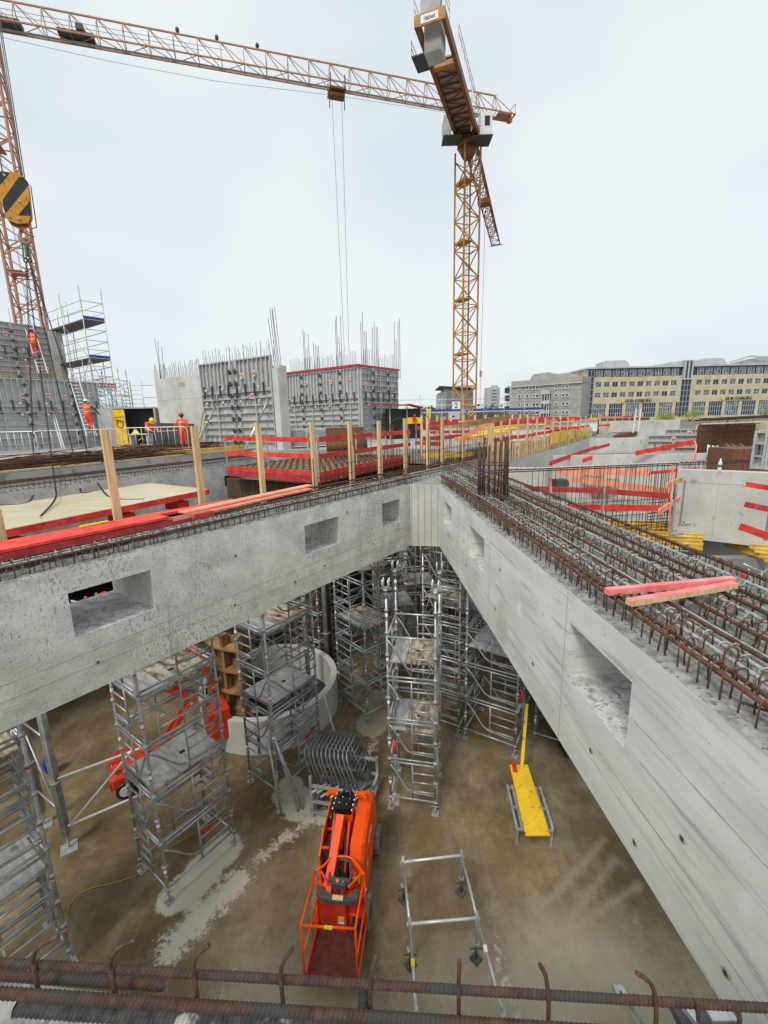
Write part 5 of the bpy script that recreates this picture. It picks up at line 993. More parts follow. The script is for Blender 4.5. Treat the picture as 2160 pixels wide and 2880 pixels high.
# ================= FRAMES & SCAFFOLD STAIR TOWER =================
def facade_scaffold():
    Mp = Dp(234, 898, 27.0); Lp = Dp(130, 934, 30.2); Rp = Dp(295, 904, 27.9); t = thing('scaffold_tower', 'tall access scaffold with two dark platforms and blue toe boards', 'scaffold', V3(Mp.x, Mp.y, 7.38))
    for q in (Mp, Lp, Rp): q.z = 0
    W2 = V3(Lp.x+(Rp.x-Mp.x), Lp.y+(Rp.y-Mp.y), 0); mids = [Mp.lerp(Lp, .5), Rp.lerp(W2, .5)]
    for p in (Mp, Lp, Rp, W2, *mids): part('standard', MB().tube((p.x, p.y, 7.4), (p.x, p.y, 17.1 if p is not Lp else 16.4), .026, 6), K['steel'], t)
    for z in (15.2, 12.9):
        m = MB(); m.slabshape([V3(q.x, q.y, z) for q in (Mp, Rp, W2, Lp)], (0, 0, -1), .09); part('platform', m, K['dgrey'], t)
        m = MB(); m.bar(V3(Mp.x, Mp.y, z+.1), V3(Rp.x, Rp.y, z+.1), .03, .17); part('toe_board', m, K['blue'], t)
    for z0 in (15.2, 12.9):
        for h in (.5, 1.05):
            for (p, q) in ((Mp, Lp), (Mp, Rp), (Rp, W2)): part('hand_rail', MB().tube((p.x, p.y, z0+h), (q.x, q.y, z0+h), .02, 5), K['steel'], t)
    for z in (8.0, 10.0, 11.8):
        for (p, q) in ((Mp, Lp), (Mp, Rp), (Rp, W2), (Lp, W2)): part('ledger', MB().tube((p.x, p.y, z), (q.x, q.y, z), .02, 5), K['steel'], t)
    for k, s_ in enumerate((.18, .82)):
        for (p, q) in ((Mp, Lp), (Rp, W2)): w = p.lerp(q, s_); part('standard', MB().tube((w.x, w.y, 7.4), (w.x, w.y, 12.9+2.3*k), .026, 6), K['steel'], t)
    for z in (9.0, 11.0, 12.4, 14.6):
        for (p, q) in ((Mp, Lp), (Mp, Rp), (Rp, W2)): part('ledger', MB().tube((p.x, p.y, z), (q.x, q.y, z), .022, 5), K['steel'], t)
    for (p, q, z0, z1) in ((Mp, Rp, 8, 10), (Rp, Mp, 10, 12.8), (Mp, mids[0], 12.9, 15.1), (mids[0], Mp, 10, 12.8), (Rp, W2, 8, 10)): part('brace', MB().tube((p.x, p.y, z0), (q.x, q.y, z1), .02, 5), K['steel'], t)
    for k, z in enumerate((12.95, 15.25)):
        for s in (.35, .62):
            q = Mp.lerp(Lp, s); part('rail_post', MB().tube((q.x, q.y, z-.2), (q.x, q.y, z+1.25), .022, 5), K['steel'], t)
facade_scaffold()
tower('shoring_tower', 'grey shoring tower on the deck right of the access scaffold', tuple(Dp(275, 1150, 28.5)[:2]), .2, 1.5, 1.5, 0, 5.0, (), frames='ABD', loc_z=7.38)
tower('shoring_tower', 'slim shoring tower standing between access scaffold and container', tuple(Dp(318, 1150, 29.8)[:2]), .5, 1.2, 1.2, 0, 4.2, (), frames='AB', loc_z=7.38)
t = thing('access_frame', 'small ladder frame scaffold left of the plain concrete wall', 'scaffold', DK(385, 30)); a = Dp(376, 1150, 30); a.z = 7.4
for x in (0, .75, 2.4): part('standard', MB().tube(a+V3(x, 0, 0), a+V3(x, 0, 4.3 if x < 1 else 3.8), .022, 5), K['steel'], t)
for i in range(13): part('rung', MB().tube(a+V3(0, 0, .3+i*.3), a+V3(.75, 0, .3+i*.3), .014, 5), K['steel'], t)
for z in (1.2, 2.2, 3.1, 3.9): part('ledger', MB().tube(a+V3(.75, 0, z), a+V3(2.4, 0, z), .02, 5), K['steel'], t)
# ================= RIGHT OF THE JUNCTION =================
# upright board row on the running beam
fa = P(1390, 1310, 7.0); fb = P(1665, 1228, 7.0); fd = (fb-fa).normalized(); fn = V3(fd.y, -fd.x, 0); fl = (fb-fa).length
t = thing('board_fence', 'row of short upright boards standing along the running beam', 'board row', fa); ms = []; s = .1
while s < fl: 
    ms.append(Matrix.Translation(fa+fd*s+fn*random.uniform(-.02, .02)+UZ*.02) @ Matrix.Rotation(math.atan2(fd.y, fd.x)+random.gauss(0, .05), 4, 'Z') @ Matrix.Rotation(random.gauss(0, .03), 4, 'Y') @ Matrix.Diagonal((1, 1, random.uniform(.85, 1.15), 1))); s += .24+random.uniform(0, .05)
bd = MB(); bd.box((0, 0, .36), (.11, .03, .72)); many('board', bd, K['pine'], t, ms)
m = MB(); m.bar(fa-fn*.06+UZ*.42, fb-fn*.06+UZ*.42, .03, .10); m.bar(fa-fn*.06+UZ*.12, fb-fn*.06+UZ*.12, .03, .10); part('backing_rail', m, K['brownwood'], t)
for i in range(5): s = fl*(.36+i*.105); part('yellow_board', MB().obox(fa+fd*s+fn*.05, fd, fn, UZ, (0, 0, .25), (fl*.075, .03, .82)), K['yellow'], t)
t = thing('board_fence', 'tall slim pine posts rising behind the row of short boards', 'post row', fa); ms = []
for k in (.0, .045, .09, .14, .2, .27, .34, .42, .5, .59, .68, .78, .88, .99): part('post', MB().obox(fa+fd*fl*k-fn*.12, fd, fn, UZ, (0, -.05, 0), (.085, .0, 1.55)), K['pine'], t)
guard([fa+fd*.5-fn*.25, fb+fd*5-fn*.25], (.82,), 'lower red board rail behind the row of pine posts', post_every=4, h=1.4, post='pine', mat=['red', 'red', 'dred'])
guard([fa+fd*.3-fn*.32, fb+fd*7-fn*.32], (1.38,), 'upper red board rail behind the row of pine posts', post_every=5, h=1.6, post='pine', mat=['dred', 'red', 'orange_b'])
guard([pf[2]+V3(.3, 0, .1), fa-fn*2.2+fd*.6+UZ*.1], (.55, 1.15), 'dull red board railing between platform and pine post row', mat=['dred', 'orange_b'], post_every=1.4, h=1.3)
guard([V3(2.6, 24, 7.38), V3(12, 27, 7.38)], (.5, 1.1), 'far red board railing beyond the slanting orange board', mat=['red', 'dred'], post_every=2)
guard([LP(-5, 2.6, 7.38), LP(-16, 2.2, 7.38)], (.5, 1.05), 'red board railing just behind the running beam rebar', mat=['red', 'orange_b', 'dred'], post_every=1.1, h=1.35, post='pine')
m = MB(); m.bar(P(1292, 1238, 7.9), Dp(1405, 1172, 14.0), .03, .16); single('slanting_board', m, K['orange_b'], 'bright orange board leaning steeply across the railings', 'board')
m = MB(); m.bar(Dp(1290, 1196, 13.6), Dp(1420, 1176, 13.6), .03, .16); single('crossing_board', m, K['brownwood'], 'brown board crossing behind the slanting orange board', 'board')
for i, (u0, v0, u1, v1, s) in enumerate([(1290, 1235, 1420, 1215, 17), (1310, 1224, 1450, 1205, 18), (1330, 1212, 1470, 1196, 20)]): m = MB(); m.bar(Dp(u0, v0, s), Dp(u1, v1, s+1), .5, .12); single('timber_stack', m, K['h20'], ['yellow timber stack behind the junction, nearest of three', 'yellow timber stack behind the junction, middle one', 'yellow timber stack behind the junction, farthest and highest'][i], 'timber stack', 'yellow timber behind the junction')
m = MB(); q = DK(1260, 16.2, 7.2)
for i in range(5): m.box((q.x+.05*i, q.y+.28*i, 7.22+.03*(i % 2)), (2.2, .10, .12), .4+.03*i)
single('yellow_beams', m, K['h20'], 'yellow beams lying low behind the thin upright bars', 'timber stack')
# white covered slabs far behind the posts
for i, (u0, u1, s, z, lab) in enumerate([(1440, 1530, 22, 8.18, 'white covered slab behind the pine posts, left one'), (1500, 1610, 27, 8.22, 'white covered slab behind the pine posts, right one'), (1590, 1680, 33, 8.25, 'pale stack at the far end of the post row')]):
    a = Dp(u0, 1200, s); b = Dp(u1, 1200, s); m = MB(); m.prism([(a.x, a.y), (b.x, b.y), (b.x+1, b.y+3), (a.x+1, a.y+3)], 7.4, z); single('covered_slab', m, K['pale'], lab, 'slab', 'white covered slabs')
    m = MB(); m.bar(V3(a.x, a.y, z+.10), V3(b.x, b.y, z+.10), .4, .14); single('yellow_board', m, K['yellow'], ['yellow boards on the left white slab', 'yellow boards on the right white slab', 'yellow boards on the far pale stack'][i], 'boards')
# ---- lattice wall of rebar ----
ra_ = P(1500, 1322, 7.25); rb_ = P(2122, 1296, 7.25); rd = (rb_-ra_).normalized(); rl_ = (rb_-ra_).length
t = thing('rebar_wall', 'long see through wall of thin upright dark bars on the right', 'rebar wall', V3(ra_.x, ra_.y, 5.3)); ms = []; s = 0; off = V3(-rd.y, rd.x, 0)
while s < rl_: ms.append(Matrix.Translation(V3(ra_.x, ra_.y, 5.2)+rd*s) @ Matrix.Rotation(random.gauss(0, .012), 4, 'Y')); s += .155
s = 1.5
while s < rl_: ms.append(Matrix.Translation(V3(ra_.x, ra_.y, 5.2)+rd*s+off*.28) @ Matrix.Rotation(random.gauss(0, .02), 4, 'Y')); s += .21
many('upright_bar', MB().tube((0, 0, 0), (0, 0, 2.08), .0085, 5), K['rebar'], t, ms, 100)
for z in (7.27, 7.22, 6.3, 5.9, 5.6, 5.5, 5.4): part('cross_bar', MB().tube(V3(ra_.x, ra_.y, z)-rd*(1.2 if z > 7 else 0)+off*.02, V3(rb_.x, rb_.y, z)+off*.02, .016 if z > 7 else .009, 5), K['rebar'], t)
part('top_tie_bar', MB().bar(V3(ra_.x, ra_.y, 7.3)+rd*.2, V3(ra_.x, ra_.y, 7.3)+rd*4.2, .06, .025), K['alu'], t, label='bright flat bar on top of the rebar wall')
sp = MB().tube((-.14, -.06, 0), (.16, .05, .03), .008, 5); ms = [Matrix.Translation(V3(ra_.x, ra_.y, 7.28)+rd*(i*.17-1)) @ Matrix.Rotation(random.gauss(1, .3), 4, 'Z') for i in range(48)]
many('cross_tie', sp, K['rebar'], t, ms)
t = thing('rebar_mesh', 'dense dark grid of bars at the right end of the rebar wall', 'rebar mesh', P(1880, 1480, 5.4)); q0 = P(1838, 1478, 5.45)
for i in range(9): part('horizontal_bar', MB().tube(q0+V3(0, .3, i*.1), q0+V3(.95, .5, i*.1), .012, 5), K['rebar'], t)
for i in range(8): part('upright_bar', MB().tube(q0+V3(.1*i+.1, .33, 0), q0+V3(.1*i+.1, .33, 1.5), .011, 5), K['rebar'], t)
# pale short wall left of the rebar wall
def wv(u0, u1, s0, s1, z0, z1, th, mat, name, lab, cat='concrete wall'):
    a = Dp(u0, 1300, s0); b = Dp(u1, 1300, s1); return wallseg((a.x, a.y), (b.x, b.y), z0, z1, th, K[mat], name, lab, cat)
wv(1420, 1535, 13.6, 13.2, 5.2, 7.05, .25, 'conc_wall', 'concrete_wall', 'short pale wall block left of the rebar wall')
wv(1555, 2035, 18.2, 17.6, 4.6, 6.98, .25, 'conc_wall', 'concrete_wall', 'long thin grey wall running behind the rebar wall')
wv(1655, 1812, 24, 24, 4.6, 7.35, .3, 'conc_wall', 'concrete_wall', 'grey wall with a darker band at the back of the basin')
wv(1655, 1790, 23.8, 23.8, 6.3, 6.55, .05, 'conc_dark', 'wall_ledge', 'dark wet band across the back basin wall', 'band')
wv(1590, 1900, 40, 40, 6.3, 8.05, .3, 'conc_wall', 'concrete_wall', 'far pale wall under the building with a dark top edge')
a = Dp(1812, 1300, 23.6); b = Dp(1962, 1300, 23.0); formwall('formwork_wall', 'grey formwork panels behind the rising red board on the right', V3(a.x, a.y, 0), V3(b.x, b.y, 0), 5.4, [(1.1, 'h'), (1.0, 'h')], [.5, .5], labels=[(.45, 1.72)], clamps=False)
a = Dp(1862, 1300, 25.6); b = Dp(1985, 1300, 25.0); formwall('formwork_wall', 'second row of grey formwork panels peeking over the first on the right', V3(a.x, a.y, 0), V3(b.x, b.y, 0), 7.0, [(.72, 'h')], [.5, .5], labels=[(.5, .35)], clamps=False)
a = Dp(2118, 1300, 11.6); b = Dp(2200, 1300, 11.0); formwall('formwork_wall', 'grey formwork panel cut off by the right edge of the picture', V3(a.x, a.y, 0), V3(b.x, b.y, 0), 7.12, [(1.0, 'h')], [.5, .5], labels=[(.75, .4)], clamps=False)
# basin floor
m = MB(); a = Dp(1500, 1300, 13.5); b = Dp(2160, 1300, 13.5); c = Dp(2350, 1300, 24.2); d = Dp(1560, 1300, 24.2); m.prism([(q.x, q.y) for q in (a, b, c, d)], 4.6, 5.2); single('basin_slab', m, K['conc_deck'], 'pale slab floor seen through the rebar wall', 'slab')
# things lying on it
m = MB(); p = V3(*P(1690, 1348, 6.0)); m.box((p.x, p.y, 5.9), (1.1, .8, .3), .3); m.box((p.x-.3, p.y, 6.1), (.5, .6, .2), .5); single('timber_offcuts', m, K['oldwood'], 'heap of wood offcuts seen through the rebar wall', 'wood heap')
m = MB(); p = P(1610, 1335, 6.1); m.box((p.x, p.y, 6.05), (.6, .5, .4), .2); single('yellow_box', m, K['yellow'], 'yellow box seen through the left part of the rebar wall', 'box')
m = MB(); p = P(1575, 1360, 5.9); m.box((p.x, p.y, 5.85), (.5, .5, .45), .1); single('grey_box', m, K['dgrey'], 'dark grey box standing behind the pinkish post', 'box')
for i, (u, v, w) in enumerate(((1750, 1318, 1.0), (1800, 1322, .6), (1735, 1424, .9))):
    p = P(u, v, 6.6 if i < 2 else 5.35); m = MB(); m.ell((p.x, p.y, p.z), (w*.55, .25, .07), 10, 5); single('blue_tarp', m, K['tarp'], ['left blue tarpaulin roll behind the top of the rebar wall', 'small blue tarpaulin right of the larger roll', 'blue tarpaulin lying low behind the dark red rails'][i], 'tarpaulin')
def board3(u0, v0, s0, u1, v1, s1, w, mat, lab, name='rail_board', cat='board', group=None): m = MB(); m.bar(Dp(u0, v0, s0), Dp(u1, v1, s1), .03, w); return single(name, m, K[mat], lab, cat, group)
board3(1565, 1322, 14.5, 1830, 1328, 14.5, .24, 'orange_b', 'broad orange board behind the upper rebar wall')
board3(1600, 1345, 14.2, 1880, 1382, 13.6, .20, 'orange_b', 'orange board sloping down right behind the rebar wall')
board3(1830, 1330, 14.3, 1960, 1318, 14.0, .10, 'red', 'narrow red board behind the right part of the rebar wall')
board3(1545, 1304, 16.5, 1676, 1258, 20.5, .17, 'red', 'rising red board left of the basin, upper one')
board3(1672, 1262, 20.5, 1714, 1250, 22, .15, 'red', 'short red board continuing the rising one')
board3(1640, 1296, 17.0, 1676, 1282, 18.5, .17, 'red', 'short rising red board below the longer one')
board3(1788, 1275, 17.5, 1955, 1242, 17.9, .19, 'red', 'long red board rising right across the basin')
# red and white tape, bars, bottle
m = MB(); m.path(spl([Dp(1953, 1240, 17.8), Dp(1958, 1252, 17.7), Dp(1957, 1268, 17.5), Dp(1951, 1285, 17), Dp(1948, 1305, 16)]), .035, 4); single('barrier_tape', m, K['pinkred'], 'hanging red and white tape beside the long rising board', 'tape')
t = thing('pipe_bundle', 'upright bundle of pale plastic pipes right of the hanging tape', 'pipes', P(1998, 1290, 7.0))
for i in range(9): p = Dp(1986+i*3.5, 1295, 16.6); part('pipe', MB().tube(p, p+V3(random.uniform(-.05, .05), 0, random.uniform(.38, .62)), .022, 6), K['alu'], t)
t = thing('rebar_cage', 'tall rust brown block of stacked rebar cages at the right', 'rebar cage', Dp(2030, 1300, 20)); a = Dp(1958, 1300, 20.5); a.z = 5.6
m = MB()
for i in range(26): m.tube(a+V3(i*.10, 0, 0), a+V3(i*.10+random.uniform(-.03, .03), 0, 2.55+random.uniform(-.1, .1)), .02, 5)
for i in range(9): m.tube(a+V3(-.1, -.04, .2+i*.28), a+V3(2.7, -.04, .2+i*.28), .016, 5)
part('front_bars', m, K['rebar'], t); m = MB(); m.box(a+V3(1.65, .6, 1.2), (2.0, 1.0, 2.4)); part('rusty_core', m, K['rust_sheet'], t)
m = MB(); 
for i in range(16): m.tube(a+V3(.2, -.3+.07*i, 2.62+random.uniform(0, .12)), a+V3(3.2, -.3+.07*i, 2.7+random.uniform(0, .12)), .02, 5)
part('top_bars', m, K['rebar'], t); m = MB(); m.bar(a+V3(-.2, -.35, 2.5), a+V3(3.2, -.35, 2.55), .06, .05); part('pale_batten', m, K['ply'], t)
t = thing('bar_bundle', 'sloping bundle of long straight bars in front of the rusty block', 'bar bundle', Dp(2080, 1290, 17))
for i in range(14): part('bar', MB().tube(Dp(2030+i*4, 1248, 19.5)+V3(0, 0, 0), Dp(2068+i*5.2, 1289+random.uniform(-3, 3), 15.5), .028, 6), K[random.choice(('rebar', 'steel', 'rebar', 'rust_sheet'))], t)
m = MB(); a = Dp(2050, 1300, 15.6); m.box((a.x+.4, a.y, 6.9), (1.5, 1.2, .9)); single('rusty_bundle', m, K['rust_sheet'], 'rust brown bundle under the sloping bars', 'bar bundle')
a = Dp(2085, 1300, 21.0); m = MB(); m.box((a.x+.5, a.y, 7.1), (1.0, .3, 2.1)); single('pillar', m, K['ply'], 'pale yellowish pillar behind the sloping bars', 'pillar')
p = P(2023, 1322, 7.12); bt_ = thing('water_bottle', 'clear plastic bottle standing on the right concrete wall', 'bottle', p); m = MB(); m.path([p, p+V3(0, 0, .02), p+V3(0, 0, .2), p+V3(0, 0, .25), p+V3(0, 0, .28)], .04, 10, rad=[.042, .045, .045, .02, .017]); part('body', m, K['white'], bt_)
part('cap', MB().tube(p+V3(0, 0, .281), p+V3(0, 0, .30), .02, 8), K['lblwhite'], bt_); part('wrapper', MB().tube(p+V3(0, 0, .07), p+V3(0, 0, .15), .0465, 10), K['tealsteel'], bt_)
# ---- pale right wall with boards ----
wa = P(1906, 1322, 7.1); wb_ = P(2160, 1332, 7.1); wdn = (wb_-wa).normalized(); wnn = V3(-wdn.y, wdn.x, 0)
m = MB(); m.obox((wa.x, wa.y, 0), wdn, wnn, UZ, (0, 0, 5.25), (6, .35, 7.1)); m.obox((wa.x, wa.y, 0), wdn, wnn, UZ, (.001, .001, 7.1), (6, .34, 7.112)); single('concrete_wall', m, K['conc_wall'], 'large smooth pale wall at the right edge above the yellow beams', 'concrete wall')
m = MB(); f_ = V3(wa.x, wa.y, 0); m.obox(f_, wdn, -wnn, UZ, (.0, .001, 6.78), (6, .004, 6.788)); m.obox(f_, wdn, -wnn, UZ, (.92, .001, 5.3), (.926, .004, 6.78)); m.obox(f_, wdn, -wnn, UZ, (.5, .001, 6.75), (.53, .005, 6.775)); m.obox(f_, wdn, -wnn, UZ, (1.4, .001, 6.72), (1.43, .005, 6.745)); single('wall_joint', m, K['seam'], 'fine joint lines and tie dots on the large pale wall', 'joint marks')
def gpost(u, v0, v1, s, lab, mat='steel'):
    t = thing('rail_post', lab, 'rail post', Dp(u, v1, s), 0, 'steel rail posts on the yellow deck'); a = Dp(u, v1, s); h = (v1-v0)*s/FPX
    part('upright', MB().bar(a, a+UZ*h, .035), K[mat], t); m = MB(); m.bar(a+V3(-.05, -.03, .02), a+V3(.28, .03, .02), .06, .05); m.tube(a+V3(.05, -.1, .03), a+V3(.07, .1, .05), .014, 5); m.bar(a+V3(.1, 0, .03), a+V3(.1, 0, .12), .03); part('clamp', m, K['steel'], t)
gpost(1887, 1358, 1505, 9.6, 'steel post at the near left corner of the pale wall'); gpost(1912, 1350, 1478, 11.0, 'steel post against the left edge of the pale wall'); gpost(1690, 1366, 1498, 11.4, 'steel post in the middle of the two dark red rails'); gpost(2152, 1385, 1518, 9.4, 'steel post at the right picture edge'); 
m = MB(); m.bar(Dp(1892, 1308, 9.8), Dp(1882, 1500, 9.8), .02, .04); single('pink_post', m, K['orange_b'], 'faded pink board post beside the near left corner post', 'board')
m = MB(); m.bar(Dp(1548, 1345, 11.6), Dp(1548, 1440, 11.6), .03, .11); single('pink_post', m, K['orange_b'], 'faded pink board post at the left end of the dark red rails', 'board')
board3(1475, 1374, 11.8, 1692, 1380, 11.5, .14, 'dred', 'upper dark red rail before the rebar wall, left half', group='dark red rails')
board3(1688, 1380, 11.45, 1886, 1396, 10.6, .14, 'dred', 'upper dark red rail before the rebar wall, right half', group='dark red rails')
board3(1530, 1424, 11.4, 1692, 1427, 11.4, .15, 'red', 'lower red rail before the rebar wall, left half', group='dark red rails')
board3(1688, 1427, 11.35, 1880, 1430, 10.6, .15, 'red', 'lower red rail before the rebar wall, right half', group='dark red rails')
board3(1875, 1366, 9.5, 1920, 1346, 11.0, .12, 'orange_b', 'short orange board at the wall corner, upper one'); board3(1853, 1440, 9.2, 1912, 1402, 11.0, .13, 'orange_b', 'short orange board at the wall corner, lower one')
board3(2098, 1362, 9.6, 2200, 1378, 9.2, .11, 'red', 'red board on the pale wall at the right edge, top one', group='red boards at the right edge'); board3(2094, 1418, 9.5, 2200, 1440, 9.1, .12, 'dred', 'dark red board at the right edge, middle one', group='red boards at the right edge'); board3(2080, 1480, 9.4, 2200, 1522, 8.9, .15, 'red', 'red board at the right edge, lowest one on the yellow deck', group='red boards at the right edge')
# ---- H20 beams ----
def h20(a, b, lab, sc=1, mat='h20'):
    m = MB(); d = (b-a).normalized(); y = UZ.cross(d).normalized(); z = d.cross(y); l = (b-a).length
    for (w, z0, z1) in ((.08, 0, .04), (.028, .0401, .1599), (.08, .16, .20)): m.obox(a, d, y, z, (0, -w/2*sc, z0*sc), (l, w/2*sc, z1*sc))
    return single('timber_beam', m, K[mat], lab, 'timber beam', 'yellow timber beams of the right deck form')
wh = ['farthest', 'second', 'third', 'fourth', 'fifth', 'sixth', 'seventh', 'eighth', 'nearest']
wh2 = ['farthest', 'second', 'third', 'fourth', 'fifth', 'sixth', 'seventh', 'eighth', 'ninth', 'tenth', 'nearest']
for i in range(11):
    v = 1470+i*10; u0 = 1600+i*17; u1 = 1988-max(0, i-5)*44-i*3
    h20(P(u0, v-4, 5.32+.03*(i % 2)), P(u1, v+13, 5.32+.03*(i % 2)), wh2[i]+' of the fanned yellow beams left of the hanging orange clamp', .55)
h20(P(1835, 1518, 5.1), P(1975, 1548, 5.1), 'thick yellow carrier beam above the orange clamp', 1.0)
h20(P(1600, 1500, 5.3), P(1895, 1486, 5.3), 'broad yellow carrier beam in front of the rebar wall foot', .9)
m = MB(); m.bar(P(1758, 1515, 5.45), P(1822, 1482, 5.45), .09, .04); single('timber_board', m, K['oldwood'], 'short weathered board lying slantwise on the yellow beams', 'board')
m = MB(); m.slabshape([P(1955, 1476, 5.42), P(2110, 1492, 5.42), P(2110, 1500, 5.42), P(1955, 1486, 5.42)], UZ, .03); m.bar(P(1955, 1480, 5.44), P(2130, 1499, 5.44), .5, .05); single('formwork_board', m, K['h20'], 'orange brown board along the foot of the pale wall', 'board')
for i in range(7):
    h20(P(2065+i*14, 1501+i*13, 5.28), P(2230, 1512+i*13, 5.28), wh[i]+' yellow beam of the group at the right picture edge', .5)
h20(P(2035, 1535, 5.0), P(2230, 1600, 5.0), 'long yellow carrier sloping out of the right picture edge', .9)
t = thing('beam_clamp', 'rusty orange clamp hanging below the yellow beams', 'clamp', P(1955, 1560, 4.9)); p = P(1955, 1545, 4.95)
part('head', MB().box((p.x, p.y, 4.92), (.16, .14, .16)), K['orange_b'], t); part('jaw', MB().box((p.x, p.y, 4.76), (.12, .1, .15)), K['redm'], t)
# grey walls under the yellow deck
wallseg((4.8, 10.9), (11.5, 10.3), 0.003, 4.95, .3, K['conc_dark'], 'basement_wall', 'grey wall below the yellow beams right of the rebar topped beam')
m = MB(); p = P(1935, 1560, 4.6); m.tube((p.x, p.y+.4, .003), (p.x, p.y+.4, 4.9), .07, 8); single('grey_column', m, K['steel2'], 'slim grey column under the yellow beams', 'column')
t = thing('tube_brace', 'thin scaffold tubes crossing in the dark lower right corner', 'scaffold tubes', P(2110, 1620, 3.6))
for a, b in (((2090, 1585), (2160, 1618)), ((2105, 1600), (2118, 1660)), ((2160, 1600), (2090, 1650)), ((2142, 1605), (2140, 1660))): part('tube', MB().tube(Dp(*a, 9), Dp(*b, 9), .02, 6), K['steel'], t)
m = MB(); m.tube(Dp(2092, 1602, 8.8), Dp(2089, 1630, 8.8), .035, 8); single('red_sleeve', m, K['lblred'], 'red sleeve on a tube in the gap at the far right', 'sleeve')
m = MB(); m.tube(Dp(1862, 1543, 9.4), Dp(1935, 1551, 9.4), .015, 5); single('loose_tube', m, K['steel'], 'thin tube crossing the shade below the yellow beams', 'steel tube')
# ================= TOWER CRANES =================
def textmesh(txt, size, ext=.01):
    c = bpy.data.curves.new('t', 'FONT'); c.body = txt; c.size = size; c.extrude = ext; c.align_x = 'CENTER'; c.align_y = 'CENTER'
    o = bpy.data.objects.new('t', c); COL.objects.link(o); dg = bpy.context.evaluated_depsgraph_get(); dg.update()
    me = bpy.data.meshes.new_from_object(o.evaluated_get(dg)); m = MB(); m.add([v.co.copy() for v in me.vertices], [tuple(p.vertices) for p in me.polygons])
    bpy.data.objects.remove(o); bpy.data.curves.remove(c); return m
def put(mb, o, ax, up): # text plane x->ax, y->up
    n = Vector(ax).cross(Vector(up)); T = Matrix((Vector(ax), Vector(up), n)).transposed().to_4x4(); T.translation = o; r = MB(); r.merge(mb, T); return r
def lattice(par, x, y, z0, z1, side, rot, bay, r, mat, mat2=None, plat=0, ladder_=True):
    c, s = math.cos(rot), math.sin(rot); h = side/2
    cs = [V3(x+c*a-s*b, y+s*a+c*b, 0) for a, b in ((-h, -h), (h, -h), (h, h), (-h, h))]
    for p in cs: part('mast_leg', MB().bar((p.x, p.y, z0), (p.x, p.y, z1), r*2.6), K[mat], par)
    n = int((z1-z0)/bay); sec = 4
    for k0 in range(0, n, sec):
        m = MB()
        for k in range(k0, min(n, k0+sec)):
            z = z0+k*bay
            for i in range(4):
                p, q = cs[i], cs[(i+1) % 4]; a, b = (p, q) if (k+i) % 2 else (q, p)
                m.bar((a.x, a.y, z), (b.x, b.y, z+bay), r*1.3); 
                if k % 2 == 0: m.bar((p.x, p.y, z), (q.x, q.y, z), r*1.3)
        part('mast_lattice', m, K[mat2 or mat], par)
    if plat:
        z = z0+plat*.6
        while z < z1-1:
            m = MB(); ctr = V3(x, y, z); m.obox(ctr, V3(c, s, 0), V3(-s, c, 0), UZ, (-h, -h, 0), (h*.2, h, .06)); m.obox(ctr, V3(c, s, 0), V3(-s, c, 0), UZ, (-h, -h, .06), (-h+.06, h, .25)); part('rest_platform', m, K[mat], par); z += plat
    if ladder_:
        m = MB(); q = V3(x-c*h*.1, y-s*h*.1, 0)
        for sg in (-.2, .2): m.tube((q.x-s*sg, q.y+c*sg, z0), (q.x-s*sg, q.y+c*sg, z1-1), .022, 4)
        z = z0
        while z < z1-1: m.tube((q.x-s*.2, q.y+c*.2, z), (q.x+s*.2, q.y-c*.2, z), .015, 4); z += .4
        z = z0+2
        while z < z1-2: m.path([q+V3(.38*math.cos(a)*c, .38*math.cos(a)*s, z)+V3(-s*.3*math.sin(a), c*.3*math.sin(a), 0) for a in (-1.4, -.7, 0, .7, 1.4)], .014, 4); z += .9
        part('climbing_ladder', m, K['steel'], par)
def jib(par, a, b, w, h, bay, r, mat, name='jib'):
    a, b = Vector(a), Vector(b); d = (b-a).normalized(); s = V3(-d.y, d.x, 0).normalized(); l = (b-a).length; n = int(l/bay)
    part(name+'_top_chord', MB().bar(a+UZ*h, b+UZ*h-d*bay, r*2.4), K[mat], par)
    for sg in (-1, 1): part(name+'_bottom_chord', MB().bar(a+s*sg*w/2, b+s*sg*w/2, r*2.2), K[mat], par)
    sec = 6
    for k0 in range(0, n, sec):
        m = MB()
        for k in range(k0, min(n, k0+sec)):
            p = a+d*(k*bay); q = p+d*bay; t = p+UZ*h
            for sg in (-1, 1):
                m.bar(p+s*sg*w/2, t, r*1.2); m.bar(t, q+s*sg*w/2, r*1.1)
            m.bar(p-s*w/2, p+s*w/2, r*1.1); m.bar(p-s*w/2, q+s*w/2, r) if k % 2 else m.bar(p+s*w/2, q-s*w/2, r)
        part(name+'_lattice', m, K[mat], par)
    return d, s
# --- left red crane ---
HL = 45.0; ja = P(-60, 52, HL); jb = P(1440, 332, HL); dj = (jb-ja).normalized(); mx_ = ja+dj*0
k_ = PL(30, 600, (-35.7, 48), (1, 0)); LC = V3(-35.9, 48.2, 0)
t = thing('tower_crane', 'red lattice tower crane on the left with its long jib across the sky', 'tower crane', (LC.x, LC.y, 6.3))
lattice(t, LC.x, LC.y, 6.3, 47, 2.15, .42, 1.45, .075, 'cr_red', plat=11)
root = V3(LC.x, LC.y, HL); jd, js = jib(t, root-dj*6, jb, 1.5, 2.0, 2.25, .052, 'cr_red')
def along(u):  # point on the jib axis under image column u
    q = P(u, 0, HL); best = None
    for i in range(400):
        c = root.lerp(jb, i/399); dd = abs((lambda w: 1080+FPX*w.dot(RR)/w.dot(F))(c-CAM)-u)
        if best is None or dd < best[0]: best = (dd, c)
    return best[1]
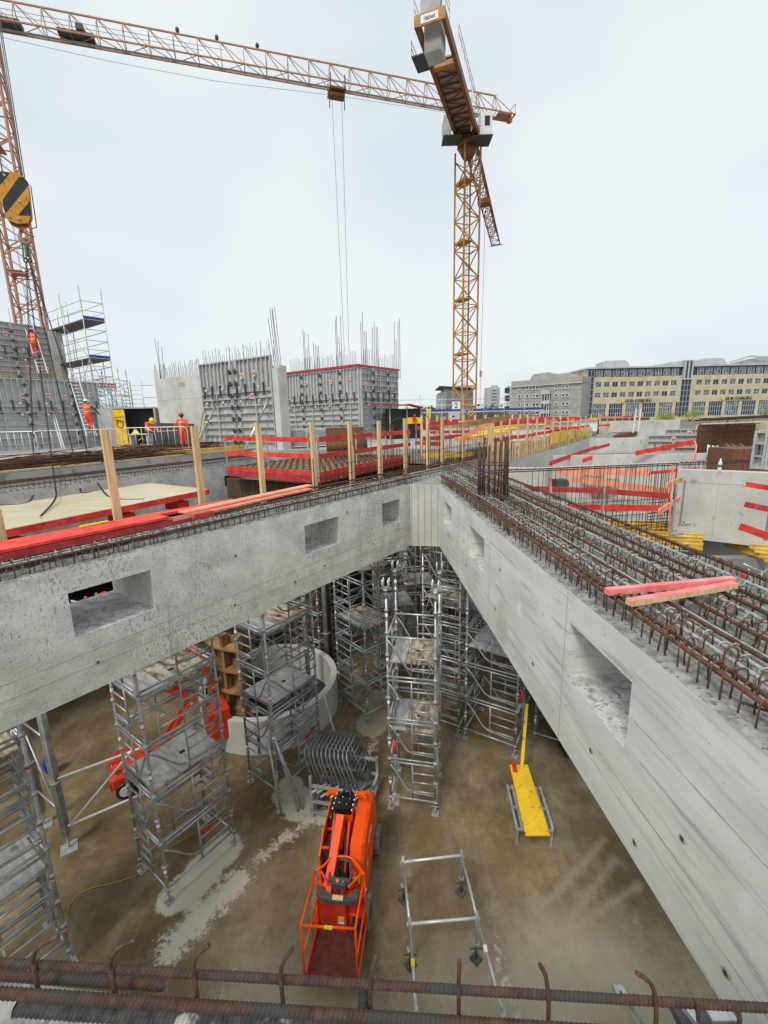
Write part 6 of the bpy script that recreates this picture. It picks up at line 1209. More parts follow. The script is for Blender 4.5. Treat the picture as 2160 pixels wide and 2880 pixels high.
part('walkway', MB().bar(root-UZ*.06+js*.3, jb-UZ*.06+js*.3, .28, .04), K['steel'], t)
tr = along(945); m = MB(); m.obox(tr-UZ*.75, jd, js, UZ, (-.9, -.95, 0), (.9, .95, .18)); 
for sx in (-.8, .8):
    for sy in (-.85, .85): m.obox(tr-UZ*.7, jd, js, UZ, (sx-.06, sy-.06, 0), (sx+.06, sy+.06, 1.3))
m.obox(tr-UZ*1.2, jd, js, UZ, (-.8, -.6, 0), (.8, .3, .3)); tp = part('trolley', m, K['cr_brown'], t)
m = MB(); 
for sx in (-.85, .85): m.tube(tr+jd*sx-UZ*.7, tr+jd*sx-UZ*2.2, .05, 5)
part('rope_guide', m, K['dgrey'], tp)
for sx in (-.55, .55): part('hoist_rope', MB().tube(tr+jd*sx-UZ*1.2, V3((tr+jd*sx*.35).x, (tr+jd*sx*.35).y, 7.4), .02, 4), K['wirer'], t)
c = along(215); m = MB(); m.obox(c, jd, js, UZ, (-1.5, -.45, .1), (1.5, .45, .42)); m.obox(c, jd, js, UZ, (.1, -.4, .6), (.7, .4, 1.1)); part('jib_winch', m, K['dgrey'], t)
c = along(20); m = MB(); m.obox(c, jd, js, UZ, (-1.2, -.5, 0), (1.2, .5, .45)); part('winch_box', m, K['dgrey'], t)
for u in (505, 615, 730): c = along(u); m = MB(); m.ell(c+UZ*2.35, (.2, .2, .25), 8, 6); part('jib_lamp', m, K['dgrey'], t)
m = MB(); m.path([root-UZ*.9+jd*1, along(300)-UZ*1.35, along(600)-UZ*1.5, along(950)-UZ*.9, along(1200)-UZ*.7, jb-UZ*.5], .018, 4); part('trolley_rope', m, K['wirer'], t)
m = MB()
for h in (.6, 1.0, 1.4): m.tube(root+UZ*h+js*.1, along(420+h*150)+UZ*h, .022, 4)
part('stay_ropes', m, K['wirer'], t)
m = MB(); m.obox(jb, jd, js, UZ, (-2.2, -.6, -.1), (-.4, .6, .05)); m.bar(jb+js*.75, jb-js*.75, .15); m.bar(jb-js*.7+UZ*0, jb-js*.7+UZ*1.1, .05); m.bar(jb+js*.7, jb+js*.7+UZ*1.1, .05); m.bar(jb+js*.7+UZ*1.1, jb-js*.7+UZ*1.1, .05); m.obox(jb, jd, js, UZ, (-.6, -.3, -.5), (-.1, .3, 0)); part('jib_tip', m, K['cr_red'], t)
# --- yellow crane ---
HY = 40.0; YC = V3(10.45, 56.5, 0); t = thing('tower_crane', 'orange yellow tower crane in the centre, counter jib coming towards the camera', 'tower crane', (YC.x, YC.y, 6.3))
lattice(t, YC.x, YC.y, 6.3, 38.2, 2.05, .38, 1.55, .07, 'cr_yel', plat=6.2)
tip = P(1395, 690, HY); cje = P(1209, 26, HY-.4); top = V3(YC.x, YC.y, HY); ydir = (tip-top).normalized(); cdir = (cje-top).normalized()
jib(t, top+ydir*1.2-UZ*.3, tip, 1.5, 1.9, 2.1, .07, 'cr_brown')
m = MB(); q = tip; sd_ = V3(-ydir.y, ydir.x, 0); m.bar(q-sd_*1.3, q+sd_*1.3, .16); m.obox(q, ydir, sd_, UZ, (-.6, -.75, -.06), (0, .75, .02)); part('jib_tip', m, K['steel'], t)
c = top+ydir*16; m = MB(); m.obox(c-UZ*.9, ydir, sd_, UZ, (-.8, -.9, 0), (.8, .9, .6)); part('trolley', m, K['cr_brown'], t)
part('hoist_rope', MB().tube(c-UZ*.9+sd_*-.2, V3(c.x, c.y, 15.8), .025, 4), K['wirer'], t); m = MB(); m.box((c.x, c.y, 15.4), (.3, .3, .9)); m.tube((c.x, c.y, 13), (c.x, c.y, 15), .03, 4); m.tube((c.x, c.y, 10.5), (c.x, c.y, 13), .03, 4); part('small_hook', m, K['cr_red'], t)
m = MB(); m.tube((YC.x, YC.y, 37.4), (YC.x, YC.y, 38.4), .6, 10, r2=1.15); m.tube((YC.x, YC.y, 38.4), (YC.x, YC.y, 39.3), 1.2, 14); part('slewing_ring', m, K['cr_brown'], t)
cs_ = V3(-cdir.y, cdir.x, 0); Lc = (cje-top).length; cz = V3(0, 0, 1)
for sg in (-1, 1):
    part('counter_jib_beam', MB().obox(top, cdir, cs_, cz, (-1.2, sg*1.08-.16, -.95), (Lc, sg*1.08+.16, -.25)), K['cr_brown'], t)
m = MB()
for k in range(9): x = .8+k*1.15; m.obox(top, cdir, cs_, cz, (x, -.92, -.6), (x+.1, .92, -.45)); m.bar(top+cdir*x-cs_*(.9 if k % 2 else -.9)-UZ*.55, top+cdir*(x+1.15)+cs_*(.9 if k % 2 else -.9)-UZ*.55, .08)
part('counter_jib_lattice', m, K['cr_brown'], t)
m = MB(); m.obox(top, cdir, cs_, cz, (.6, -.9, -.40), (Lc-4.6, .9, -.36)); part('grating_floor', m, K['conc_dark'], t)
m = MB(); m.obox(top, cdir, cs_, cz, (Lc-2.7, -.8, -1.95), (Lc-1.2, .62, .2)); part('ballast_block', m, K['concblock'], t)
m = MB(); m.obox(top, cdir, cs_, cz, (Lc-.9, -.85, -.1), (Lc-.3, .75, 1.0)); m.obox(top, cdir, cs_, cz, (Lc-.8, -.8, 1.0), (Lc-.4, -.3, 1.4)); m.obox(top, cdir, cs_, cz, (Lc-.8, .2, 1.0), (Lc-.4, .7, 1.5)); part('rear_ballast', m, K['concblock'], t)
m = MB(); m.obox(top, cdir, cs_, cz, (Lc-.02, -1.25, -.95), (Lc+.12, 1.25, -.15)); part('end_beam', m, K['cr_yel'], t)
m = MB(); m.obox(top, cdir, cs_, cz, (Lc+.121, -.7, -.85), (Lc+.15, .7, -.3)); sb = part('sign_board', m, K['lblwhite'], t)
part('lettering', put(textmesh('liebet', .42), top+cdir*(Lc+.16)+UZ*-.58, cs_, UZ), K['black'], sb)
m = MB(); m.obox(top, cdir, cs_, cz, (Lc-5.2, -.92, -.88), (Lc-4.7, .92, -.2)); part('cross_beam', m, K['cr_yel'], t)
m = MB(); 
for (x0, x1, y) in ((Lc-1.3, Lc+.1, -1.25), (Lc-1.3, Lc+.1, 1.25), (0.5, Lc-3.5, 1.55)):
    for h in (.55, 1.1): m.bar(top+cdir*x0+cs_*y+UZ*(h-.2), top+cdir*x1+cs_*y+UZ*(h-.2), .04)
    n = max(1, int((x1-x0)/1.2))
    for i in range(n+1): x = x0+(x1-x0)*i/n; m.bar(top+cdir*x+cs_*y-UZ*.3, top+cdir*x+cs_*y+UZ*.9, .04)
part('hand_rail', m, K['steel'], t)
m = MB(); m.obox(top, cdir, cs_, cz, (Lc-4.9, -2.4, -.75), (Lc-2.9, -1.25, -.65)); 
for y in (-2.4,):
    for h in (.0, .5, 1.0): m.bar(top+cdir*(Lc-4.9)+cs_*y+UZ*(h-.6), top+cdir*(Lc-2.9)+cs_*y+UZ*(h-.6), .04)
    for x in (Lc-4.9, Lc-2.9): m.bar(top+cdir*x+cs_*y-UZ*.6, top+cdir*x+cs_*y+UZ*.5, .04)
part('side_platform', m, K['dgrey'], t)
# cab on the right, switch cabinet on the left
def vbox(m, c, w, d_, h, mi=0): m.obox(c, V3(1, 0, 0), V3(0, 1, 0), UZ, (-w/2, -d_/2, -h/2), (w/2, d_/2, h/2), mi)
cb = PL(1362, 362, (YC.x, YC.y-1.2), (1, 0)); m = MB(); vbox(m, cb, 1.3, 1.8, 2.2); cp = part('operator_cab', m, K['white'], t)
m = MB(); vbox(m, cb+V3(.12, -.91, .25), .55, .03, .9); vbox(m, cb+V3(.66, -.1, .2), .03, 1.3, 1.2); part('cab_window', m, K['blackg'], cp)
m = MB(); vbox(m, cb+V3(0, 0, -1.13), 1.5, 2.1, .08); part('cab_floor', m, K['dgrey'], cp)
m = MB(); 
for h in (.4, .9): m.bar(cb+V3(-1.4, -.9, -1.1+h), cb+V3(-.6, -.9, -1.1+h), .04)
m.bar(cb+V3(-1.4, -.9, -1.1), cb+V3(-1.4, -.9, -.1), .04); m.obox(cb, V3(1, 0, 0), V3(0, 1, 0), UZ, (-1.5, -.9, -1.16), (-.66, .9, -1.09)); part('cab_walkway', m, K['dgrey'], cp)
cb2 = PL(1256, 366, (YC.x, YC.y-1.0), (1, 0)); m = MB(); vbox(m, cb2, .8, 1.8, 1.9); part('switch_cabinet', m, K['concblock'], t)
m = MB(); vbox(m, cb2+V3(.6, 0, -.98), 2.1, 1.9, .08); part('cabinet_floor', m, K['dgrey'], t)
m = MB(); vbox(m, PL(1258, 310, (YC.x, YC.y-3), (1, 0))+V3(.6, 0, 0), .08, 2.0, 2.6); part('blue_panel', m, K['tealsteel'], t)
m = MB(); vbox(m, PL(1327, 310, (YC.x, YC.y-2.5), (1, 0)), .12, .5, 3.6); part('white_column', m, K['white'], t)
# crane number board, grey control box and post
m = MB(); q = PL(1283, 1141, (0, 48), (1, 0)); vbox(m, q, .85, .05, .85); sb = thing('number_board', 'white board with the number 2 at the foot of the yellow crane', 'sign', q); part('board', m, K['lblwhite'], sb); part('digit', put(textmesh('2', .85), q+V3(0, -.04, 0), V3(1, 0, 0), UZ), K['black'], sb)
t = thing('distribution_box', 'grey distribution box on legs below the number board', 'electric box', Dp(1277, 1190, 36)); q = Dp(1277, 1171, 36); m = MB(); vbox(m, q, .9, .4, .65); part('housing', m, K['steel2'], t); m = MB(); vbox(m, q+V3(-.1, -.21, 0), .2, .02, .12); part('switch', m, K['black'], t)
for sx in (-.35, .35): part('leg', MB().bar(q+V3(sx, 0, -.33), V3(q.x+sx, q.y, 7.38), .06), K['steel'], t)
m = MB(); q = Dp(1301, 1150, 36); q0_ = V3(q.x, q.y, 7.38); m.bar(q0_, q, .25); 
for i in range(6): m.bar(q+V3(.1+.1*i, 0, -.1-.1*i), q+V3(.5+.1*i, 0, -.3*(i % 2)), .07)
single('cable_post', m, K['oldwood'], 'weathered post with draped cables right of the number board', 'post')
# ================= HOOK BLOCK AND CHAINS =================
hp0 = Dp(40, 560, 10.6); hd = V3(.84, .54, 0).normalized(); hn = V3(hd.y, -hd.x, 0)
def H(x, y): return PL(x/4.917, 450+y/4.917, hp0, (hd.x, hd.y))
hk = thing('hook_block', 'black and yellow striped hook block hanging at the left edge', 'hook block', H(220, 880))
face = [(-90, 170), (-20, 150), (240, 180), (330, 235), (390, 310), (432, 740), (385, 868), (240, 880), (130, 835), (70, 740), (30, 620), (-60, 420)]
part('side_plate', MB().slabshape([H(*p) for p in face], -hn, .05), K['amber'], hk)
part('side_plate', MB().slabshape([H(*p)-hn*.30 for p in face], -hn, .05), K['amber'], hk)
inner = [(-60, 200), (230, 205), (360, 320), (405, 735), (360, 845), (230, 855), (110, 800), (40, 620)]
part('sheave_housing', MB().slabshape([H(*p)-hn*.051 for p in inner], -hn, .248), K['maroon'], hk)
m = MB()
for poly in ([(-88, 172), (-20, 153), (138, 172), (30, 315), (-70, 400)], [(262, 235), (330, 238), (386, 312), (392, 352), (78, 738), (42, 640), (36, 552)], [(412, 570), (431, 738), (424, 772), (246, 766)]): m.slabshape([H(*p)+hn*.003 for p in poly], -hn, .002)
part('black_stripe', m, K['black'], hk)
m = MB(); 
for (x, y, r) in ((60, 215, .03), (268, 575, .022), (145, 690, .014), (255, 810, .035), (360, 520, .014)): c = H(x, y); m.tube(c, c+hn*.04, r, 10)
part('pin_bolt', m, K['steel'], hk)
m = MB(); m.path([H(375, 280)-hn*.2, H(415, 320)-hn*.2, H(440, 520)-hn*.2, H(482, 790)-hn*.2, H(494, 895)-hn*.2, H(425, 905)-hn*.2], .012, 6); part('guard_bar', m, K['maroon'], hk)
m = MB(); a_ = H(290, 180)-hn*.15; 
for (x, y, u_, v_) in ((300, 200, 292, -2000), (325, 190, 315, -2000)): m.tube(H(x, y)-hn*.2, H(u_-900*.0+(-330 if True else 0), v_)-hn*.2, .011, 5)
for x in (-30, 20): m.tube(H(x, 170)-hn*.18, H(x-330, -2000)-hn*.18, .011, 5)
part('hoist_rope', m, K['wirer'], hk)
m = MB(); m.tube(H(285, 880)-hn*.17, H(280, 960)-hn*.17, .05, 8); m.path([H(280, 950)-hn*.17, H(262, 985)-hn*.17, H(262, 1040)-hn*.17, H(300, 1110)-hn*.17, H(360, 1130)-hn*.17, H(415, 1090)-hn*.17, H(425, 1020)-hn*.17], .04, 8, rad=[.035, .04, .05, .06, .055, .04, .02]); m.bar(H(300, 960)-hn*.17, H(465, 1030)-hn*.17, .03, .03); part('hook', m, K['cr_red'], hk)
sl_ = thing('chain_sling', 'four legged chain sling hanging from the hook down to the plywood table', 'chain sling', H(350, 1350))
m = MB()
for (x0, x1) in ((295, 312), (330, 352), (365, 400)): m.bar(H(x0, 1100)-hn*.17, H(x1, 1330)-hn*.17, .02, .03)
m.bar(H(345, 1060)-hn*.17, H(365, 1300)-hn*.17, .05, .09); part('lifting_link', m, K['tealsteel'], sl_)
m = MB()
for x in (342, 398): c = H(x, 1362)-hn*.17; m.path([c+hd*.035*math.cos(a)+UZ*.045*math.sin(a) for a in [i*math.pi/5 for i in range(10)]], .017, 6, closed=True)
part('ring', m, K['chain'], sl_)
def chain(pts, lk=.055, r=.0065):
    pts = spl(pts, 10); m = MB(); acc = 0; L_ = []
    for a, b in zip(pts, pts[1:]): L_.append((a, b, (b-a).length))
    tot = sum(x[2] for x in L_); s = 0; i = 0; base = 0; k = 0
    while s < tot:
        while i < len(L_)-1 and base+L_[i][2] < s: base += L_[i][2]; i += 1
        a, b, l = L_[i]; c = a+(b-a)*((s-base)/l); d = (b-a)/l; u = V3(1, .3, 0) if k % 2 else V3(-.3, 1, 0); x = (u-d*u.dot(d)).normalized()
        m.path([c+d*(lk*.62*math.cos(q))+x*(lk*.36*math.sin(q)) for q in [j*math.pi/3 for j in range(6)]], r, 4, closed=True); s += lk*.86; k += 1
    return m
tz = 6.83
def TB(u, v): return P(u, v, tz)
st = H(350, 1390)-hn*.17; st2 = H(400, 1390)-hn*.17
ends = [(st, [st.lerp(TB(160, 1385)+UZ*.4, .5), TB(160, 1385)+UZ*.4, TB(158, 1412)+UZ*.10, TB(115, 1451)]),
        (st, [st.lerp(TB(102, 1375)+UZ*.3, .5), TB(102, 1375)+UZ*.3, TB(92, 1402)+UZ*.03, TB(60, 1416), TB(-20, 1421)]),
        (st2, [st2.lerp(TB(222, 1350), .5), TB(218, 1340)+UZ*.5, TB(225, 1375)+UZ*.03, TB(235, 1386), TB(256, 1382)]),
        (st2, [st2.lerp(TB(262, 1360), .5)+V3(.15, 0, 0), TB(262, 1350)+UZ*.5, TB(290, 1385)+UZ*.05, TB(330, 1402), TB(405, 1403)])]
for s_, rest in ends: part('chain', chain([s_]+rest), K['chain'], sl_)
for (u, v) in ((116, 1456), (404, 1408)): q = TB(u, v); m = MB(); m.tube(q, q-UZ*.09, .02, 6); m.box(q-UZ*.1, (.07, .05, .06)); part('clamp_hook', m, K['chain'], sl_)
# ================= FAR BUILDINGS =================
K['sandst'] = noisy('yellowish_stone_cladding', (.52, .44, .28), (.66, .585, .41), .35, .8, spots=[(1.5, .6, .1, (.40, .29, .16), (1, 1, 3))])  # stone tone paled so the colour carries some distance haze
K['plattenbau'] = noisy('grey_pebble_panel', (.34, .335, .31), (.43, .425, .39), .5, .85)  # panel grey lightened, a little haze put into the colour
K['lightconc'] = noisy('pale_grey_render', (.46, .46, .45), (.56, .56, .55), .5, .85)
K['glassd'] = noisy('dark_blue_glass', (.012, .022, .04), (.04, .06, .09), .4, .12)
K['glassm'] = noisy('window_with_blinds', (.05, .06, .07), (.26, .28, .29), 1.1, .25, lo=.4, hi=.6)
K['frame'] = flat('pale_window_frame', (.60, .66, .72), .5)
K['metalroof'] = noisy('metal_roof', (.42, .44, .47), (.54, .56, .58), .3, .5)
YB = 160.0
def BX(u): return PL(u, 1165, (0, YB), (1, 0)).x
pxm = YB/FPX/math.cos(TH)*.985
def BZ(px): return 8.6+px*pxm
bld = thing('office_building', 'long yellowish office building with rows of windows and dark glass bays', 'building', (BX(1900), YB, 4))
x0 = BX(1646); x1 = BX(2280); pitch = (BX(1900)-BX(1650))/250*23.25
m = MB(); m.obox((0, YB, 0), V3(1, 0, 0), V3(0, 1, 0), UZ, (x0, .35, 3), (x1, 18, BZ(121))); m.obox((0, YB, 0), V3(1, 0, 0), V3(0, 1, 0), UZ, (x0-4, 8, 3), (x0-.02, 18, BZ(113))); part('wall', m, K['sandst'], bld)
m = MB(); m.obox((0, YB, 0), V3(1, 0, 0), V3(0, 1, 0), UZ, (x0-.6, -.35, BZ(121)), (x1, 18.4, BZ(125))); part('roof', m, K['metalroof'], bld)
def fb_(m, xa, xb, pa, pb, y0, y1, mi=0): m.obox((0, YB, 0), V3(1, 0, 0), V3(0, 1, 0), UZ, (xa, y0, BZ(pa)), (xb, y1, BZ(pb)), mi)
st0, st1 = BX(1907), BX(1934)
def window(xa, xb, pa, pb, par, cols=2, rows=1, glass='glassm', sill=True, name='window', yo=0):
    m = MB(); fb_(m, xa, xb, pa, pb, .20+yo, .34+yo); w = part(name, m, K[glass], par)
    m = MB(); t_ = .09
    for i in range(cols+1): x = xa+(xb-xa)*i/cols; fb_(m, x-t_/2, x+t_/2, pa, pb, .12+yo, .2+yo)
    for j in range(rows+1): p = pa+(pb-pa)*j/rows; m.obox((0, YB, 0), V3(1, 0, 0), V3(0, 1, 0), UZ, (xa, .11+yo, BZ(p)-t_/2), (xb, .198+yo, BZ(p)+t_/2))
    if sill: fb_(m, xa-.1, xb+.1, pa-1.8, pa-.6, -.02+yo, .3+yo)
    part('frame', m, K['frame'], w)
# stone piers and bands standing proud of the glass plane
rows_ = [(73, 86.5), (46, 59)]
nw = int((x1-x0)/pitch)
m = MB(); bands = [(3.5-65, -42), (-21.5, -9.5), (29.5, 46), (59, 73), (86.5, 100)]
for (a, b) in ((29.5, 46), (59, 73), (86.5, 99)):
    fb_(m, x0+2.4, st0-.02, a, b, 0, .36); fb_(m, st1+.02, x1, a, b, 0, .36)
xs = []; x = BX(1669)
while x < x1-3: xs.append(x); x += pitch
ww = pitch*.67
for (pa, pb) in rows_:
    prev = x0+2.4
    for x in xs:
        if x+ww > st0-.3 and x < st1+.3: continue
        if prev < st0 < x: fb_(m, prev, st0-.02, pa, pb, .0, .355); prev = st1+.02
        fb_(m, prev, x, pa, pb, .0, .355); prev = x+ww
big = []; x = BX(1665)
while x < x1-6: big.append(x); x += pitch*2
prev = x0+2.4; bw = pitch*1.62
for x in big: fb_(m, prev, x, -9.5, 29.5, 0, .355); fb_(m, prev, x, -44, -21.5, 0, .355); prev = x+bw
fb_(m, x0+2.4, x1, -21.5, -9.5, 0, .36)
part('stone_facing', m, K['sandst'], bld)
for (pa, pb) in rows_:
    for i, x in enumerate(xs):
        if x+ww > st0-.3 and x < st1+.3: continue
        window(x, x+ww, pa, pb, bld, glass='glassm' if (i*7+int(pa)) % 3 else 'glassd')
x = BX(1669)-pitch*.0
while x < x1-3:
    if not (x+ww*1.1 > st0-.3 and x < st1+.3): window(x, x+ww*1.1, 101, 117, bld, cols=2, rows=1, glass='glassm', sill=False)
    x += pitch
m = MB(); fb_(m, x0, x1, 99, 121, .345, .40); part('top_glass_band', m, K['glassd'], bld)
for i, x in enumerate(big): window(x, x+bw, -9, 29, bld, cols=6, rows=3, glass='glassd' if i % 2 else 'glassm', sill=False); window(x, x+bw, -42, -22, bld, cols=5, rows=1, glass='glassm', sill=False)
window(x0+.1, x0+2.3, -30, 117, bld, cols=2, rows=9, glass='glassd', sill=False, name='corner_glazing')
window(st0, st1, -40, 88, bld, cols=3, rows=9, glass='glassd', sill=False, name='stair_glazing', yo=-.1)
m = MB(); fb_(m, st0, st1, 88, 138, -.3, 1.5); part('stair_tower_head', m, K['metalroof'], bld)
m = MB(); fb_(m, st0+.9, st0+1.5, 92, 136, -.36, -.29); fb_(m, st0+2.2, st0+2.8, 92, 136, -.36, -.29); part('slot_window', m, K['glassd'], bld)
def arch(u0, u1, pk, p0, name, y0=2, y1=14, mat='metalroof', k=12, pw=1.0):
    xa, xb = BX(u0), BX(u1); pts = [(xa+(xb-xa)*i/k, BZ(p0+(pk-p0)*math.sin(math.pi*i/k)**pw)) for i in range(k+1)]
    m = MB(); m.slabshape([V3(a, YB+y0, b) for a, b in pts]+[V3(xb, YB+y0, BZ(p0-3)), V3(xa, YB+y0, BZ(p0-3))], (0, 1, 0), y1-y0); part(name, m, K[mat], bld)
arch(1818, 2030, 137, 125, 'arched_roof', 1)
arch(2040, 2330, 148, 125, 'winged_roof', 3)
m = MB(); m.bar(V3(BX(2046), YB+2, BZ(132)), V3(BX(2100), YB+2, BZ(146)), .5, .5); m.bar(V3(BX(2100), YB+2, BZ(146)), V3(BX(2200), YB+2, BZ(138)), .5, .4); part('wing_edge', m, K['lightconc'], bld)
for (ua, ub, pt) in ((1702, 1776, 145), (1976, 2048, 145)):
    xa, xb = BX(ua), BX(ub); hh = BZ(pt)-BZ(124); m = MB(); pts = [(xa, BZ(124)), (xa, BZ(pt)-.4), (xa+1, BZ(pt)), (xb-2, BZ(pt)), (xb-.9, BZ(pt)-.5), (xb-.2, BZ(pt)-1.4), (xb, BZ(124))]
    m.slabshape([V3(a, YB+4, b) for a, b in pts], (0, 1, 0), 6); part('roof_cabin', m, K['lightconc'], bld)
for (u, p0) in ((1760, 36), (2000, 36)):
    xa = BX(u-24 if u < 1900 else u+15); c = V3(xa+.3+1.1, YB-.25, BZ(p0)); 
    m = MB(); m.slabshape([c+V3(a*1.15, 0, b*1.25) for a, b in ((-.5, .5), (.5, .5), (.5, -.1), (.3, -.4), (0, -.6), (-.3, -.4), (-.5, -.1))], (0, -1, 0), .15); part('yellow_emblem', m, K['lblyel'], bld)
    part('sign_lettering', put(textmesh('HUK-COBURG', 1.45, .08), c+V3(5.6, -.1, -.02), V3(1, 0, 0), UZ), K['black'], bld)
m = MB(); c = V3(BX(1632), YB+7.8, BZ(28)); m.slabshape([c+V3(a*1.3, 0, b*2.6) for a, b in ((-.5, .5), (.5, .5), (.5, -.1), (.3, -.4), (0, -.6), (-.3, -.4), (-.5, -.1))], (0, -1, 0), .15); part('yellow_emblem', m, K['lblyel'], bld)
# grey slab building
ga = Dp(1436, 1173, 166); gb = Dp(1631, 1168, 150); ga.z = gb.z = 0; gd = (gb-ga).normalized(); gn = V3(gd.y, -gd.x, 0); gl = (gb-ga).length
g = thing('apartment_building', 'grey panel apartment block left of the yellowish office building', 'building', (ga+gb)/2+V3(0, 0, 4)); gz = PL(1631, 1058, gb, (gd.x, gd.y)).z
m = MB(); m.obox(ga, gd, -gn, UZ, (0, .3, 3), (gl, 14, gz-2.0)); m.obox(ga, gd, -gn, UZ, (-.1, -.1, gz-1.9), (gl+.1, 14.2, gz)); part('wall', m, K['plattenbau'], g)
m = MB(); m.obox(ga, gd, -gn, UZ, (-.15, -.3, gz-2.2), (gl+.1, .29, gz-1.901)); part('cornice', m, K['lightconc'], g)
m = MB(); m.slabshape([ga+gd*a-gn*3+UZ*(gz+b) for a, b in ((gl*.22, 0), (gl*.27, 2.2), (gl*.5, 2.5), (gl*.56, 1.6), (gl*.75, 1.7), (gl*.88, 0))], -gn, 8); part('roof_cabin', m, K['plattenbau'], g)
def gw(u, v, wp, hp, dark=True, par=g):
    c = PL(u, v, ga, (gd.x, gd.y)); s = (c-CAM).dot(F)/FPX; w_, h_ = wp*s, hp*s
    m = MB(); m.obox(c, gd, gn, UZ, (-w_/2, -.29, -h_/2), (w_/2, -.1, h_/2)); w = part('window', m, K['glassd' if dark else 'glassm'], par)
    m = MB(); 
    for (a, b, c2, e) in ((-w_/2-.15, -w_/2, -h_/2-.15, h_/2+.15), (w_/2, w_/2+.15, -h_/2-.15, h_/2+.15), (-w_/2, w_/2, -h_/2-.25, -h_/2), (-w_/2, w_/2, h_/2, h_/2+.12)): m.obox(c, gd, gn, UZ, (a, -.29, c2), (b, .03, e))
    part('frame', m, K['white'], w)
for r, (va, vb) in enumerate(((1092, 1087), (1115, 1111), (1140, 1135.5), (1162, 1160))):
    for x, dk in ((385, 0), (530, 1), (650, 0), (707, 1), (1047, 1), (1175, 1), (1243, 1)):
        u = 1400+x/6.38; v = va+(vb-va)*(x-385)/(1245-385); gw(u, v, 5.0 if x not in (650, 707) else 6.5, 7.5, dark=(x+r) % 2 == 0 or dk == 1)
    # panel mortar line
    if r: p = PL(1440, va-8, ga, (gd.x, gd.y)); m = MB(); m.obox(ga, gd, gn, UZ, (0, -.31, p.z), (gl, -.26, p.z+.15)); part('panel_joint', m, K['conc_dark'], g)
m = MB(); c = PL(1536, 1130, ga, (gd.x, gd.y)); 
for z_ in (-3.6, -.2, 3.2): m.obox(V3(c.x, c.y, c.z+z_), gd, gn, UZ, (-1.6, -.3, -.6), (1.6, 1.2, .6))
part('bay_balcony', m, K['lightconc'], g)
m = MB()
for z_ in (-1.9, 1.5, -5.3): m.obox(V3(c.x, c.y, c.z+z_), gd, gn, UZ, (-1.5, -.3, -1.08), (1.5, .9, 1.08))
bwn = part('bay_window', m, K['glassd'], g); m = MB()
for z_ in (-1.9, 1.5, -5.3):
    for x in (-1.5, -.5, .5, 1.3): m.obox(V3(c.x, c.y, c.z+z_), gd, gn, UZ, (x, .901, -1.08), (x+.22, .95, 1.08))
part('frame', m, K['white'], bwn)
m = MB(); m.obox(ga, gd, -gn, UZ, (-3.4, 3, 3), (-.16, 12, PL(1418, 1085, ga, (gd.x, gd.y)).z)); part('side_wing', m, K['lightconc'], g)
for z_ in (1098, 1120, 1150): q = PL(1426, z_, ga-gn*2.9, (gd.x, gd.y)); m = MB(); m.obox(q, gd, gn, UZ, (-1.0, -.2, -1.0), (1.0, .02, 1.0)); part('loggia', m, K['glassd'], g)
# far high rise
hr = thing('high_rise', 'slim pale tower block far away left of the grey apartment block', 'building', Dp(1385, 1170, 420)); c = Dp(1385, 1174, 420); zt = Dp(1385, 1091, 420).z
m = MB(); m.box((c.x, c.y+4, (zt+4)/2), (12, 12, zt-4)); part('wall', m, K['lightconc'], hr); m = MB(); m.box((c.x+.3, c.y-3, (zt+4)/2+1.2), (6, 2.2, zt-3)); part('stair_core', m, K['metalroof'], hr)
for i in range(8): m = MB(); m.box((c.x+.3, c.y-4.2, zt-3-i*2.9), (4.6, .3, 1.1)); part('window_band', m, K['glassm'], hr)
# building behind the yellow crane
ob = thing('office_block', 'pale block with a grey side behind the foot of the yellow crane', 'building', Dp(1260, 1170, 230)); a = Dp(1231, 1176, 250); b = Dp(1254, 1176, 225); c = Dp(1330, 1176, 245); zt = Dp(1250, 1099, 225).z
m = MB(); m.prism([(a.x, a.y), (b.x, b.y), (b.x+2, b.y+24), (a.x+2, a.y+24)], 3, zt); part('front_wing', m, K['lightconc'], ob)
m = MB(); m.prism([(b.x+.03, b.y), (c.x, c.y), (c.x+2, c.y+24), (b.x+2.2, b.y+24)], 3, zt+.1); part('grey_wing', m, K['conc_dark'], ob)
m = MB(); m.prism([(b.x-3.5, b.y-1.5), (c.x+1, c.y-1.5), (c.x+2, c.y+24), (b.x-2.5, b.y+26)], zt+1.6, zt+2.2); part('roof', m, K['dgrey'], ob); m = MB(); m.prism([(b.x-.5, b.y+3), (c.x, c.y+3), (c.x+1, c.y+20), (b.x, b.y+20)], zt+.11, zt+1.59); part('attic', m, K['conc_dark'], ob)
for r in range(4):
    for k in range(6): q = a.lerp(b, (k+.5)/6); d_ = (b-a).normalized(); nn = V3(d_.y, -d_.x, 0); m = MB(); m.obox(V3(q.x, q.y, zt-2.6-r*3.2), d_, nn, UZ, (-.9, -.1, -.9), (.9, .06, .9)); part('window', m, K['glassm'], ob)
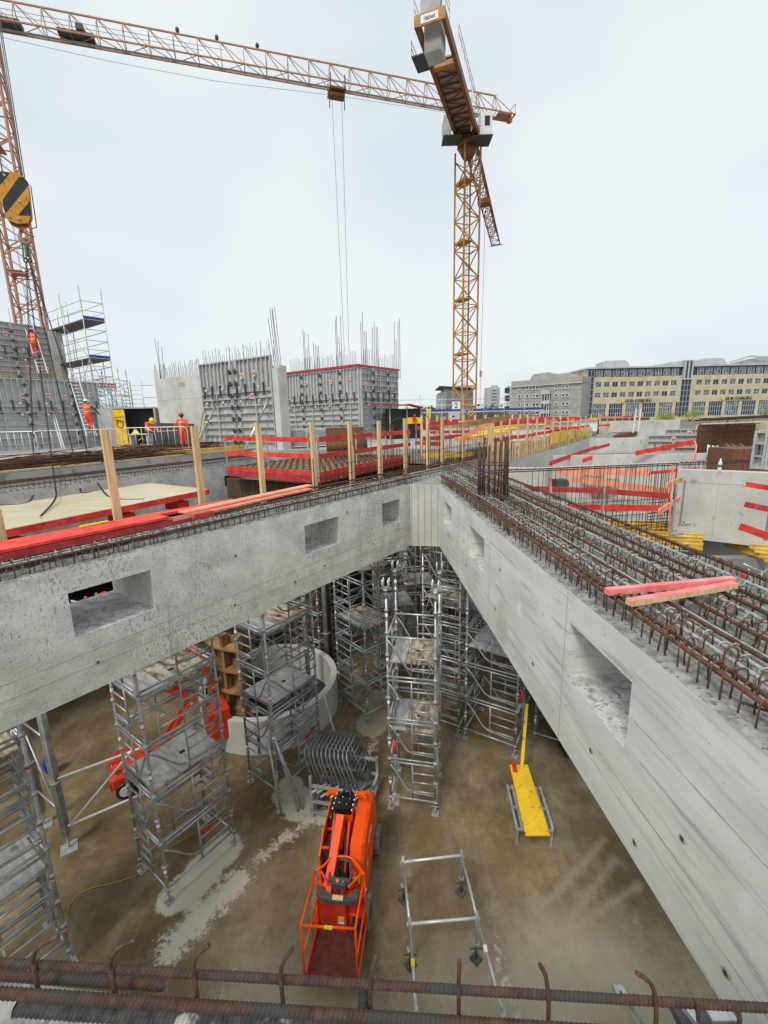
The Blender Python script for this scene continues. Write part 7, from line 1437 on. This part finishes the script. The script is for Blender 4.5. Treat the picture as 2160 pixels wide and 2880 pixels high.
# ================= TREES =================
def leafmat(name, c1, c2): return noisy(name, c1, c2, .9, .8, rnd=0)
K['leaf_y'] = leafmat('fresh_spring_foliage', (.22, .26, .02), (.46, .48, .05)); K['leaf_d'] = leafmat('bare_winter_scrub', (.10, .09, .065), (.20, .19, .14)); K['bark'] = noisy('bark', (.10, .08, .06), (.2, .17, .13), 3, .9)
def tree(pos, w, h, lab, mat, n=900, group=None, ls=.35):
    t = thing('tree', lab, 'tree', pos, 0, group); m = MB(); m.tube(pos, pos+UZ*h*.45, .16, 6, r2=.08)
    limbs = []
    for i in range(7):
        a = random.uniform(0, 6.28); e = pos+V3(math.cos(a)*w*.32, math.sin(a)*w*.32, h*random.uniform(.55, .9)); m.tube(pos+UZ*h*random.uniform(.25, .45), e, .06, 4, r2=.02); limbs.append(e)
    part('trunk', m, K['bark'], t); m = MB()
    for i in range(n):
        c = random.choice(limbs)+V3(random.gauss(0, w*.13), random.gauss(0, w*.13), random.gauss(0, h*.10)); R = Matrix.Rotation(random.uniform(0, 6.28), 3, V3(random.gauss(0, 1), random.gauss(0, 1), random.gauss(0, 1)).normalized()); s = random.uniform(.5, 1)*ls
        m.add([c+R@V3(*q)*s for q in ((-.5, 0, 0), (0, -.3, 0), (.5, 0, 0), (0, .3, 0))], [(0, 1, 2, 3)])
    part('crown', m, K[mat], t)
for (u, s, w, h, lab) in ((1864, 120, 6.0, 4.6, 'yellow green spring tree in front of the office, left one'), (1938, 118, 5.6, 4.8, 'yellow green spring tree before the glass stair bay'), (2165, 116, 4, 4.5, 'yellow green bush at the right picture edge'), (1886, 124, 4, 3.6, 'small yellow green bush between the two spring trees')): 
    p = Dp(u, 1180, s); p.z = 4.6; tree(p, w, h, lab, 'leaf_y', 1000)
for i, (u, s, w, h, lab) in enumerate([(1180, 75, 9, 3.8, 'bare brown scrub at the left behind the blue walkway'), (1225, 78, 9, 4.2, 'bare brown scrub left of the yellow crane foot'), (1340, 80, 10, 4.2, 'bare brown scrub right of the yellow crane foot'), (1385, 76, 9, 3.6, 'bare brown scrub before the slim tower block'), (1430, 84, 9, 3.8, 'bare brown scrub before the grey apartment block'), (1500, 90, 9, 3.4, 'bare brown scrub under the apartment block windows')]):
    p = Dp(u, 1180, s); p.z = 6.3; tree(p, w, h, lab, 'leaf_d', 1100, ls=.3)
m = MB()
for i in range(4200):
    a = Dp(random.uniform(1080, 1480), 1174, random.uniform(300, 600)); c = V3(a.x, a.y, random.uniform(4, 15+3*math.sin(a.x*.03))); R = Matrix.Rotation(random.uniform(0, 6.28), 3, V3(random.gauss(0, 1), random.gauss(0, 1), random.gauss(0, 1)).normalized()); m.add([c+R@V3(*q)*3 for q in ((-.5, 0, 0), (0, -.35, 0), (.5, 0, 0), (0, .35, 0))], [(0, 1, 2, 3)])
single('distant_trees', m, K['leaf_d'], 'hazy belt of distant trees on the horizon behind the cranes', 'trees', kind='stuff')
# ================= BLUE WALKWAY SCAFFOLD =================
a = Dp(1120, 1157, 44); b = Dp(1530, 1145, 47); t = thing('walkway_scaffold', 'long scaffold walkway with a dark blue toe board across the background', 'scaffold', V3(a.x, a.y, 7.4)); zz = a.z; b.z = a.z
part('toe_board', MB().bar(a, b, .04, .22), K['blue'], t); part('deck', MB().bar(a-UZ*.16+V3(0, .4, 0), b-UZ*.16+V3(0, .4, 0), .8, .07), K['alu'], t)
for h in (.55, 1.1): part('hand_rail', MB().tube(a+UZ*h, b+UZ*h, .03, 5), K['steel'], t)
for i in range(8): p = a.lerp(b, i/7); part('standard', MB().tube((p.x, p.y, 6.8), (p.x, p.y, zz+1.3+.3*(i % 2)), .03, 5), K['steel'], t)
t = thing('ladder', 'white ladder poles rising behind the far end of the post row', 'ladder', Dp(1790, 1215, 30))
for (u0, u1) in ((1789, 1780), (1802, 1794)): part('side_rail', MB().bar(Dp(u0, 1150, 30), Dp(u1, 1217, 30), .05, .09), K['white'], t)
for i in range(7): part('rung', MB().tube(Dp(1789-i*1.2, 1157+i*8, 30), Dp(1797-i*1.2, 1157+i*8, 30), .03, 5), K['steel'], t)
# rails, brown mats at the far end of the fence
m = MB(); m.box((Dp(1755, 1195, 45)), (4.0, 2, 1.4)); single('rusty_bundle', m, K['rust_sheet'], 'dark rusty block at the far end of the board row', 'bar bundle')
m = MB(); m.bar(Dp(1662, 1228, 36)-UZ*.2, Dp(1790, 1212, 42), 2.2, .35); single('rebar_mat', m, K['rust_sheet'], 'dark strip of mats lying at the end of the board row', 'mats')
guard([fb+fd*5-fn*.25, fb+fd*5-fn*.25+V3(9, 9, 0)], (.7, 1.4), 'faded red railing at the far end under the office windows', mat=['red', 'orange_b'], post_every=2, h=1.7, post='pine')
t = thing('site_fence', 'low grey steel fence line in front of the office building', 'fence', Dp(2100, 1210, 40)); a = Dp(1960, 1196, 40); b = Dp(2300, 1196, 40); b.z = a.z
part('top_rail', MB().bar(a, b, .07), K['alu'], t)
for i in range(6): p = a.lerp(b, i/5); part('post', MB().bar(p, p-UZ*1.6, .08), K['alu'], t)
# ================= PEOPLE =================
K['hivis'] = noisy('orange_work_jacket', (.86, .10, .02), (.95, .17, .05), 7, .7, bump=.3, bscale=20); K['redtr'] = noisy('red_orange_work_trousers', (.82, .035, .025), (.92, .08, .05), 7, .7, bump=.3, bscale=20)
K['skin'] = flat('skin', (.48, .27, .19), .6); K['refl'] = flat('reflective_band', (.62, .62, .58), .4); K['bcloth'] = noisy('dark_cloth', (.02, .02, .022), (.05, .048, .05), 8, .8); K['yjack'] = noisy('yellow_rain_jacket', (.80, .50, .02), (.90, .64, .05), 6, .6, bump=.3, bscale=20)
K['helm_y'] = flat('yellow_helmet', (.85, .60, .02), .3); K['helm_w'] = flat('white_helmet', (.8, .8, .78), .3); K['helm_r'] = flat('dark_red_helmet', (.30, .03, .06), .35); K['hair'] = flat('brown_hair', (.05, .03, .02), .8)
MATS = ['skin', 'hivis', 'redtr', 'bcloth', 'refl', 'yjack']
def person(label, loc, rz, J, helm, top=1, sleeve=1, leg=2, helm_tilt=0, height=1.78):
    """J: joints in local space, x right, y forward, z up"""
    j = {k: Vector(v) for k, v in J.items()}; sc = height/1.78
    nk = j['neck']; hd_ = j['head']; pv = j['pelvis']; ch = j['chest']
    bones = [(pv, ch, .145, .165, top), (ch, nk-(nk-ch)*.15, .165, .10, top), (nk-(nk-ch)*.2, hd_, .058, .075, 0)]
    sh = {}
    side = (j['shR']-j['shL']).normalized()
    bones += [(j['shL'], j['shR'], .082, .082, top), (j['hipL'], j['hipR'], .105, .105, leg), (pv+(ch-pv)*.3+side*.07, ch+side*.10, .11, .11, top), (pv+(ch-pv)*.3-side*.07, ch-side*.10, .11, .11, top)]
    for s in 'LR':
        bones += [(j['sh'+s], j['el'+s], .068, .052, sleeve), (j['el'+s], j['wr'+s], .052, .038, sleeve), (j['hip'+s], j['kn'+s], .105, .075, leg), (j['kn'+s], j['an'+s], .075, .058, leg)]
        d = (j['to'+s]-j['an'+s]); bones.append((j['an'+s]-V3(0, 0, .03), j['to'+s], .05, .04, 3))
    m = MB()
    for a, b, ra, rb, mi in bones:
        n = max(2, int((b-a).length/.035))
        m.path([a.lerp(b, i/n) for i in range(n+1)], ra, 10, rad=[ra+(rb-ra)*i/n for i in range(n+1)]); m.ell(a, (ra,)*3, 10, 6); m.ell(b, (rb,)*3, 10, 6)
    up = (hd_-nk).normalized(); fw = j.get('face', V3(0, 1, 0)).normalized(); fw = (fw-up*fw.dot(up)).normalized(); sx = fw.cross(up)
    RH = Matrix((sx, fw, up)).transposed()
    m.ell(hd_, (.077, .095, .115), 12, 9, R=RH); m.ell(hd_+RH@V3(0, .02, -.06), (.055, .07, .06), 10, 6, R=RH); m.ell(hd_+RH@V3(0, .098, -.012), (.014, .022, .026), 6, 5, R=RH)
    for s in (-1, 1): m.ell(hd_+RH@V3(.078*s, -.005, -.01), (.012, .022, .034), 6, 5, R=RH)
    me = m.mesh('tmp', K['skin']); o = bpy.data.objects.new('tmp', me); COL.objects.link(o)
    md = o.modifiers.new('r', 'REMESH'); md.mode = 'VOXEL'; md.voxel_size = .016; md.use_smooth_shade = True
    m2 = o.modifiers.new('s', 'SMOOTH'); m2.factor = .5; m2.iterations = 2
    dg = bpy.context.evaluated_depsgraph_get(); dg.update(); me2 = bpy.data.meshes.new_from_object(o.evaluated_get(dg)); bpy.data.objects.remove(o)
    me2.materials.clear()
    for k in MATS: me2.materials.append(K[k])
    for p in me2.polygons:
        c = p.center; best = (9, 0)
        for a, b, ra, rb, mi in bones:
            ab = b-a; t_ = max(0, min(1, (c-a).dot(ab)/max(1e-9, ab.length_squared))); dd = (c-(a+ab*t_)).length-(ra+(rb-ra)*t_)
            if dd < best[0]: best = (dd, mi)
        if (c-hd_).length < .14 and (c-nk).length > .07: best = (0, 0)
        mi = best[1]
        if mi == top:
            ff = (c-pv).dot((ch-pv).normalized())/(ch-pv).length
            if .42 < ff < .55 or (1.15 < ff < 1.24): mi = 4
            if ff < .08 and leg == 3: mi = top
        for s in 'LR':
            q = j['kn'+s].lerp(j['an'+s], .45)
            if leg == 2 and (c-q).length < .095 and abs((c-q).dot((j['an'+s]-j['kn'+s]).normalized())) < .03: mi = 4
        p.material_index = mi; p.use_smooth = True
    # hands: palm, four fingers and a thumb
    bm_ = bmesh.new(); bm_.from_mesh(me2); h = MB()
    for s in 'LR':
        w = j['wr'+s]; d = (w-j['el'+s]).normalized(); u = d.cross(V3(0, 0, 1)); u = u.normalized() if u.length > .1 else V3(1, 0, 0); v = d.cross(u)
        h.path([w-d*.02, w+d*.04, w+d*.085], .03, 8, rad=[.028, .036, .032])
        for i, (o_, l) in enumerate(((-.027, .065), (-.009, .075), (.009, .07), (.027, .055))): q = w+d*.08+u*o_; h.path([q, q+d*l*.5+v*.012, q+d*l*.75+v*.035, q+d*l*.7+v*.055], .009, 5)
        q = w+d*.03-u*.03; h.path([q, q-u*.03+d*.02, q-u*.035+d*.05+v*.01], .0105, 5)
    hm = h.mesh('h', K['skin']); bm_.from_mesh(hm); bm_.to_mesh(me2); bm_.free()
    root = thing('person', label, 'person', loc, rz); ob_ = bpy.data.objects.new('body', me2); me2.name = 'body'; COL.objects.link(ob_); ob_.parent = root; ob_.scale = (sc,)*3
    hm_ = MB(); c = hd_+up*.035; vs = []
    rr = [(0, .125), (.06, .118), (.105, .09), (.128, .045), (.136, 0.0)]
    for (r, z) in rr:
        for i in range(16): a = i*math.pi/8; vs.append(c+RH@V3(r*math.cos(a)*.93, r*math.sin(a)*1.12, z))
    hm_.add(vs, [(k*16+i, (k+1)*16+i, (k+1)*16+(i+1) % 16, k*16+(i+1) % 16) for k in range(4) for i in range(16)], 0, True)
    brim = [c+RH@V3(x, y, -.002) for x, y in ((-.12, .06), (-.09, .17), (0, .20), (.09, .17), (.12, .06), (.128, 0), (.09, -.12), (0, -.155), (-.09, -.12), (-.128, 0))]; hm_.slabshape(brim, up, .012)
    hm_.path([c+RH@V3(0, y, z) for y, z in ((-.14, .03), (-.08, .115), (0, .132), (.08, .115), (.14, .03))], .012, 5)
    hh = part('helmet', hm_, K[helm], root, True); hh.scale = (sc,)*3
    hr_ = MB(); hr_.ell(hd_+RH@V3(0, -.03, .0), (.080, .075, .075), 10, 7, R=RH); x = part('hair', hr_, K['hair'], root, True); x.scale = (sc,)*3
    ey = MB()
    for s in (-1, 1): ey.ell(hd_+RH@V3(.03*s, .089, .012), (.010, .008, .007), 6, 4, R=RH)
    ey.ell(hd_+RH@V3(0, .088, -.052), (.022, .008, .005), 6, 4, R=RH); x = part('eyes_and_mouth', ey, K['bcloth'], root, True); x.scale = (sc,)*3
    return root
ST = dict(pelvis=(0, 0, .96), chest=(0, .01, 1.30), neck=(0, 0, 1.48), head=(0, .02, 1.64), shL=(-.18, 0, 1.42), shR=(.18, 0, 1.42), elL=(-.25, -.02, 1.14), elR=(.25, -.02, 1.14), wrL=(-.24, .12, .92), wrR=(.24, .12, .92),
          hipL=(-.09, 0, .92), hipR=(.09, 0, .92), knL=(-.11, .02, .50), knR=(.11, .02, .50), anL=(-.12, -.02, .09), anR=(.12, -.02, .09), toL=(-.14, .13, .04), toR=(.14, .13, .04), face=V3(0, 1, 0))
def pose(**k): d = dict(ST); d.update(k); return d
# red helmet worker seen from behind, hands out to the left
p = DK(513, 21.4); person('person in orange jacket and dark red helmet standing with back turned at the barrier', p, .25, pose(elL=(-.32, .12, 1.22), wrL=(-.42, .34, 1.02), elR=(.27, -.02, 1.14), wrR=(.26, .10, .90), face=V3(-.3, 1, 0)), 'helm_r')
# yellow helmet worker bent over the bench, seen from the side
p = DK(418, 21.9); person('person in orange jacket and yellow helmet bending over the work bench', p, math.radians(-128), pose(pelvis=(0, -.12, .94), chest=(0, .10, 1.24), neck=(0, .27, 1.37), head=(0, .40, 1.45), shL=(-.18, .22, 1.33), shR=(.18, .22, 1.33), elL=(-.24, .34, 1.07), elR=(.24, .36, 1.07), wrL=(-.16, .56, .98), wrR=(.14, .58, .98), hipL=(-.09, -.1, .90), hipR=(.09, -.1, .90), knL=(-.1, -.02, .5), knR=(.12, .0, .5), anL=(-.11, -.12, .09), anR=(.14, -.1, .09), toL=(-.12, .03, .04), toR=(.16, .05, .04), face=V3(.0, 1, -.7)), 'helm_y', leg=3)
# lower ladder worker
p = Dp(262, 1214, 25.0)-V3(0, .22, 0); person('person with white helmet and red trousers on the lower ladder, one arm stretched right', p, .15, pose(elL=(-.22, .22, 1.25), wrL=(-.16, .34, 1.48), elR=(.40, .02, 1.22), wrR=(.52, .12, 1.0), knL=(-.1, .12, .58), anL=(-.1, .10, .2), toL=(-.1, .26, .18), face=V3(.5, 1, 0)), 'helm_w', sleeve=3)
# upper ladder climber
p = Dp(112, 1010, 27.9)-V3(0, .28, 0); person('person in orange overalls climbing the upper ladder, seen from behind', p, .25, pose(chest=(-.04, .10, 1.30), neck=(-.07, .12, 1.48), head=(-.10, .16, 1.62), shL=(-.24, .10, 1.42), shR=(.11, .12, 1.42), elL=(-.40, .22, 1.28), wrL=(-.46, .40, 1.42), elR=(.20, .24, 1.25), wrR=(.12, .40, 1.42), knL=(-.08, .05, .52), knR=(.12, .14, .60), anR=(.12, .10, .24), toR=(.12, .25, .22), face=V3(-.2, 1, .1)), 'helm_r')
# distant yellow worker
p = Dp(1206, 1190, 31); p.z = 7.75; person('person in yellow jacket and yellow helmet behind the far timber, turned left', p, .9, pose(elR=(.28, .05, 1.15), wrR=(.2, .3, 1.05)), 'helm_y', top=5, sleeve=5, leg=3)
m = MB(); q = DK(440, 21.2, 8.33); m.bar(q, DK(500, 21.0, 8.35), .05, .03); single('batten', m, K['pine'], 'pale batten carried between the two workers at the barrier', 'batten')
